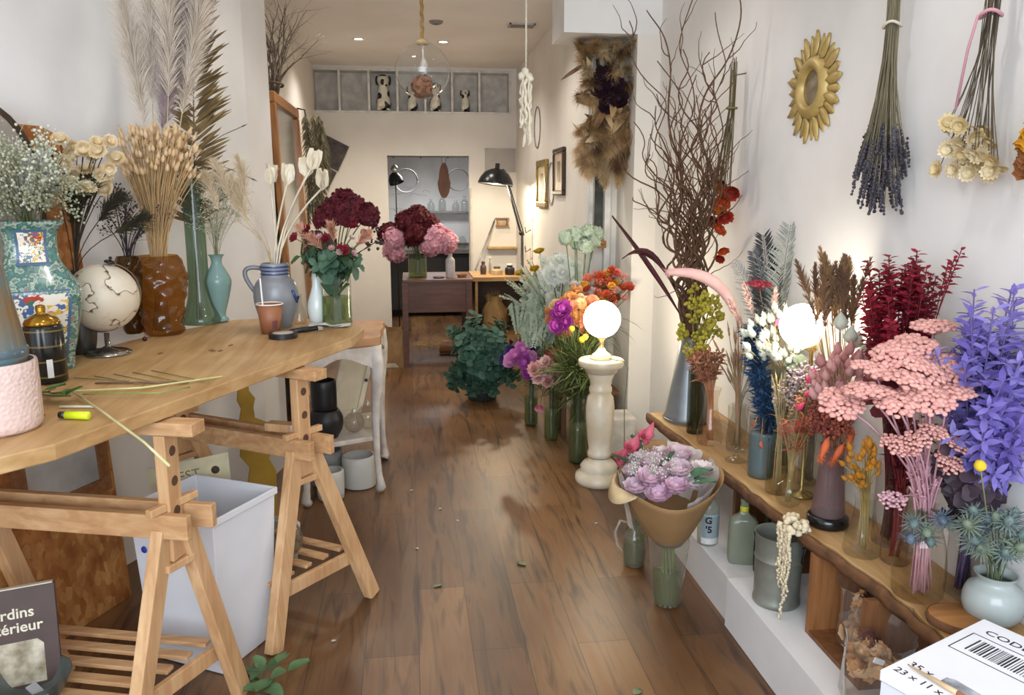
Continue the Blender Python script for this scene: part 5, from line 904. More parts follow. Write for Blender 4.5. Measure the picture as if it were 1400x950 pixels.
# marble pedestal with lamp
MAR = mat('#e2d8c4', '#c9b896', .3, 7); t = thing('marble_pedestal', 'cream marble column pedestal beside the white pillar', 'pedestal', (1.005, 4.07, 0))
m = MB(); m.lathe([(.0005, 0), (.128, 0), (.132, .02), (.128, .045), (.105, .055), (.098, .07), (.104, .09), (.085, .115), (.062, .125), (.058, .14)], n=36); m.build('base', MAR, t)
m = MB(); m.lathe([(.055, .141), (.066, .15), (.066, .17), (.058, .185), (.066, .24), (.075, .34), (.078, .42), (.07, .48), (.056, .50), (.062, .515), (.062, .53), (.055, .545), (.06, .575), (.072, .60), (.075, .615)], n=36); m.build('shaft', MAR, t)
m = MB(); m.lathe([(.0005, .616), (.085, .616), (.09, .635), (.116, .65), (.122, .66), (.122, .682), (.116, .688), (.0005, .688)], n=40); m.build('top_plate', MAR, t)
t = thing('pedestal_lamp', 'glowing white globe lamp standing on the marble pedestal', 'lamp', (1.005, 4.07, .6885)); m = MB(); m.lathe([(.0005, 0), (.058, 0), (.06, .012), (.05, .018), (.05, .026), (.036, .034), (.022, .05), (.016, .06), (.0005, .06)], n=30); m.build('base', mat('#ddd6c6', '#c9bf9f', .25, 8), t)
m = MB(); m.lathe([(.016, .06), (.010, .075), (.014, .10), (.03, .115), (.034, .125)], n=20); m.build('stem', mat('#cbb98a', None, .25, metal=.6), t)
OPAL = mat('#fff8ea', '#fff8ea', .4, emit='#fff0d2', es=34); m = MB(); m.ball((0, 0, .215), .098, 28, 18); m.build('globe_shade', OPAL, t)
m = MB(); m.tube([(.035, -.045, .012), (.06, -.075, .0075), (.095, -.093, .005), (.125, -.085, -.03), (.118, -.06, -.25), (.135, -.03, -.6)], .0028, 5); m.build('power_cord', mat('#7c7866', None, .5), t)
def pt(name, loc, e, col, r_):
    l = bpy.data.lights.new(name, 'POINT'); l.energy = e; l.color = col; l.shadow_soft_size = r_; o = bpy.data.objects.new(name, l); COL.objects.link(o); o.location = loc

# ================================================================ wrapped bouquet in a cut-glass vase, and the small jug
BV = (.955, 2.735, .0005); cut = lambda a, z: 1 + .03 * math.sin(a * 12 + z * 40) * math.sin(z * 70)
vessel('cut_glass_vase', 'cut-glass vase on the floor holding the wrapped bouquet', 'vase', BV, [(.048, 0), (.054, .01), (.06, .08), (.072, .2), (.08, .285)], glass('#e6e4d8', .05, .06, .6), .006, 48, wob=cut, water=(.13, glass('#9aa060', .03, .25)))
t = thing('wrapped_bouquet', 'kraft-paper wrapped bouquet of pale pink peonies in vase', 'bouquet', (BV[0], BV[1], .27)); axb = V((-.06, -.06, 1)).normalized(); q_ = quat(axb); m = MB(); vs = []; nA, nR = 40, 9
def paper(a, f, k=1.0):
    r_ = (.052 + (.19 - .052) * f ** .85) * k; ripple = 1 + .04 * math.sin(5 * a + 1) * f
    hh = .02 + .285 * f + f * (.05 * math.cos(a - 1.9) + .012 * math.sin(3 * a + .5)); return q_ @ V((r_ * ripple * math.cos(a) * 1.02, r_ * ripple * math.sin(a), hh - .04))
for j in range(nR):
    for i in range(nA + 4): a = 2 * PI * i / nA + 3.6; vs.append(paper(a, j / (nR - 1), 1 + .0006 * i))
W_ = nA + 4; m.add(vs, [(j * W_ + i, j * W_ + i + 1, (j + 1) * W_ + i + 1, (j + 1) * W_ + i) for j in range(nR - 1) for i in range(W_ - 1)]); solid(m.build('kraft_wrap', mat('#9c7a50', '#8b6a42', .75, 5), t), .0012)
m = MB(); e0 = [paper(a, 1.0, 1.005) for a in [3.55 + .09 * i for i in range(12)]]; e1 = [p + (q_ @ V((0, 0, -.055 * math.sin(PI * (i + .3) / 11.6)))) + (p - axb * p.dot(axb)).normalized() * (.012 + .02 * math.sin(PI * i / 11)) for i, p in enumerate(e0)]
m.add(e0 + e1, [(i, i + 1, 13 + i, 12 + i) for i in range(11)]); solid(m.build('folded_edge', mat('#dcc193', None, .75), t), .0012)
TIS = mat('#ebe6e2', '#ddd6d2', .7, 10, trans=.4)
for a0, k in ((.1, .93), (1.2, .90), (2.6, .95), (5.6, .92)):
    m = MB(); vs = [paper(a0 + .11 * i, .45 + .58 * j / 5, k * .96) + rv(.004) for j in range(6) for i in range(9)]; m.add(vs, [(j * 9 + i, j * 9 + i + 1, j * 9 + i + 10, j * 9 + i + 9) for j in range(5) for i in range(8)]); m.build('tissue_paper', TIS, t)
m = MB(); vs = [V((-.20 + .012 * j + R.uniform(-.004, .004), -.06 + .03 * i, .27 - .055 * j + .012 * math.sin(i * 2))) for j in range(5) for i in range(4)]; m.add(vs, [(j * 4 + i, j * 4 + i + 1, j * 4 + i + 5, j * 4 + i + 4) for j in range(4) for i in range(3)]); m.build('tissue_paper', TIS, t)
cb = q_ @ V((0, -.035, .262)); bx, by = q_ @ V((1, 0, 0)), q_ @ V((0, 1, 0))
for u, v_, h, r_, c in ((-.04, -.13, -.015, .048, '#efd4e2'), (.05, -.14, -.02, .045, '#ecc8de'), (.13, -.03, .0, .045, '#eedde2'), (.06, -.02, .03, .052, '#ecd5df'), (-.05, -.01, .03, .05, '#f0d8e4'), (.0, -.10, .01, .055, '#ecc9dc'), (.09, -.09, .0, .045, '#e8c4da'), (.02, .07, .04, .055, '#e8cdd9'), (-.11, .02, .02, .045, '#eed6e2'), (.12, .05, .02, .045, '#f1e6e6'), (-.06, .09, .03, .045, '#ecd9dd'), (-.09, -.06, .01, .04, '#ead6de')):
    m = MB(); ruffle(r_, 6, 8)(m, cb + bx * u + by * v_ + axb * h, (axb + bx * u + by * v_ * 1.5).normalized()); m.build('peony', petal(c), t)
for k in range(14): m = MB(); spray(8, .06, .004, 4)(m, cb + bx * R.uniform(-.11, .05) + by * R.uniform(-.1, .05) + axb * R.uniform(.03, .06), axb); m.build('white_filler', mat('#ded8d2', '#b5ada4', .8), t)
for u, v_, dd in ((.13, -.03, (1, .3, .5)), (.10, -.02, (.6, -.6, .5)), (-.15, -.02, (-.8, -.4, .7)), (-.13, .03, (-.5, -.7, .5)), (.0, .02, (.1, -.4, 1)), (.14, -.07, (.9, -.3, .3)), (-.14, .09, (-.5, .2, 1))): m = MB(); m.leaf(cb + bx * u + by * v_ + axb * .03, dd, axb + rv(.3), .085, .06, .15, 4, tip=.3); m.build('green_leaf', leafm('#5c8262', '#47694e'), t)
for u, v_, h in ((-.17, .04, .06), (-.13, .08, .10), (-.20, .01, .02)): m = MB(); spindle(m, cb + bx * u + by * v_ + axb * (h - .03), (.45, .1, 1), .10, .022, 8, .35, 8); daisy(.035, 10, 3, .5)(m, cb + bx * u + by * v_ + axb * h, V((.1, -.5, .8))); m.build('pink_spike', petal('#e07a8a', '#cc5a70'), t)
for k in range(10): m = MB(); a = k * .7; m.tube([V((.02 * math.cos(a), .02 * math.sin(a), .0)), V((.03 * math.cos(a + 1), .03 * math.sin(a + 1), -.25))], .003, 5); m.build('stem', leafm('#7d8f45', '#63752f'), t)
o = vessel('small_jug', 'small clear glass jug of stems behind the bouquet vase', 'jug', (.92, 3.07, .0005), [(.04, 0), (.046, .008), (.05, .06), (.046, .12), (.03, .16), (.026, .19), (.032, .21)], glass('#d5d2c2', .04, .1, .35), .004, 28, water=(.11, glass('#8a8a4c', .03, .3)))
m = MB(); m.tube([(-.03, 0, .19), (-.065, 0, .20), (-.085, 0, .15), (-.075, 0, .09), (-.048, 0, .06)], .006, 7); m.build('handle', glass('#d9d6ca', .04, .25, .4), o)
bunch('green_cutting', 'short green cut stem standing in the small jug', 'green stems in the small jug', (.92, 3.07, .0005), .17, .02, .03, 9, (.92, 3.07, .19), (.02, .02, .02), leafy(.1, 3, .03, .01), leafm('#66743c'), leafm('#66743c'), .003, cat='stem', hname='leaves')

# ================================================================ right: plinth, shelf, carton
struct((lambda m: (m.mm((1.13, 2.55, 0), (1.5, 4.0, .17)), m)[1])(MB()).build('plinth', mat('#dcdad8', '#cfccca', .7, 3), smooth=False))
struct((lambda m: (m.mm((1.115, 1.72, 0), (1.5, 2.549, .185)), m)[1])(MB()).build('plinth_front', mat('#e4e3e2', '#d6d4d3', .7, 3), smooth=False))
BARK = mat('#7a5232', '#54371f', .85, 16, bump=.6)
t = thing('live_edge_shelf', 'long live-edged wooden shelf board along the right wall', 'shelf', (0, 0, .46)); FE = [(1.15, 3.66), (1.165, 3.45), (1.19, 3.0), (1.21, 2.65), (1.223, 2.38), (1.245, 2.15), (1.27, 1.9), (1.275, 1.75), (1.26, 1.58)]
fe = []
for i in range(len(FE) - 1):
    for j in range(5): a, b2 = V((*FE[i], 0)), V((*FE[i + 1], 0)); q_ = a.lerp(b2, j / 5); fe.append((q_.x + R.uniform(-.006, .006), q_.y))
fe.append(FE[-1]); m = MB(); m.prism(fe + [(1.497, 1.58), (1.497, 3.66)], 0, .039); bevel(m.build('board', wood('#c9a474', '#ae8a58', 1, .5, 2.4, '#98703f'), t, False), .003)
m = MB(); vs = []; nz = 4
for x, y in fe:
    for k in range(nz): vs.append(V((x - .007 - .006 * math.sin(PI * k / 3) + R.uniform(-.005, .004), y, -.004 + .040 * k / 3 + R.uniform(-.002, .002))))
m.add(vs, [(i * nz + k, (i + 1) * nz + k, (i + 1) * nz + k + 1, i * nz + k + 1) for i in range(len(fe) - 1) for k in range(nz - 1)]); solid(m.build('bark_edge', BARK, t), -.006)
t2 = thing('wooden_crate', 'dark wooden crate standing below the live-edged shelf', 'crate', (1.36, 2.02, .1855)); CRT = wood('#8a5c36', '#6d4526', 2); m = MB(); m.mm((-.14, -.155, 0), (.13, -.135, .27)); m.build('side_panel', CRT, t2, False)
m = MB(); m.mm((-.14, .135, 0), (.13, .155, .27)); m.build('side_panel', wood('#a87446', '#8a5a34', 2), t2, False); m = MB(); m.mm((-.14, -.1345, .0), (.13, .1345, .015)); m.build('bottom', CRT, t2, False); m = MB(); m.mm((.112, -.1345, .0155), (.13, .1345, .27)); m.build('back_panel', CRT, t2, False)
for y in (3.58, 2.9, 2.56):
    t3 = thing('shelf_support', 'brown upright board carrying the live-edged shelf ' + {3.58: 'near the pillar end', 2.9: 'behind the bouquet', 2.56: 'behind the square bottle'}[y], 'support', (1.36, y, .1705)); m = MB(); m.mm((-.08, -.012, 0), (.13, .012, .2885)); m.build('board', wood('#7c5230', '#623e22', 2), t3, False); m = MB(); m.mm((-.075, -.02, .26), (.125, -.0121, .288)); m.build('cleat', wood('#94683e', '#7a522e', 0), t3, False)
# carton
A_, AB, AC = V((.955, 1.385, 0)), V((.914, .405, 0)).normalized(), V((.40, -.916, 0)).normalized(); Wd, Dp, Hh = .385, .30, .58
t = thing('carton_box', 'white carton with black print and barcode, bottom right corner', 'box', A_ + AB * Wd / 2 + AC * Dp / 2); cc = t.location.copy(); CB = mat('#e2e4ec', '#d6d9e2', .55, 4)
m = MB(); m.prism([tuple((A_ - cc + AB * u + AC * v_).to_2d()) for u, v_ in ((0, 0), (Wd, 0), (Wd, Dp), (0, Dp))], 0, Hh - .026); m.build('box_body', CB, t, False)
m = MB(); m.prism([tuple((A_ - cc + AB * u + AC * v_).to_2d()) for u, v_ in ((-.003, -.003), (Wd + .003, -.003), (Wd + .003, Dp + .003), (-.003, Dp + .003))], Hh - .024, Hh); bevel(m.build('lid', mat('#f0f0f2', '#e8e8ec', .5, 4), t, False), .002)
INK = mat('#26262c', None, .7); TP0 = A_ + V((0, 0, Hh + .0003))
text('35 x', .031, INK, t, TP0 + AB * .062 + AC * .014, AC, AB, sx=.95); text('23 x 11 x 8', .028, INK, t, TP0 + AB * .020 + AC * .010, AC, AB, sx=.95); text('CODE RE', .030, INK, t, TP0 + AB * .325 + AC * .03, AC, AB, sx=1.15)
m = MB(); fr = [(.205, .02), (.305, .02), (.305, .235), (.205, .235)]
for i in range(4): (u0, v0), (u1, v1) = fr[i], fr[(i + 1) % 4]; m.bar(TP0 - cc + AB * u0 + AC * v0, TP0 - cc + AB * u1 + AC * v1, .0022, .0006)
m.build('label_outline', INK, t, False); m = MB(); v_ = .045
while v_ < .215: w_ = R.choice((.0012, .002, .0035)); m.bar(TP0 - cc + AB * .225 + AC * v_, TP0 - cc + AB * .288 + AC * v_, w_, .0006); v_ += w_ + R.choice((.002, .003, .0045))
m.build('barcode', INK, t, False)
m = MB(); m.slab([(.12, .105), (.155, .105), (.165, .115), (.165, .205), (.12, .205)], TP0 - cc, AC.cross(V((0, 0, 1))) * -1 if False else AB, AC, -.0005) if False else m.slab([(.085, .062), (.185, .062), (.185, .088), (.10, .096), (.085, .088)], TP0 - cc, AC, AB, .0004); m.build('grey_picture', mat('#6f737a', '#b9bcc0', .6, 40), t, False)
t = thing('paintbrush', 'pale wooden brush with reddish end lying on the carton', 'brush', TP0 + AB * .052 + AC * .045 + V((0, 0, .006))); d_ = (AC * .97 - AB * .05).normalized(); m = MB(); m.tube([d_ * -.02, d_ * .06, d_ * .085], [.002, .0055, .0055], 8); m.build('handle', mat('#dfc096', None, .5), t); m = MB(); m.tube([d_ * .0855, d_ * .14, d_ * .20], [.0055, .005, .004], 8); m.build('red_grip', mat('#c98270', None, .5), t)

# ---------------------------------------------------------------- under the shelf
t = vessel('labelled_bottle', 'clear bottle with a blue-white label under the shelf', 'bottle', (1.165, 2.875, .1708), [(.036, 0), (.042, .006), (.042, .15), (.036, .175), (.018, .185), (.017, .24), (.02, .26)], glass('#c9cfc6', .03, .2, .3), n=26)
m = MB(); m.lathe([(.0424, .03), (.0424, .135)], n=14, a0=PI + .55, a1=2 * PI - .6); m.build('label', mat('#aebfd2', '#9fb2c8', .6), t); m = MB(); m.lathe([(.0428, .012), (.0428, .038)], n=14, a0=PI + .55, a1=2 * PI - .6); m.build('white_band', mat('#e2e0da', None, .6), t)
INK2 = mat('#141416', None, .6); ld = V((-.35, -.94, 0)); lx = V((.94, -.35, 0)); lo = V((1.165, 2.875, .1708)) + ld * .0432
text('G', .038, INK2, t, lo + lx * .0 + V((0, 0, .10)), lx, (0, 0, 1), 'CENTER', .0006, bold=.0012); text("'5", .038, INK2, t, lo + lx * .002 + V((0, 0, .062)), lx, (0, 0, 1), 'CENTER', .0006, bold=.0012)
m = MB(); m.lathe([(.0165, .2605), (.0205, .262), (.0205, .275), (.0005, .275)], n=16); m.build('stopper', mat('#6d5a44', None, .6), t)
t = vessel('square_bottle', 'cloudy grey flat bottle with yellow neck band under shelf', 'bottle', (1.235, 2.70, .1708), [(.05, 0), (.054, .008), (.054, .15), (.046, .175), (.02, .195), (.015, .205), (.015, .24), (.018, .255)], glass('#b4baa4', .08, .4, .3), sq=5, sx=1, sy=.6, rot=-.3, n=40)
m = MB(); m.lathe([(.0158, .206), (.0168, .222), (.0158, .226)], n=18); m.build('yellow_band', mat('#d8cf3c', None, .5), t); m = MB(); m.lathe([(.0185, .2555), (.0185, .272), (.0005, .272)], n=16); m.build('stopper', mat('#4a4338', None, .6), t)
t = vessel('green_bottle', 'dark green bottle with pale label beside the metal bucket', 'bottle', (1.285, 2.605, .1708), [(.04, 0), (.044, .006), (.044, .13), (.03, .17), (.014, .19), (.014, .235), (.017, .25)], glass('#33402f', .04, .5, .3), n=24); m = MB(); m.lathe([(.0445, .03), (.0445, .11)], n=12, a0=PI + .1, a1=PI + 1.5); m.build('label', mat('#c4c6ba', None, .6), t)
t = vessel('metal_bucket', 'grey galvanised metal canister under the shelf', 'bucket', (1.215, 2.37, .1855), [(.072, 0), (.078, .006), (.078, .018), (.075, .022), (.078, .16), (.081, .165), (.078, .17), (.08, .245), (.083, .25)], mat('#8d8f84', '#74766c', .42, 9, .35), .003)
for a in (2.2, 5.34): m = MB(); c = V((.082 * math.cos(a), .082 * math.sin(a), .20)); m.tube([c + V((0, 0, .02)), c * 1.12 + V((0, 0, .0)), c + V((0, 0, -.035))], .004, 5); m.build('handle', mat('#3a3b36', None, .4, metal=.6), t)
t = thing('hanging_amaranth', 'dried cream amaranth hanging over the shelf edge', 'dried flower', (1.222, 2.26, .515)); AM = mat('#e6d9bc', '#cdbd98', .9, 40); m = MB()
for k in range(40): m.ball(V((R.uniform(-.045, .02), R.uniform(-.04, .05), R.uniform(-.03, .012))), R.uniform(.008, .014), 6, 5, jit=.2)
m.build('flower_mass', AM, t)
for k in range(6):
    m = MB(); L = (.20, .24, .34, .18, .22, .15)[k]; yy = -.035 + .014 * k
    for i in range(int(L / .008)): m.ball(V((-.047 - .003 * math.sin(i * .4) + R.uniform(-.004, .004), yy + R.uniform(-.004, .004), -.02 - .008 * i)), R.uniform(.006, .0095) * (1 - .4 * i * .008 / L), 5, 4, jit=.2)
    m.build('tassel', AM, t)
# bags of dried flowers
def bag(lab, x, y, z, r_, h, grp):
    t = thing('clear_bag', lab, 'bag', (x, y, z)); m = MB(); wb_ = lambda a, zz: 1 + .07 * math.sin(3 * a + zz * 30) + .04 * math.sin(9 * a + 5)
    m.lathe([(.0005, .001), (r_ * .9, .001), (r_, .02), (r_ * 1.05, h * .6), (r_ * .98, h * .9), (r_ * 1.06, h), (r_ * 1.15, h * 1.06)], n=40, wob=wb_, sx=.95, sy=1.1); m.build('plastic', glass('#f4efe8', .10, .05, .9), t)
    m = MB(); m.box((-r_ * .6, -r_ * .95, h * .86), (.03, .004, .014), Quaternion((0, 1, 0), .4)); m.build('sticker', mat('#f2f2f0', None, .5), t, False)
    DF = [mat('#d9a873', '#c08c56', .8), mat('#e3c094', '#cba476', .8), mat('#6d4434', '#523026', .8), mat('#a8694a', '#8a5236', .8)]
    for k in range(34):
        a = R.uniform(0, 2 * PI); rr = r_ * .78 * R.random() ** .5; zz = z + .03 + (h - .07) * (1 - .4 * (rr / r_) ** 2) * (R.random() ** .35)
        o = thing('dried_bloom', 'tan dried flower head inside the ' + grp, 'dried flower', (x + rr * math.cos(a) * .9, y + rr * math.sin(a), zz), 'dried flower heads in the ' + grp); m = MB(); ruffle(R.uniform(.022, .032), 4, 7)(m, V((0, 0, 0)), (rdir() + V((-.4, -.4, .9))).normalized()); m.build('petals', R.choice(DF[:2] if a > 2.4 and a < 5.2 else DF), o)
bag('clear plastic bag of dried blooms in front of the crate', 1.225, 1.80, .1856, .085, .215, 'nearer clear bag')
bag('clear plastic bag of dried blooms inside the wooden crate', 1.33, 2.02, .2015, .078, .20, 'bag inside the crate')

# ================================================================ vases and dried flowers along the shelf
SZ = .4998
FINE = glass('#dcdccb', .03, .05, .32)
# tall cone vase with twisted willow
t = vessel('galvanised_cone_vase', 'grey galvanised cone vase at the pillar end of shelf', 'vase', (1.30, 3.52, SZ), [(.115, 0), (.118, .01), (.11, .03), (.055, .36), (.052, .40), (.056, .405)], mat('#9aa0a4', '#848a8f', .35, 7, .65), .003)
m = MB(); m.tube([V((.1185 * math.cos(a), .1185 * math.sin(a), .012)) for a in [2 * PI * i / 36 for i in range(37)]], .0035, 5); m.build('bottom_rim', mat('#7d8388', None, .35, metal=.7), t)
WIL = mat('#6b4a30', '#4b3220', .75, 40)
def willow(tip, r_=.0065, wig=.036, n=44, kids=4):
    o = thing('willow_branch', 'twisted brown willow branch in the galvanised cone vase', 'branch', (1.30 + R.uniform(-.02, .02), 3.52 + R.uniform(-.02, .02), SZ + .012), 'twisted willow branches'); b = o.location; T = V(tip) - b
    nk = V((1.30, 3.52, SZ + .40)) + V((R.uniform(-.03, .03), R.uniform(-.03, .03), 0)) - b; ph = R.uniform(0, 6); ph2 = R.uniform(0, 6); f1 = R.uniform(.5, .95)
    ctrl = nk + V((T.x * .12, T.y * .12, (T.z - nk.z) * .5)); pts = [V((0, 0, 0)), nk * .5] + [p + V((math.sin(ph + f1 * i * .62) * wig * min(1, i / 8) + .02 * math.sin(ph2 + .21 * i), math.cos(ph2 + f1 * i * .5) * wig * .6 * min(1, i / 8), .010 * math.sin(i * .8 + ph))) for i, p in enumerate(bez(nk, ctrl, T, n))]
    m = MB(); k = len(pts); m.tube(pts, [max(.0024, r_ * (1 - .7 * i / k)) for i in range(k)], 6); m.build('main_stem', WIL, o)
    for _ in range(kids):
        i = R.randint(int(k * .4), k - 3); d = (pts[i + 1] - pts[i]).normalized(); m = MB(); p = V(pts[i]); pp = [p]; dd = (d + rdir() * .8).normalized()
        for s_ in range(9): dd = (dd + rv(.38) + V((0, 0, .14))).normalized(); pp.append(pp[-1] + dd * R.uniform(.016, .03))
        m.tube(pp, [.0028 * (1 - .07 * j) for j in range(10)], 5); m.build('side_twig', WIL, o)
for tip in ((1.05, 3.50, 2.34), (1.16, 3.45, 2.42), (1.36, 3.36, 2.40), (1.34, 3.45, 2.30), (1.00, 3.55, 1.86), (.93, 3.55, 2.30), (.90, 3.52, 1.80), (1.06, 3.42, 1.92), (1.14, 3.5, 1.98), (1.22, 3.45, 2.06), (1.28, 3.4, 1.95), (1.35, 3.4, 2.02), (1.35, 3.42, 1.85), (1.18, 3.4, 1.80), (1.26, 3.5, 1.75), (1.33, 3.38, 1.72), (1.35, 3.45, 1.66), (1.10, 3.55, 1.72), (1.02, 3.45, 1.55), (1.20, 3.55, 2.18), (1.30, 3.55, 1.62), (1.38, 3.5, 1.50), (1.24, 3.4, 1.55), (1.15, 3.42, 1.60), (1.35, 3.38, 2.05), (1.36, 3.42, 1.9), (1.27, 3.38, 2.14), (1.08, 3.4, 2.1), (1.12, 3.42, 1.72), (1.19, 3.46, 1.88), (1.24, 3.44, 1.70), (1.29, 3.42, 1.84), (1.17, 3.38, 1.68), (1.31, 3.36, 1.92), (1.04, 3.48, 1.70), (1.21, 3.36, 1.96), (1.33, 3.46, 1.76), (1.09, 3.5, 1.82)): willow(tip, R.uniform(.005, .0085))
BUR = mat('#5a2226', '#3e1519', .6, 8)
for j, tip in enumerate(((.90, 3.50, 1.46), (.945, 3.48, 1.27))):
    o = thing('ribbon_leaf', 'long dark burgundy ribbon leaf arching towards the white pillar', 'leaf', (1.29, 3.51, SZ + .02), 'burgundy ribbon leaves'); b = o.location; T = V(tip) - b; pts = [V((0, 0, 0)), V((0, 0, .38))] + bez((0, 0, .39), (-.06, 0, .66 - .04 * j) if j else (-.12, 0, .62), T, 12)[1:]
    if j: pts = [V((0, 0, 0)), V((0, 0, .38))] + bez((0, 0, .39), (-.17, -.01, .90), T, 12)[1:]
    m = MB(); vs = []; k = len(pts)
    for i, p in enumerate(pts): w_ = .003 + .011 * math.sin(PI * max(0, i - 3) / (k - 3)) ; a = .6 * i; vs += [p + V((0, math.cos(a * .4), math.sin(a * .4) + .4)) * w_, p - V((0, math.cos(a * .4), math.sin(a * .4) + .4)) * w_]
    m.add(vs, [(2 * i, 2 * i + 1, 2 * i + 3, 2 * i + 2) for i in range(k - 1)]); solid(m.build('leaf_blade', BUR, o), .002); m = MB(); m.tube(pts, .0022, 4); m.build('midrib', BUR, o)

def sv(lab, x, y, prof, c='#eef0e6', body=.0, n=26, **k): return vessel('glass_vase', lab, 'vase', (x, y, SZ), prof, glass(c, .03, body, .32), .003, n, **k)
# 1 dark cylinder with yellow statice
sv('smoky glass cylinder with yellow statice next to cone vase', 1.255, 3.31, [(.036, 0), (.038, .006), (.038, .29)], '#b9b9b0')
bunch('yellow_statice', 'yellow-green statice sprig in front of the willow', 'yellow statice sprigs', (1.255, 3.31, SZ), SZ + .28, .03, .028, 30, (1.235, 3.27, .98), (.095, .06, .19), cluster(13, .030, .0088), mat('#b7a93a', '#948a26', .8), mat('#7d7838', None, .8), .0016)
# 2 hourglass bottle with peach strap flowers
sv('clear hourglass bottle stuffed with peach dried stems', 1.262, 3.15, [(.05, 0), (.055, .008), (.05, .07), (.03, .16), (.03, .2), (.042, .245)], '#efe4d6')
bunch('peach_bract', 'peach-brown dried bract on straw stem in hourglass bottle', 'peach dried bracts', (1.262, 3.15, SZ), SZ + .17, .024, .04, 34, (1.225, 3.12, .87), (.085, .05, .06), leafy(.05, 9, .05, .017, .8), [mat('#b57f5c', '#9a6444', .8), mat('#a3664a', '#84503a', .8)], mat('#c78f68', '#b27a54', .8), .002, hname='bract')
# 3 bottle of grey dried stalks
sv('clear bottle with grey dried stalks behind the goblet', 1.345, 3.05, [(.042, 0), (.046, .006), (.042, .1), (.026, .16), (.03, .2)], '#e6e6de')
bunch('grey_stalk', 'grey-beige dried grass stalk behind the goblet', 'grey stalks behind the goblet', (1.345, 3.05, SZ), SZ + .18, .022, .035, 20, (1.34, 3.02, .82), (.06, .04, .06), spike(.004, .09), mat('#a39a84', None, .8), mat('#b0a68e', None, .8), .0016, cat='grass')
# 4 goblet with pink plume
sv('stemmed glass goblet holding reeds and the pink plume', 1.283, 2.915, [(.042, 0), (.043, .004), (.014, .016), (.008, .03), (.009, .05), (.03, .07), (.036, .12), (.04, .23)], '#efece4')
bunch('reed', 'thin brown reed standing in the stemmed goblet', 'reeds in the goblet', (1.283, 2.915, SZ), SZ + .22, .03, .015, 16, (1.25, 2.91, .93), (.06, .04, .10), spike(.004, .07), mat('#a07858', None, .8), mat('#a9885e', None, .8), .0016, cat='grass', z0=.075)
o = thing('pink_foxtail', 'pale pink fuzzy foxtail bending left above the goblet', 'grass', (1.283, 2.915, SZ + .08)); ax_ = bez((0, 0, 0), (-.02, 0, .46), (-.02, 0, .46), 4) + bez((-.02, 0, .46), (-.07, .0, .70), (-.31, .01, .68), 14)[1:]; m = MB(); m.tube(ax_, .002, 5); m.build('stem', mat('#c79a8c', None, .8), o); m = MB()
tl = ax_[6:]; m.tube(tl, [.010 + .013 * math.sin(PI * (i + .5) / len(tl)) for i in range(len(tl))], 9)
for i in range(1400): j = R.randint(0, len(tl) - 2); c = tl[j].lerp(tl[j + 1], R.random()); m.blade(c, rdir() + (tl[j + 1] - tl[j]).normalized() * .8, R.uniform(.018, .034), .0016)
m.build('fuzzy_head', mat('#e6bdb4', '#d8a8a0', .9), o)
# 5 cylinder with blue plume
sv('glass cylinder with blue-tinted water holding the blue plume', 1.305, 2.735, [(.045, 0), (.049, .006), (.05, .1), (.05, .235)], '#d9e0da', 0, water=(.17, glass('#8fa0a8', .03, .55)))
o = thing('blue_plume', 'deep blue dyed feathery plume leaning left', 'plume', (1.31, 2.735, SZ + .015)); d_ = V((-.27, 0, 1)).normalized(); m = MB(); m.tube([(.012, 0, 0), (.012, 0, .2), d_ * .30 + V((.03, 0, 0))], .003, 5); m.build('stem', mat('#2a3c52', None, .7), o); m = MB()
for k in range(1500):
    tt = R.random(); c = V((.025, 0, .16)) + d_ * (.40 * tt); m.leaf(c + rv(.012), rdir() + d_ * .7, rdir(), R.uniform(.035, .062) * (1.1 - .35 * tt), .008, .25, 3)
m.build('plume', mat('#244a70', '#16304d', .8, 14), o)
bunch('coral_leaflet', 'small coral leaf low in front of the blue plume', 'coral leaflets', (1.305, 2.735, SZ), SZ + .23, .035, .03, 0, None, None, lambda mb, p, d: [mb.leaf(p, d + rdir() * .5, rdir(), .035, .018, .2, 3) for _ in range(3)], petal('#e2866c', '#cc6a50'), mat('#a3764c', None, .8), tips=[(1.245, 2.68, .725), (1.27, 2.67, .66), (1.33, 2.66, .75)], hname='leaf')
# rear row: white bunny tails, feathers, lamp
sv('tall clear vase of white bunny tails in rear row', 1.415, 2.79, [(.042, 0), (.046, .006), (.046, .26)], '#eaeae4')
bunch('white_bunny_tail', 'white bunny-tail grass glowing beside the shelf lamp', 'white bunny tails near shelf lamp', (1.415, 2.79, SZ), SZ + .25, .038, .034, 80, (1.315, 2.69, 1.03), (.11, .09, .12), bunnytail(.0125, .045, 14), mat('#e6ead9', '#ccd2bf', .85), mat('#b3a47c', None, .8), .0015, cat='grass')
bunch('pink_petal', 'small dark pink petal bloom among the white bunny tails', 'pink petals among white tails', (1.415, 2.79, SZ), SZ + .25, .038, .034, 0, None, None, lambda mb, p, d: mb.leaf(p, V((.8, 0, .5)), V((0, -1, .5)), .045, .028, .2, 4), petal('#c84a68', '#ad3450'), mat('#9c8a60', None, .8), tips=[(1.27, 2.62, 1.10)], hname='petal')
bunch('green_sprig', 'grey-green round leaf sprig behind the shelf lamp', 'round leaf sprigs behind lamp', (1.415, 2.79, SZ), SZ + .25, .038, .034, 8, (1.40, 2.6, .96), (.06, .05, .06), leafy(.10, 8, .05, .045, .9, rnd=True), leafm('#7d8a72', '#66735c'), mat('#7a7850', None, .8), .0015, hname='leaves')
sv('clear vase of feathers in the rear row by wall', 1.425, 2.95, [(.038, 0), (.042, .006), (.042, .24)], '#e4e4dc')
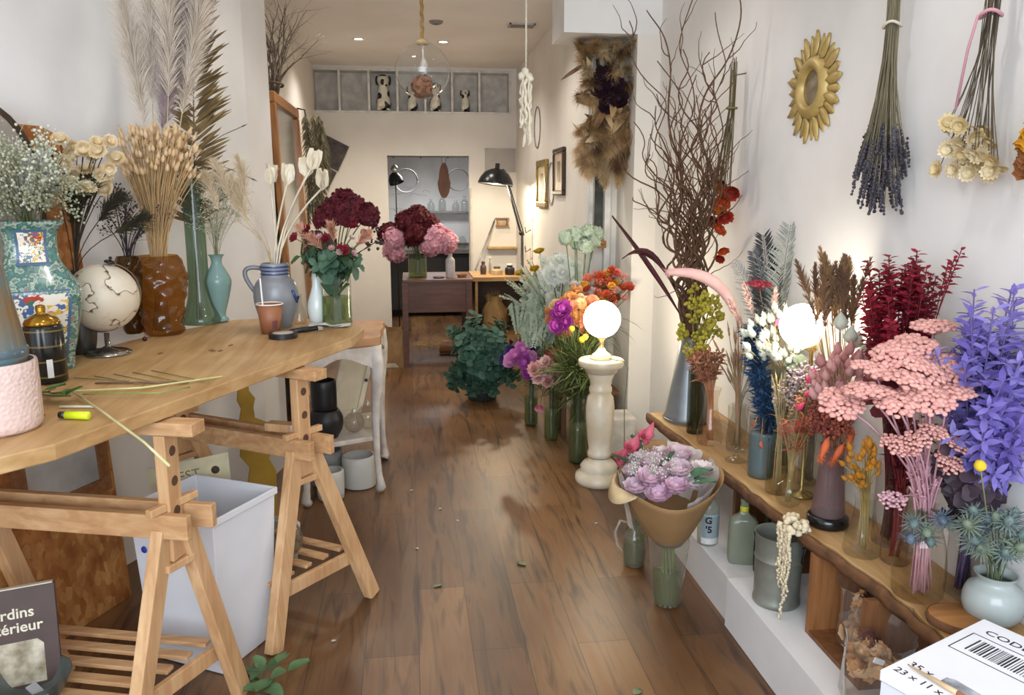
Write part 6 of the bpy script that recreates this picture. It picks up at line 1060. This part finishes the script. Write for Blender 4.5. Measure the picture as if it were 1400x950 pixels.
def feather(lab, tip, L, wd, c, c2, curl=0, n=70, grp=None):
    o = thing('feather', lab, 'feather', (1.425 + R.uniform(-.015, .015), 2.95 + R.uniform(-.012, .012), SZ + .012), grp); T = V(tip) - o.location; nk = V((1.425, 2.95, SZ + .23)) - o.location; pts = [V((0, 0, 0)), nk] + bez(nk, nk + V((0, 0, .3)), T, 16)[1:]; m = MB(); m.tube(pts, [.0022 * (1 - .03 * i) for i in range(len(pts))], 5); m.build('shaft', mat(c2, None, .6), o); m = MB(); k = len(pts)
    tot = pts[6:]
    for i in range(n):
        s_ = i / n; j = min(len(tot) - 2, int(s_ * (len(tot) - 1))); f = s_ * (len(tot) - 1) - j; p = tot[j].lerp(tot[j + 1], f); d = (tot[j + 1] - tot[j]).normalized(); sd = d.cross(V((.3, -1, 0))).normalized()
        for sg in (-1, 1): w2 = wd * (.35 + .9 * math.sin(PI * min(1, s_ * .85 + .1))); m.leaf(p, sd * sg + d * R.uniform(.6, 1.0) + V((0, R.uniform(-.2, .2), 0)), V((0, -1, 0)), w2, .007, curl, 3)
    m.build('barbs', mat(c, c2, .7), o)
feather('black feather behind the white bunny tails', (1.345, 2.92, 1.40), .3, .085, '#2c2e30', '#161718'); feather('black feather beside a grey curled feather by wall', (1.30, 2.90, 1.34), .3, .06, '#55585c', '#34363a', .1)
feather('grey peacock-like feather with curled tip by the wall', (1.435, 2.88, 1.44), .3, .075, '#8f938c', '#5f665f', .5, 60); feather('wispy grey feather behind the pink foxtail', (1.24, 2.93, 1.30), .3, .05, '#a6a49e', '#85837c', .2, 40)
PK = mat('#dcb9ae', '#c9a297', .9)
bunch('pink_pampas_spike', 'thin upright pale pink pampas spike by the feathers', 'thin pink pampas spikes', (1.425, 2.95, SZ), SZ + .23, .03, .03, 0, None, None, plume(.18, .014, 300, .0, .003, V((0, 0, 0))), PK, mat('#c4a088', None, .8), tips=[(1.24, 2.80, 1.06), (1.34, 2.78, 1.08), (1.25, 2.76, 1.20 - .08)], cat='grass', hname='plume')
bunch('red_protea', 'dark red flat bloom among the pink pampas spikes', 'dark red blooms by the feathers', (1.425, 2.95, SZ), SZ + .23, .03, .03, 0, None, None, yarrow(.045, 40), mat('#a83040', '#86202e', .8), mat('#7d6a48', None, .8), tips=[(1.285, 2.80, 1.225)], hd=V((-.1, -.4, 1)))
t = thing('shelf_lamp', 'glowing white globe lamp standing among the shelf flowers', 'lamp', (1.36, 2.52, SZ)); m = MB(); m.lathe([(.0005, 0), (.04, 0), (.042, .008), (.012, .02), (.007, .03), (.007, .52), (.02, .53), (.02, .55)], n=22); m.build('stand', mat('#b79f62', None, .25, metal=.8), t); m = MB(); m.ball((-.045, -.01, .615), .075, 26, 16); m.build('globe_shade', mat('#fffaf0', '#fffaf0', .4, emit='#fff4e0', es=24), t)
# 6, 7 small beige cylinder and round bottle
sv('short beige glass cylinder beside the round bottle', 1.288, 2.565, [(.036, 0), (.04, .006), (.04, .165)], '#e2dcc6')
bunch('straw_stalk', 'pale straw stem in the short beige glass cylinder', 'straw stems in the short cylinder', (1.288, 2.565, SZ), SZ + .16, .03, .028, 22, (1.30, 2.57, .84), (.06, .04, .08), spike(.004, .06), mat('#b3a076', None, .8), mat('#b09c70', None, .8), .0016, cat='grass')
sv('round cut-glass bud bottle on the shelf edge', 1.272, 2.44, [(.022, 0), (.038, .012), (.046, .045), (.038, .078), (.02, .09), (.018, .125), (.022, .135)], '#eaeae0')
bunch('hot_pink_bunny_tail', 'hot pink bunny-tail grass above the round bud bottle', 'hot pink bunny tails', (1.272, 2.44, SZ), SZ + .12, .014, .02, 0, None, None, bunnytail(.012, .05, 14), mat('#dd4a74', '#c43660', .85), mat('#a8925c', None, .8), .0014, cat='grass', tips=[(1.28, 2.40, .90), (1.30, 2.42, .935), (1.31, 2.41, .905), (1.26, 2.40, .85), (1.35, 2.42, .92)], hd=V((.8, 0, .6)))
bunch('coral_sprig', 'coral pink feathery sprig above the round bud bottle', 'coral sprigs', (1.272, 2.44, SZ), SZ + .12, .014, .02, 40, (1.29, 2.43, .82), (.075, .06, .10), leafy(.06, 12, .022, .011, .9), [petal('#d4705c', '#b85646'), petal('#c9695a', '#a34e42'), mat('#9c8a58', None, .8)], mat('#a8925c', None, .8), .0013, hname='leaves')
# 8 dark-footed vase
t = vessel('dark_footed_vase', 'plum glass vase with a heavy black foot', 'vase', (1.325, 2.275, SZ), [(.05, .036), (.052, .04), (.045, .12), (.036, .22), (.04, .27)], glass('#b39694', .04, .25, .3), .004); m = MB(); m.lathe([(.0005, 0), (.06, 0), (.065, .006), (.065, .03), (.058, .036), (.0005, .036)], n=32); m.build('black_foot', mat('#141416', None, .2), t)
V8 = (1.325, 2.275, SZ)
bunch('dusty_pink_bunny_tail', 'dusty pink bunny-tail grass in the plum vase', 'dusty pink bunny tails', V8, SZ + .26, .03, .03, 48, (1.305, 2.22, .98), (.09, .07, .11), bunnytail(.0135, .05, 12), [mat('#d3a29b', '#bb8580', .85), mat('#c48d88', '#a8716d', .85)], mat('#b08a70', None, .8), .0015, cat='grass', z0=.05)
bunch('orange_foxtail', 'orange fuzzy foxtail drooping by the plum vase', 'orange foxtails', V8, SZ + .26, .03, .03, 0, None, None, bunnytail(.013, .085, 260), mat('#e07648', '#c95c30', .85), mat('#a8764c', None, .8), cat='grass', tips=[(1.31, 2.19, .80), (1.265, 2.20, .82), (1.34, 2.20, .85)], z0=.05, hd=V((-.25, 0, -1)))
bunch('rust_sprig', 'rust red flower sprig packed in the plum vase', 'rust red sprigs', V8, SZ + .26, .03, .03, 34, (1.285, 2.24, .87), (.065, .06, .06), cluster(16, .03, .006), [mat('#8e4638', '#6d3026', .8), mat('#a85a44', '#8a4432', .8)], mat('#8a5e48', None, .8), .0014, z0=.05)
bunch('pale_pod', 'pale grey-green pod head behind the dusty pink tails', 'pale pods', V8, SZ + .26, .03, .03, 0, None, None, lambda mb, p, d: spindle(mb, p, d, .06, .022, 10, .05), mat('#c3c6b4', '#a9ad9a', .8), mat('#9c9470', None, .8), tips=[(1.335, 2.25, 1.10), (1.365, 2.27, 1.08), (1.31, 2.26, 1.14), (1.40, 2.27, 1.05)], z0=.05)
# 9 mustard
sv('bell-shaped clear vase with mustard bunny tails', 1.318, 2.065, [(.05, 0), (.054, .008), (.052, .03), (.034, .11), (.028, .165), (.034, .18)], '#ecebe0')
bunch('mustard_bunny_tail', 'mustard yellow bunny-tail grass in the bell-shaped vase', 'mustard bunny tails', (1.318, 2.065, SZ), SZ + .16, .024, .035, 44, (1.275, 2.035, .79), (.05, .045, .075), bunnytail(.0085, .034, 16), mat('#c98c2c', '#b0741c', .85), mat('#b39a5c', None, .8), .0014, cat='grass')
# 10 red stems
sv('clear tube vase filled with deep red stems', 1.385, 2.0, [(.038, 0), (.042, .006), (.042, .22)], '#e6dfd8')
bunch('red_stalk', 'deep red dyed stem in the clear tube vase', 'red stems in the tube vase', (1.385, 2.0, SZ), SZ + .21, .034, .03, 22, (1.37, 1.98, .92), (.07, .06, .12), leafy(.16, 8, .05, .016, .5), petal('#6b1a20', '#501216'), mat('#8e2c2e', None, .8), .002, hname='leaves')
sv('clear rear vase of dusty lilac sprays by wall', 1.44, 2.62, [(.036, 0), (.04, .006), (.04, .22)], '#dcdcd4')
bunch('lilac_spray', 'dusty lilac dried spray behind the coral sprigs', 'dusty lilac sprays', (1.44, 2.62, SZ), SZ + .21, .032, .03, 34, (1.39, 2.52, .88), (.08, .10, .11), spray(12, .09, .005, 5), [mat('#a99aa4', '#8d7f8a', .85), mat('#b8a596', '#9a8878', .85), mat('#94857e', '#776a64', .85)], mat('#9a8a74', None, .8), .0013, hname='blossom_spray')
# rear: bulrush, red gypsophila, purple ruscus
sv('clear rear vase of brown bulrush plumes', 1.435, 2.45, [(.038, 0), (.042, .006), (.042, .25)], '#e3e3da')
bunch('brown_plume', 'brown feathery bulrush plume against the white wall', 'brown bulrush plumes', (1.435, 2.45, SZ), SZ + .24, .034, .03, 20, (1.375, 2.41, 1.15), (.085, .06, .05), plume(.20, .020, 220, -.1, .004), [mat('#7d5e48', '#5f4634', .9), mat('#8f6d4e', '#6f523a', .9), mat('#a98358', '#8a6842', .9)], mat('#8d7550', None, .8), .0018, cat='grass', hname='plume', hd=V((-.1, 0, 1)))
sv('clear rear vase of crimson gypsophila', 1.435, 2.12, [(.042, 0), (.046, .006), (.046, .26)], '#e5dfda')
bunch('crimson_gypsophila', 'crimson dyed blossom spray against the white wall', 'crimson blossom sprays', (1.435, 2.12, SZ), SZ + .25, .04, .034, 62, (1.35, 2.06, 1.27), (.14, .09, .14), leafy(.13, 26, .034, .019, .9), [petal('#a3162f', '#7d0f22'), petal('#8c1228', '#690b1b'), petal('#b32740', '#8f1a30')], mat('#6d1a24', None, .8), .0016, hname='blossoms')
bunch('crimson_gypsophila', 'crimson blossom spray reaching right above the purple leaves', 'crimson sprays above purple leaves', (1.435, 2.12, SZ), SZ + .25, .04, .034, 0, None, None, leafy(.10, 14, .028, .015, .9), petal('#9a1730', '#781022'), mat('#6d1a24', None, .8), .0014, hname='blossoms', tips=[(1.44, 1.93, 1.41), (1.42, 1.95, 1.37), (1.40, 1.90, 1.39), (1.36, 1.95, 1.36), (1.41, 1.98, 1.33)])
bunch('round_plum_leaf', 'round dusty red leaf sprig below the crimson blossoms', 'round dusty red leaves', (1.435, 2.12, SZ), SZ + .25, .04, .034, 9, (1.33, 2.03, 1.06), (.07, .05, .07), leafy(.09, 7, .055, .05, .9, rnd=True), petal('#8a3a40', '#6d2a32'), mat('#6d3a34', None, .8), .0015, hname='leaves')
# 11 tall bottle with pink yarrow
sv('large clear bottle at the shelf end with pink yarrow', 1.325, 1.81, [(.058, 0), (.064, .01), (.066, .08), (.058, .15), (.044, .2), (.042, .235), (.046, .25)], '#e9e4d8', 0, 32)
YP = mat('#dca79b', '#c98d84', .85, 50); YS = mat('#c99aa2', '#b5848e', .8)
yt = [(1.06, 1.80, 1.04), (1.10, 1.76, 1.08), (1.14, 1.80, 1.12), (1.19, 1.74, 1.11), (1.20, 1.82, 1.155), (1.25, 1.76, 1.13), (1.27, 1.84, 1.17), (1.31, 1.78, 1.13), (1.36, 1.78, 1.11), (1.34, 1.86, 1.14), (1.29, 1.72, 1.08), (1.23, 1.70, 1.07), (1.155, 1.72, 1.06), (1.40, 1.84, 1.09), (1.36, 1.90, 1.21)]
yl = [(1.16, 1.72, .955), (1.20, 1.70, .965), (1.185, 1.72, .94), (1.32, 1.71, .95), (1.31, 1.72, .90), (1.25, 1.71, .985)]
bunch('pink_yarrow', 'flat pink yarrow head on a mauve stem at the shelf end', 'pink yarrow at the shelf end', (1.325, 1.81, SZ), SZ + .235, .036, .045, 0, None, None, yarrow(.055, 60), YP, YS, .0028, tips=yt, hd=V((-.05, -.25, 1)))
bunch('pink_yarrow', 'middle-height pink yarrow head below the big flat ones', 'middle pink yarrow', (1.325, 1.81, SZ), SZ + .235, .036, .045, 0, None, None, yarrow(.034, 40), YP, YS, .0025, tips=yl, hd=V((-.1, -.35, 1)))
bunch('pink_yarrow', 'small low pink yarrow head left of the mauve stems', 'low pink yarrow', (1.325, 1.81, SZ), SZ + .235, .036, .045, 0, None, None, yarrow(.034, 34), mat('#c9a0a6', '#b3868e', .85), YS, .002, tips=[(1.17, 1.72, .81)], hd=V((-.4, -.5, .8)))
bunch('mauve_stalk', 'short knobbly mauve stem packed in the large clear bottle', 'mauve stems in the large bottle', (1.325, 1.81, SZ), SZ + .235, .04, .045, 42, (1.30, 1.80, .85), (.065, .05, .08), leafy(.14, 8, .018, .006, .8), YS, YS, .0024, cat='stem', hname='leaves')
# wood slice, purple ruscus, dusky eucalyptus, thistles
t = thing('wood_slice', 'round wood slice lying at the near end of shelf', 'wood slice', (1.33, 1.655, SZ + .0003)); m = MB(); m.lathe([(.0005, 0), (.062, 0), (.066, .005), (.066, .022), (.062, .026), (.0005, .026)], n=30, wob=lambda a, z: 1 + .05 * math.sin(3 * a)); m.build('slice', wood('#b07c48', '#94622f', 0), t); m = MB(); m.lathe([(.0655, .001), (.0695, .013), (.0655, .025)], n=30, wob=lambda a, z: 1 + .05 * math.sin(3 * a)); m.build('bark_ring', BARK, t)
sv('clear rear vase of purple leaves at the near end', 1.445, 1.80, [(.038, 0), (.042, .006), (.042, .25)], '#dfdfdf')
PUR = [petal('#8d80c9', '#7467b4'), petal('#a298d8', '#877bc6'), petal('#7a6cba', '#6254a2')]
bunch('purple_ruscus', 'bright purple dyed leaf spray at the right edge', 'purple leaf sprays', (1.445, 1.80, SZ), SZ + .24, .034, .03, 44, (1.36, 1.70, 1.17), (.14, .12, .22), leafy(.22, 24, .06, .019, .9, curl=.1), PUR, mat('#6d5f96', None, .8), .002, hname='leaves')
bunch('purple_ruscus', 'purple dyed leaf spray hanging low at the right edge', 'low purple leaf sprays', (1.445, 1.80, SZ), SZ + .24, .034, .03, 16, (1.38, 1.62, .97), (.08, .06, .08), leafy(.16, 18, .055, .018, .9, curl=.1), PUR, mat('#6d5f96', None, .8), .002, hname='leaves')
bunch('dusky_eucalyptus', 'dark dusky purple round leaf sprig below purple leaves', 'dusky round leaves', (1.445, 1.80, SZ), SZ + .24, .034, .03, 26, (1.385, 1.74, .86), (.08, .06, .15), leafy(.14, 10, .06, .054, .9, rnd=True), [leafm('#4c3a46', '#372a34'), leafm('#5c4852', '#443640')], mat('#4a3840', None, .8), .002, hname='leaves')
vessel('white_bulb_vase', 'pale glossy bulb vase of thistles at the near end', 'vase', (1.425, 1.66, SZ), [(.03, 0), (.055, .012), (.07, .05), (.062, .09), (.042, .11), (.05, .13)], mat('#bcc4c0', '#a4adaa', .15, 6, trans=.2), .004) 
TH = [mat('#748580', '#566662', .7), mat('#7d8974', '#5e6a56', .7), mat('#667484', '#4c5866', .7)]
bunch('sea_holly', 'spiky blue-green sea holly in the bulb vase', 'sea holly thistles', (1.425, 1.66, SZ), SZ + .12, .03, .03, 20, (1.36, 1.62, .76), (.10, .05, .06), thistle(.021), TH, mat('#5f6a4c', None, .8), .0018)
bunch('sea_holly', 'spiky sea holly at the neck of the large clear bottle', 'sea holly on the large bottle', (1.325, 1.81, SZ), SZ + .235, .036, .045, 0, None, None, thistle(.021), TH, mat('#5f6a4c', None, .8), .0018, tips=[(1.24, 1.73, .74), (1.27, 1.72, .72), (1.31, 1.72, .75), (1.29, 1.73, .69), (1.34, 1.73, .73), (1.25, 1.75, .69)])
bunch('yellow_button', 'single yellow button flower under the purple leaves', None, (1.425, 1.66, SZ), SZ + .12, .03, .03, 0, None, None, lambda mb, p, d: mb.ball(p, .0135, 14, 10, jit=.05), mat('#e2c02a', '#cba61a', .8, 60), leafm('#8f9360'), .0016, tips=[(1.298, 1.60, .935)])

# ================================================================ hung on the right wall
t = thing('sunburst_mirror', 'gold sunflower-petal mirror hung on the right wall', 'mirror', (1.4995, 2.90, 1.94)); m = MB(); GP = mat('#c4aa6c', '#a88f54', .45, 14, .3)
for k in range(27):
    a = 2 * PI * k / 27; e = V((0, math.cos(a), math.sin(a))); ln = .085 + (.012 if k % 2 else 0)
    m.leaf(e * .105 + V((-.016 if k % 2 else -.010, 0, 0)), e, V((-1, 0, 0)), ln, .042, .05, 5, fold=-.18, tip=.15)
solid(m.build('petals', GP, t), .005); m = MB(); m.lathe([(.065, .004), (.07, .022), (.085, .028), (.10, .024), (.112, .012), (.115, .002)], n=40, q=quat((-1, 0, 0))); m.build('ring_frame', GP, t); m = MB(); m.lathe([(.0005, .006), (.068, .006)], n=36, q=quat((-1, 0, 0))); m.build('mirror_glass', mat('#b3aa9a', '#8f8470', .08, 9, .85), t)
def hung(name, lab, y, ztie, ztop, zbot, spread, n, tiec, headf, hm, sm, hname, xo=.07, lean=0, tie_tail=0, hdk=(1, 0, .1)):
    t = thing(name, lab, 'dried bunch', (1.5 - xo, y, ztie)); m = MB(); m.tube([V((.024 * math.cos(a), .026 * math.sin(a), .006 * math.sin(2 * a))) for a in [2 * PI * i / 22 for i in range(23)]], .0045, 5)
    if tie_tail: m.tube([(-.026, .01, 0), (-.03, .03, -.08), (-.032, .05, -tie_tail)], .0035, 5)
    m.build('tie', mat(tiec, None, .7), t); m = MB(); m.tube([(0, 0, ztop - ztie), (xo - .003, 0, ztop - ztie + .02)], .003, 5); m.build('wall_nail', mat('#77726a', None, .4, metal=.6), t)
    for k in range(n):
        a = R.uniform(0, 2 * PI); r0 = .018 * R.random() ** .5; a2 = a + R.uniform(-.5, .5); f = R.uniform(.25, 1); z1 = zbot + (ztie - zbot) * R.uniform(0, .35) - ztie; rr = spread * f
        p0 = V((r0 * math.cos(a) * .8, r0 * math.sin(a) + .02 * R.uniform(-1, 1), ztop - ztie + R.uniform(-.03, .05))); p1 = V((r0 * math.cos(a), r0 * math.sin(a), 0)); p2 = V((min(xo - .012, rr * math.cos(a2) * .7), rr * math.sin(a2) + lean, z1))
        pts = [p0, p1] + bez(p1, p1 + V((0, 0, z1 * .4)), p2, 4)[1:]; mb = MB(); mb.tube(pts, .0014, 4); s_ = mb.build('stem', sm, t); hb = MB(); headf(hb, p2, ((p2 - pts[-2]).normalized() * hdk[0] + V((-1, -.4, 0)) * hdk[1] + rv(hdk[2])).normalized()); hb.build(hname, hm[k % len(hm)] if isinstance(hm, list) else hm, s_)
    return t
def lav(mb, p, d):
    p = V(p)
    for i in range(9): mb.ball(p - d * .010 * i + rv(.002), R.uniform(.0042, .0062), 5, 4, jit=.2)
hung('lavender_bunch', 'dried lavender bunch hanging head-down on the right wall', 2.30, 2.04, 2.30, 1.49, .105, 110, '#d9cdb8', lav, mat('#4b4750', '#34313a', .8), mat('#7d745a', '#655d46', .8), 'flower_spike', .08)
hung('strawflower_bunch', 'cream strawflower bunch with pink tie on the right wall', 1.895, 1.985, 2.22, 1.60, .085, 30, '#d99aa6', daisy(.027, 13, 2, .3), [petal('#ead9ac', '#d9bf84'), petal('#f0e4c4', '#dfca98')], mat('#5f5340', '#463c2c', .8), 'strawflower', .075, .02, .22, (.5, .7, .6))
hung('yellow_flower_bunch', 'golden yellow flower bunch at the right edge of wall', 1.67, 1.97, 2.16, 1.60, .07, 26, '#b39a5c', ruffle(.03, 4, 7), [petal('#e0a820', '#c98a12'), petal('#d99c1c', '#b97a10'), petal('#a3683a', '#8a522a')], mat('#5c5338', None, .8), 'yellow_bloom', .07, -.01, 0, (.5, .6, .6))
t = thing('physalis_bunch', 'orange lantern flower bunch hung head-down beside willow', 'dried bunch', (1.44, 3.52, 1.93)); m = MB(); m.tube([V((.022 * math.cos(a), .022 * math.sin(a), 0)) for a in [2 * PI * i / 20 for i in range(21)]], .005, 5); m.build('tie', mat('#8a7a4c', None, .8), t); m = MB(); m.tube([(0, 0, .14), (.058, 0, .15)], .003, 5); m.build('wall_nail', mat('#77726a', None, .4, metal=.6), t)
for k in range(30): m = MB(); a = R.uniform(0, 6.28); m.tube([(.012 * math.cos(a), .02 * math.sin(a), .15 + R.uniform(-.05, .07)), (.012 * math.cos(a), .012 * math.sin(a), 0), (.02 * math.cos(a) - .015, .05 * math.sin(a), -.2), (.03 * math.cos(a) - .03, .07 * math.sin(a), -.42 + R.uniform(-.05, .1))], .0018, 4); m.build('stem', mat('#6e6242', '#544a30', .8), t)
for u, v_, z in ((-.02, -.0, -.34), (.0, .03, -.38), (-.03, -.05, -.40), (-.02, .04, -.44), (-.03, .0, -.42), (.0, -.06, -.36), (-.02, -.02, -.47), (-.04, .03, -.49), (-.01, .06, -.32), (-.03, -.04, -.52), (-.02, -.03, -.62), (-.01, .02, -.66)):
    m = MB(); ruffle(.036 if z > -.55 else .026, 5, 6)(m, V((u, v_, z)), V((-.4, -.4, -.5)) + rv(.4)); m.build('orange_lantern', R.choice([petal('#d9632a', '#b8441c'), petal('#e08a2c', '#c96a1a'), petal('#b83a22', '#942a18')]), t)
# large dried wall bouquet behind the pillar
t = thing('dried_wall_bouquet', 'large beige dried bouquet hung above the narrow mirror', 'dried bouquet', (1.20, 5.06, 2.12)); m = MB(); m.tube([(.0, .095, .34), (.02, .06, .1), (.03, .05, -.3)], .012, 6); m.build('backing_stick', BROWN, t)
BE = [mat('#d9bd92', '#bd9a68', .9), mat('#bf9c6e', '#9c7a4e', .9), mat('#d9c4a0', '#bfa67c', .9), mat('#8a6a48', '#6a4e32', .9)]
for k in range(100):
    c = V((R.uniform(-.10, .22), R.uniform(-.09, .03), R.uniform(-.32, .32))); out_ = V((c.x * 1.6 - .10, -.5, c.z * .9 - .25)).normalized(); m = MB(); plume(R.uniform(.10, .2), .055, 420, .25, .0022)(m, c, out_); m.build('dry_plume', BE[k % 4], t)
for k in range(60): m = MB(); c = V((R.uniform(-.10, .22), R.uniform(-.13, .02), R.uniform(-.30, .30))); d = V((R.uniform(-1, .4), -.4, R.uniform(-.8, .7))); m.leaf(c, d, (0, -1, .3), R.uniform(.10, .22), R.uniform(.025, .05), R.uniform(-.1, .4), 5); m.build('dry_leaf', BE[(k + 1) % 4], t)
for u, z in ((-.03, .06), (.05, .08), (.02, -.03), (-.01, .13), (.08, .0)): m = MB(); ruffle(.058, 5, 7)(m, V((u, -.17, z)), V((-.3, -1, .1))); m.build('dark_bloom', petal('#3d1c2a', '#28101c'), t)
for k in range(12): m = MB(); c = V((R.uniform(.0, .22), -.03, -.25)); plume(.26, .04, 260, .2, .003)(m, c, V((R.uniform(-.1, .1), -.1, -1))); m.build('hanging_plume', BE[2 if k % 2 else 0], t)
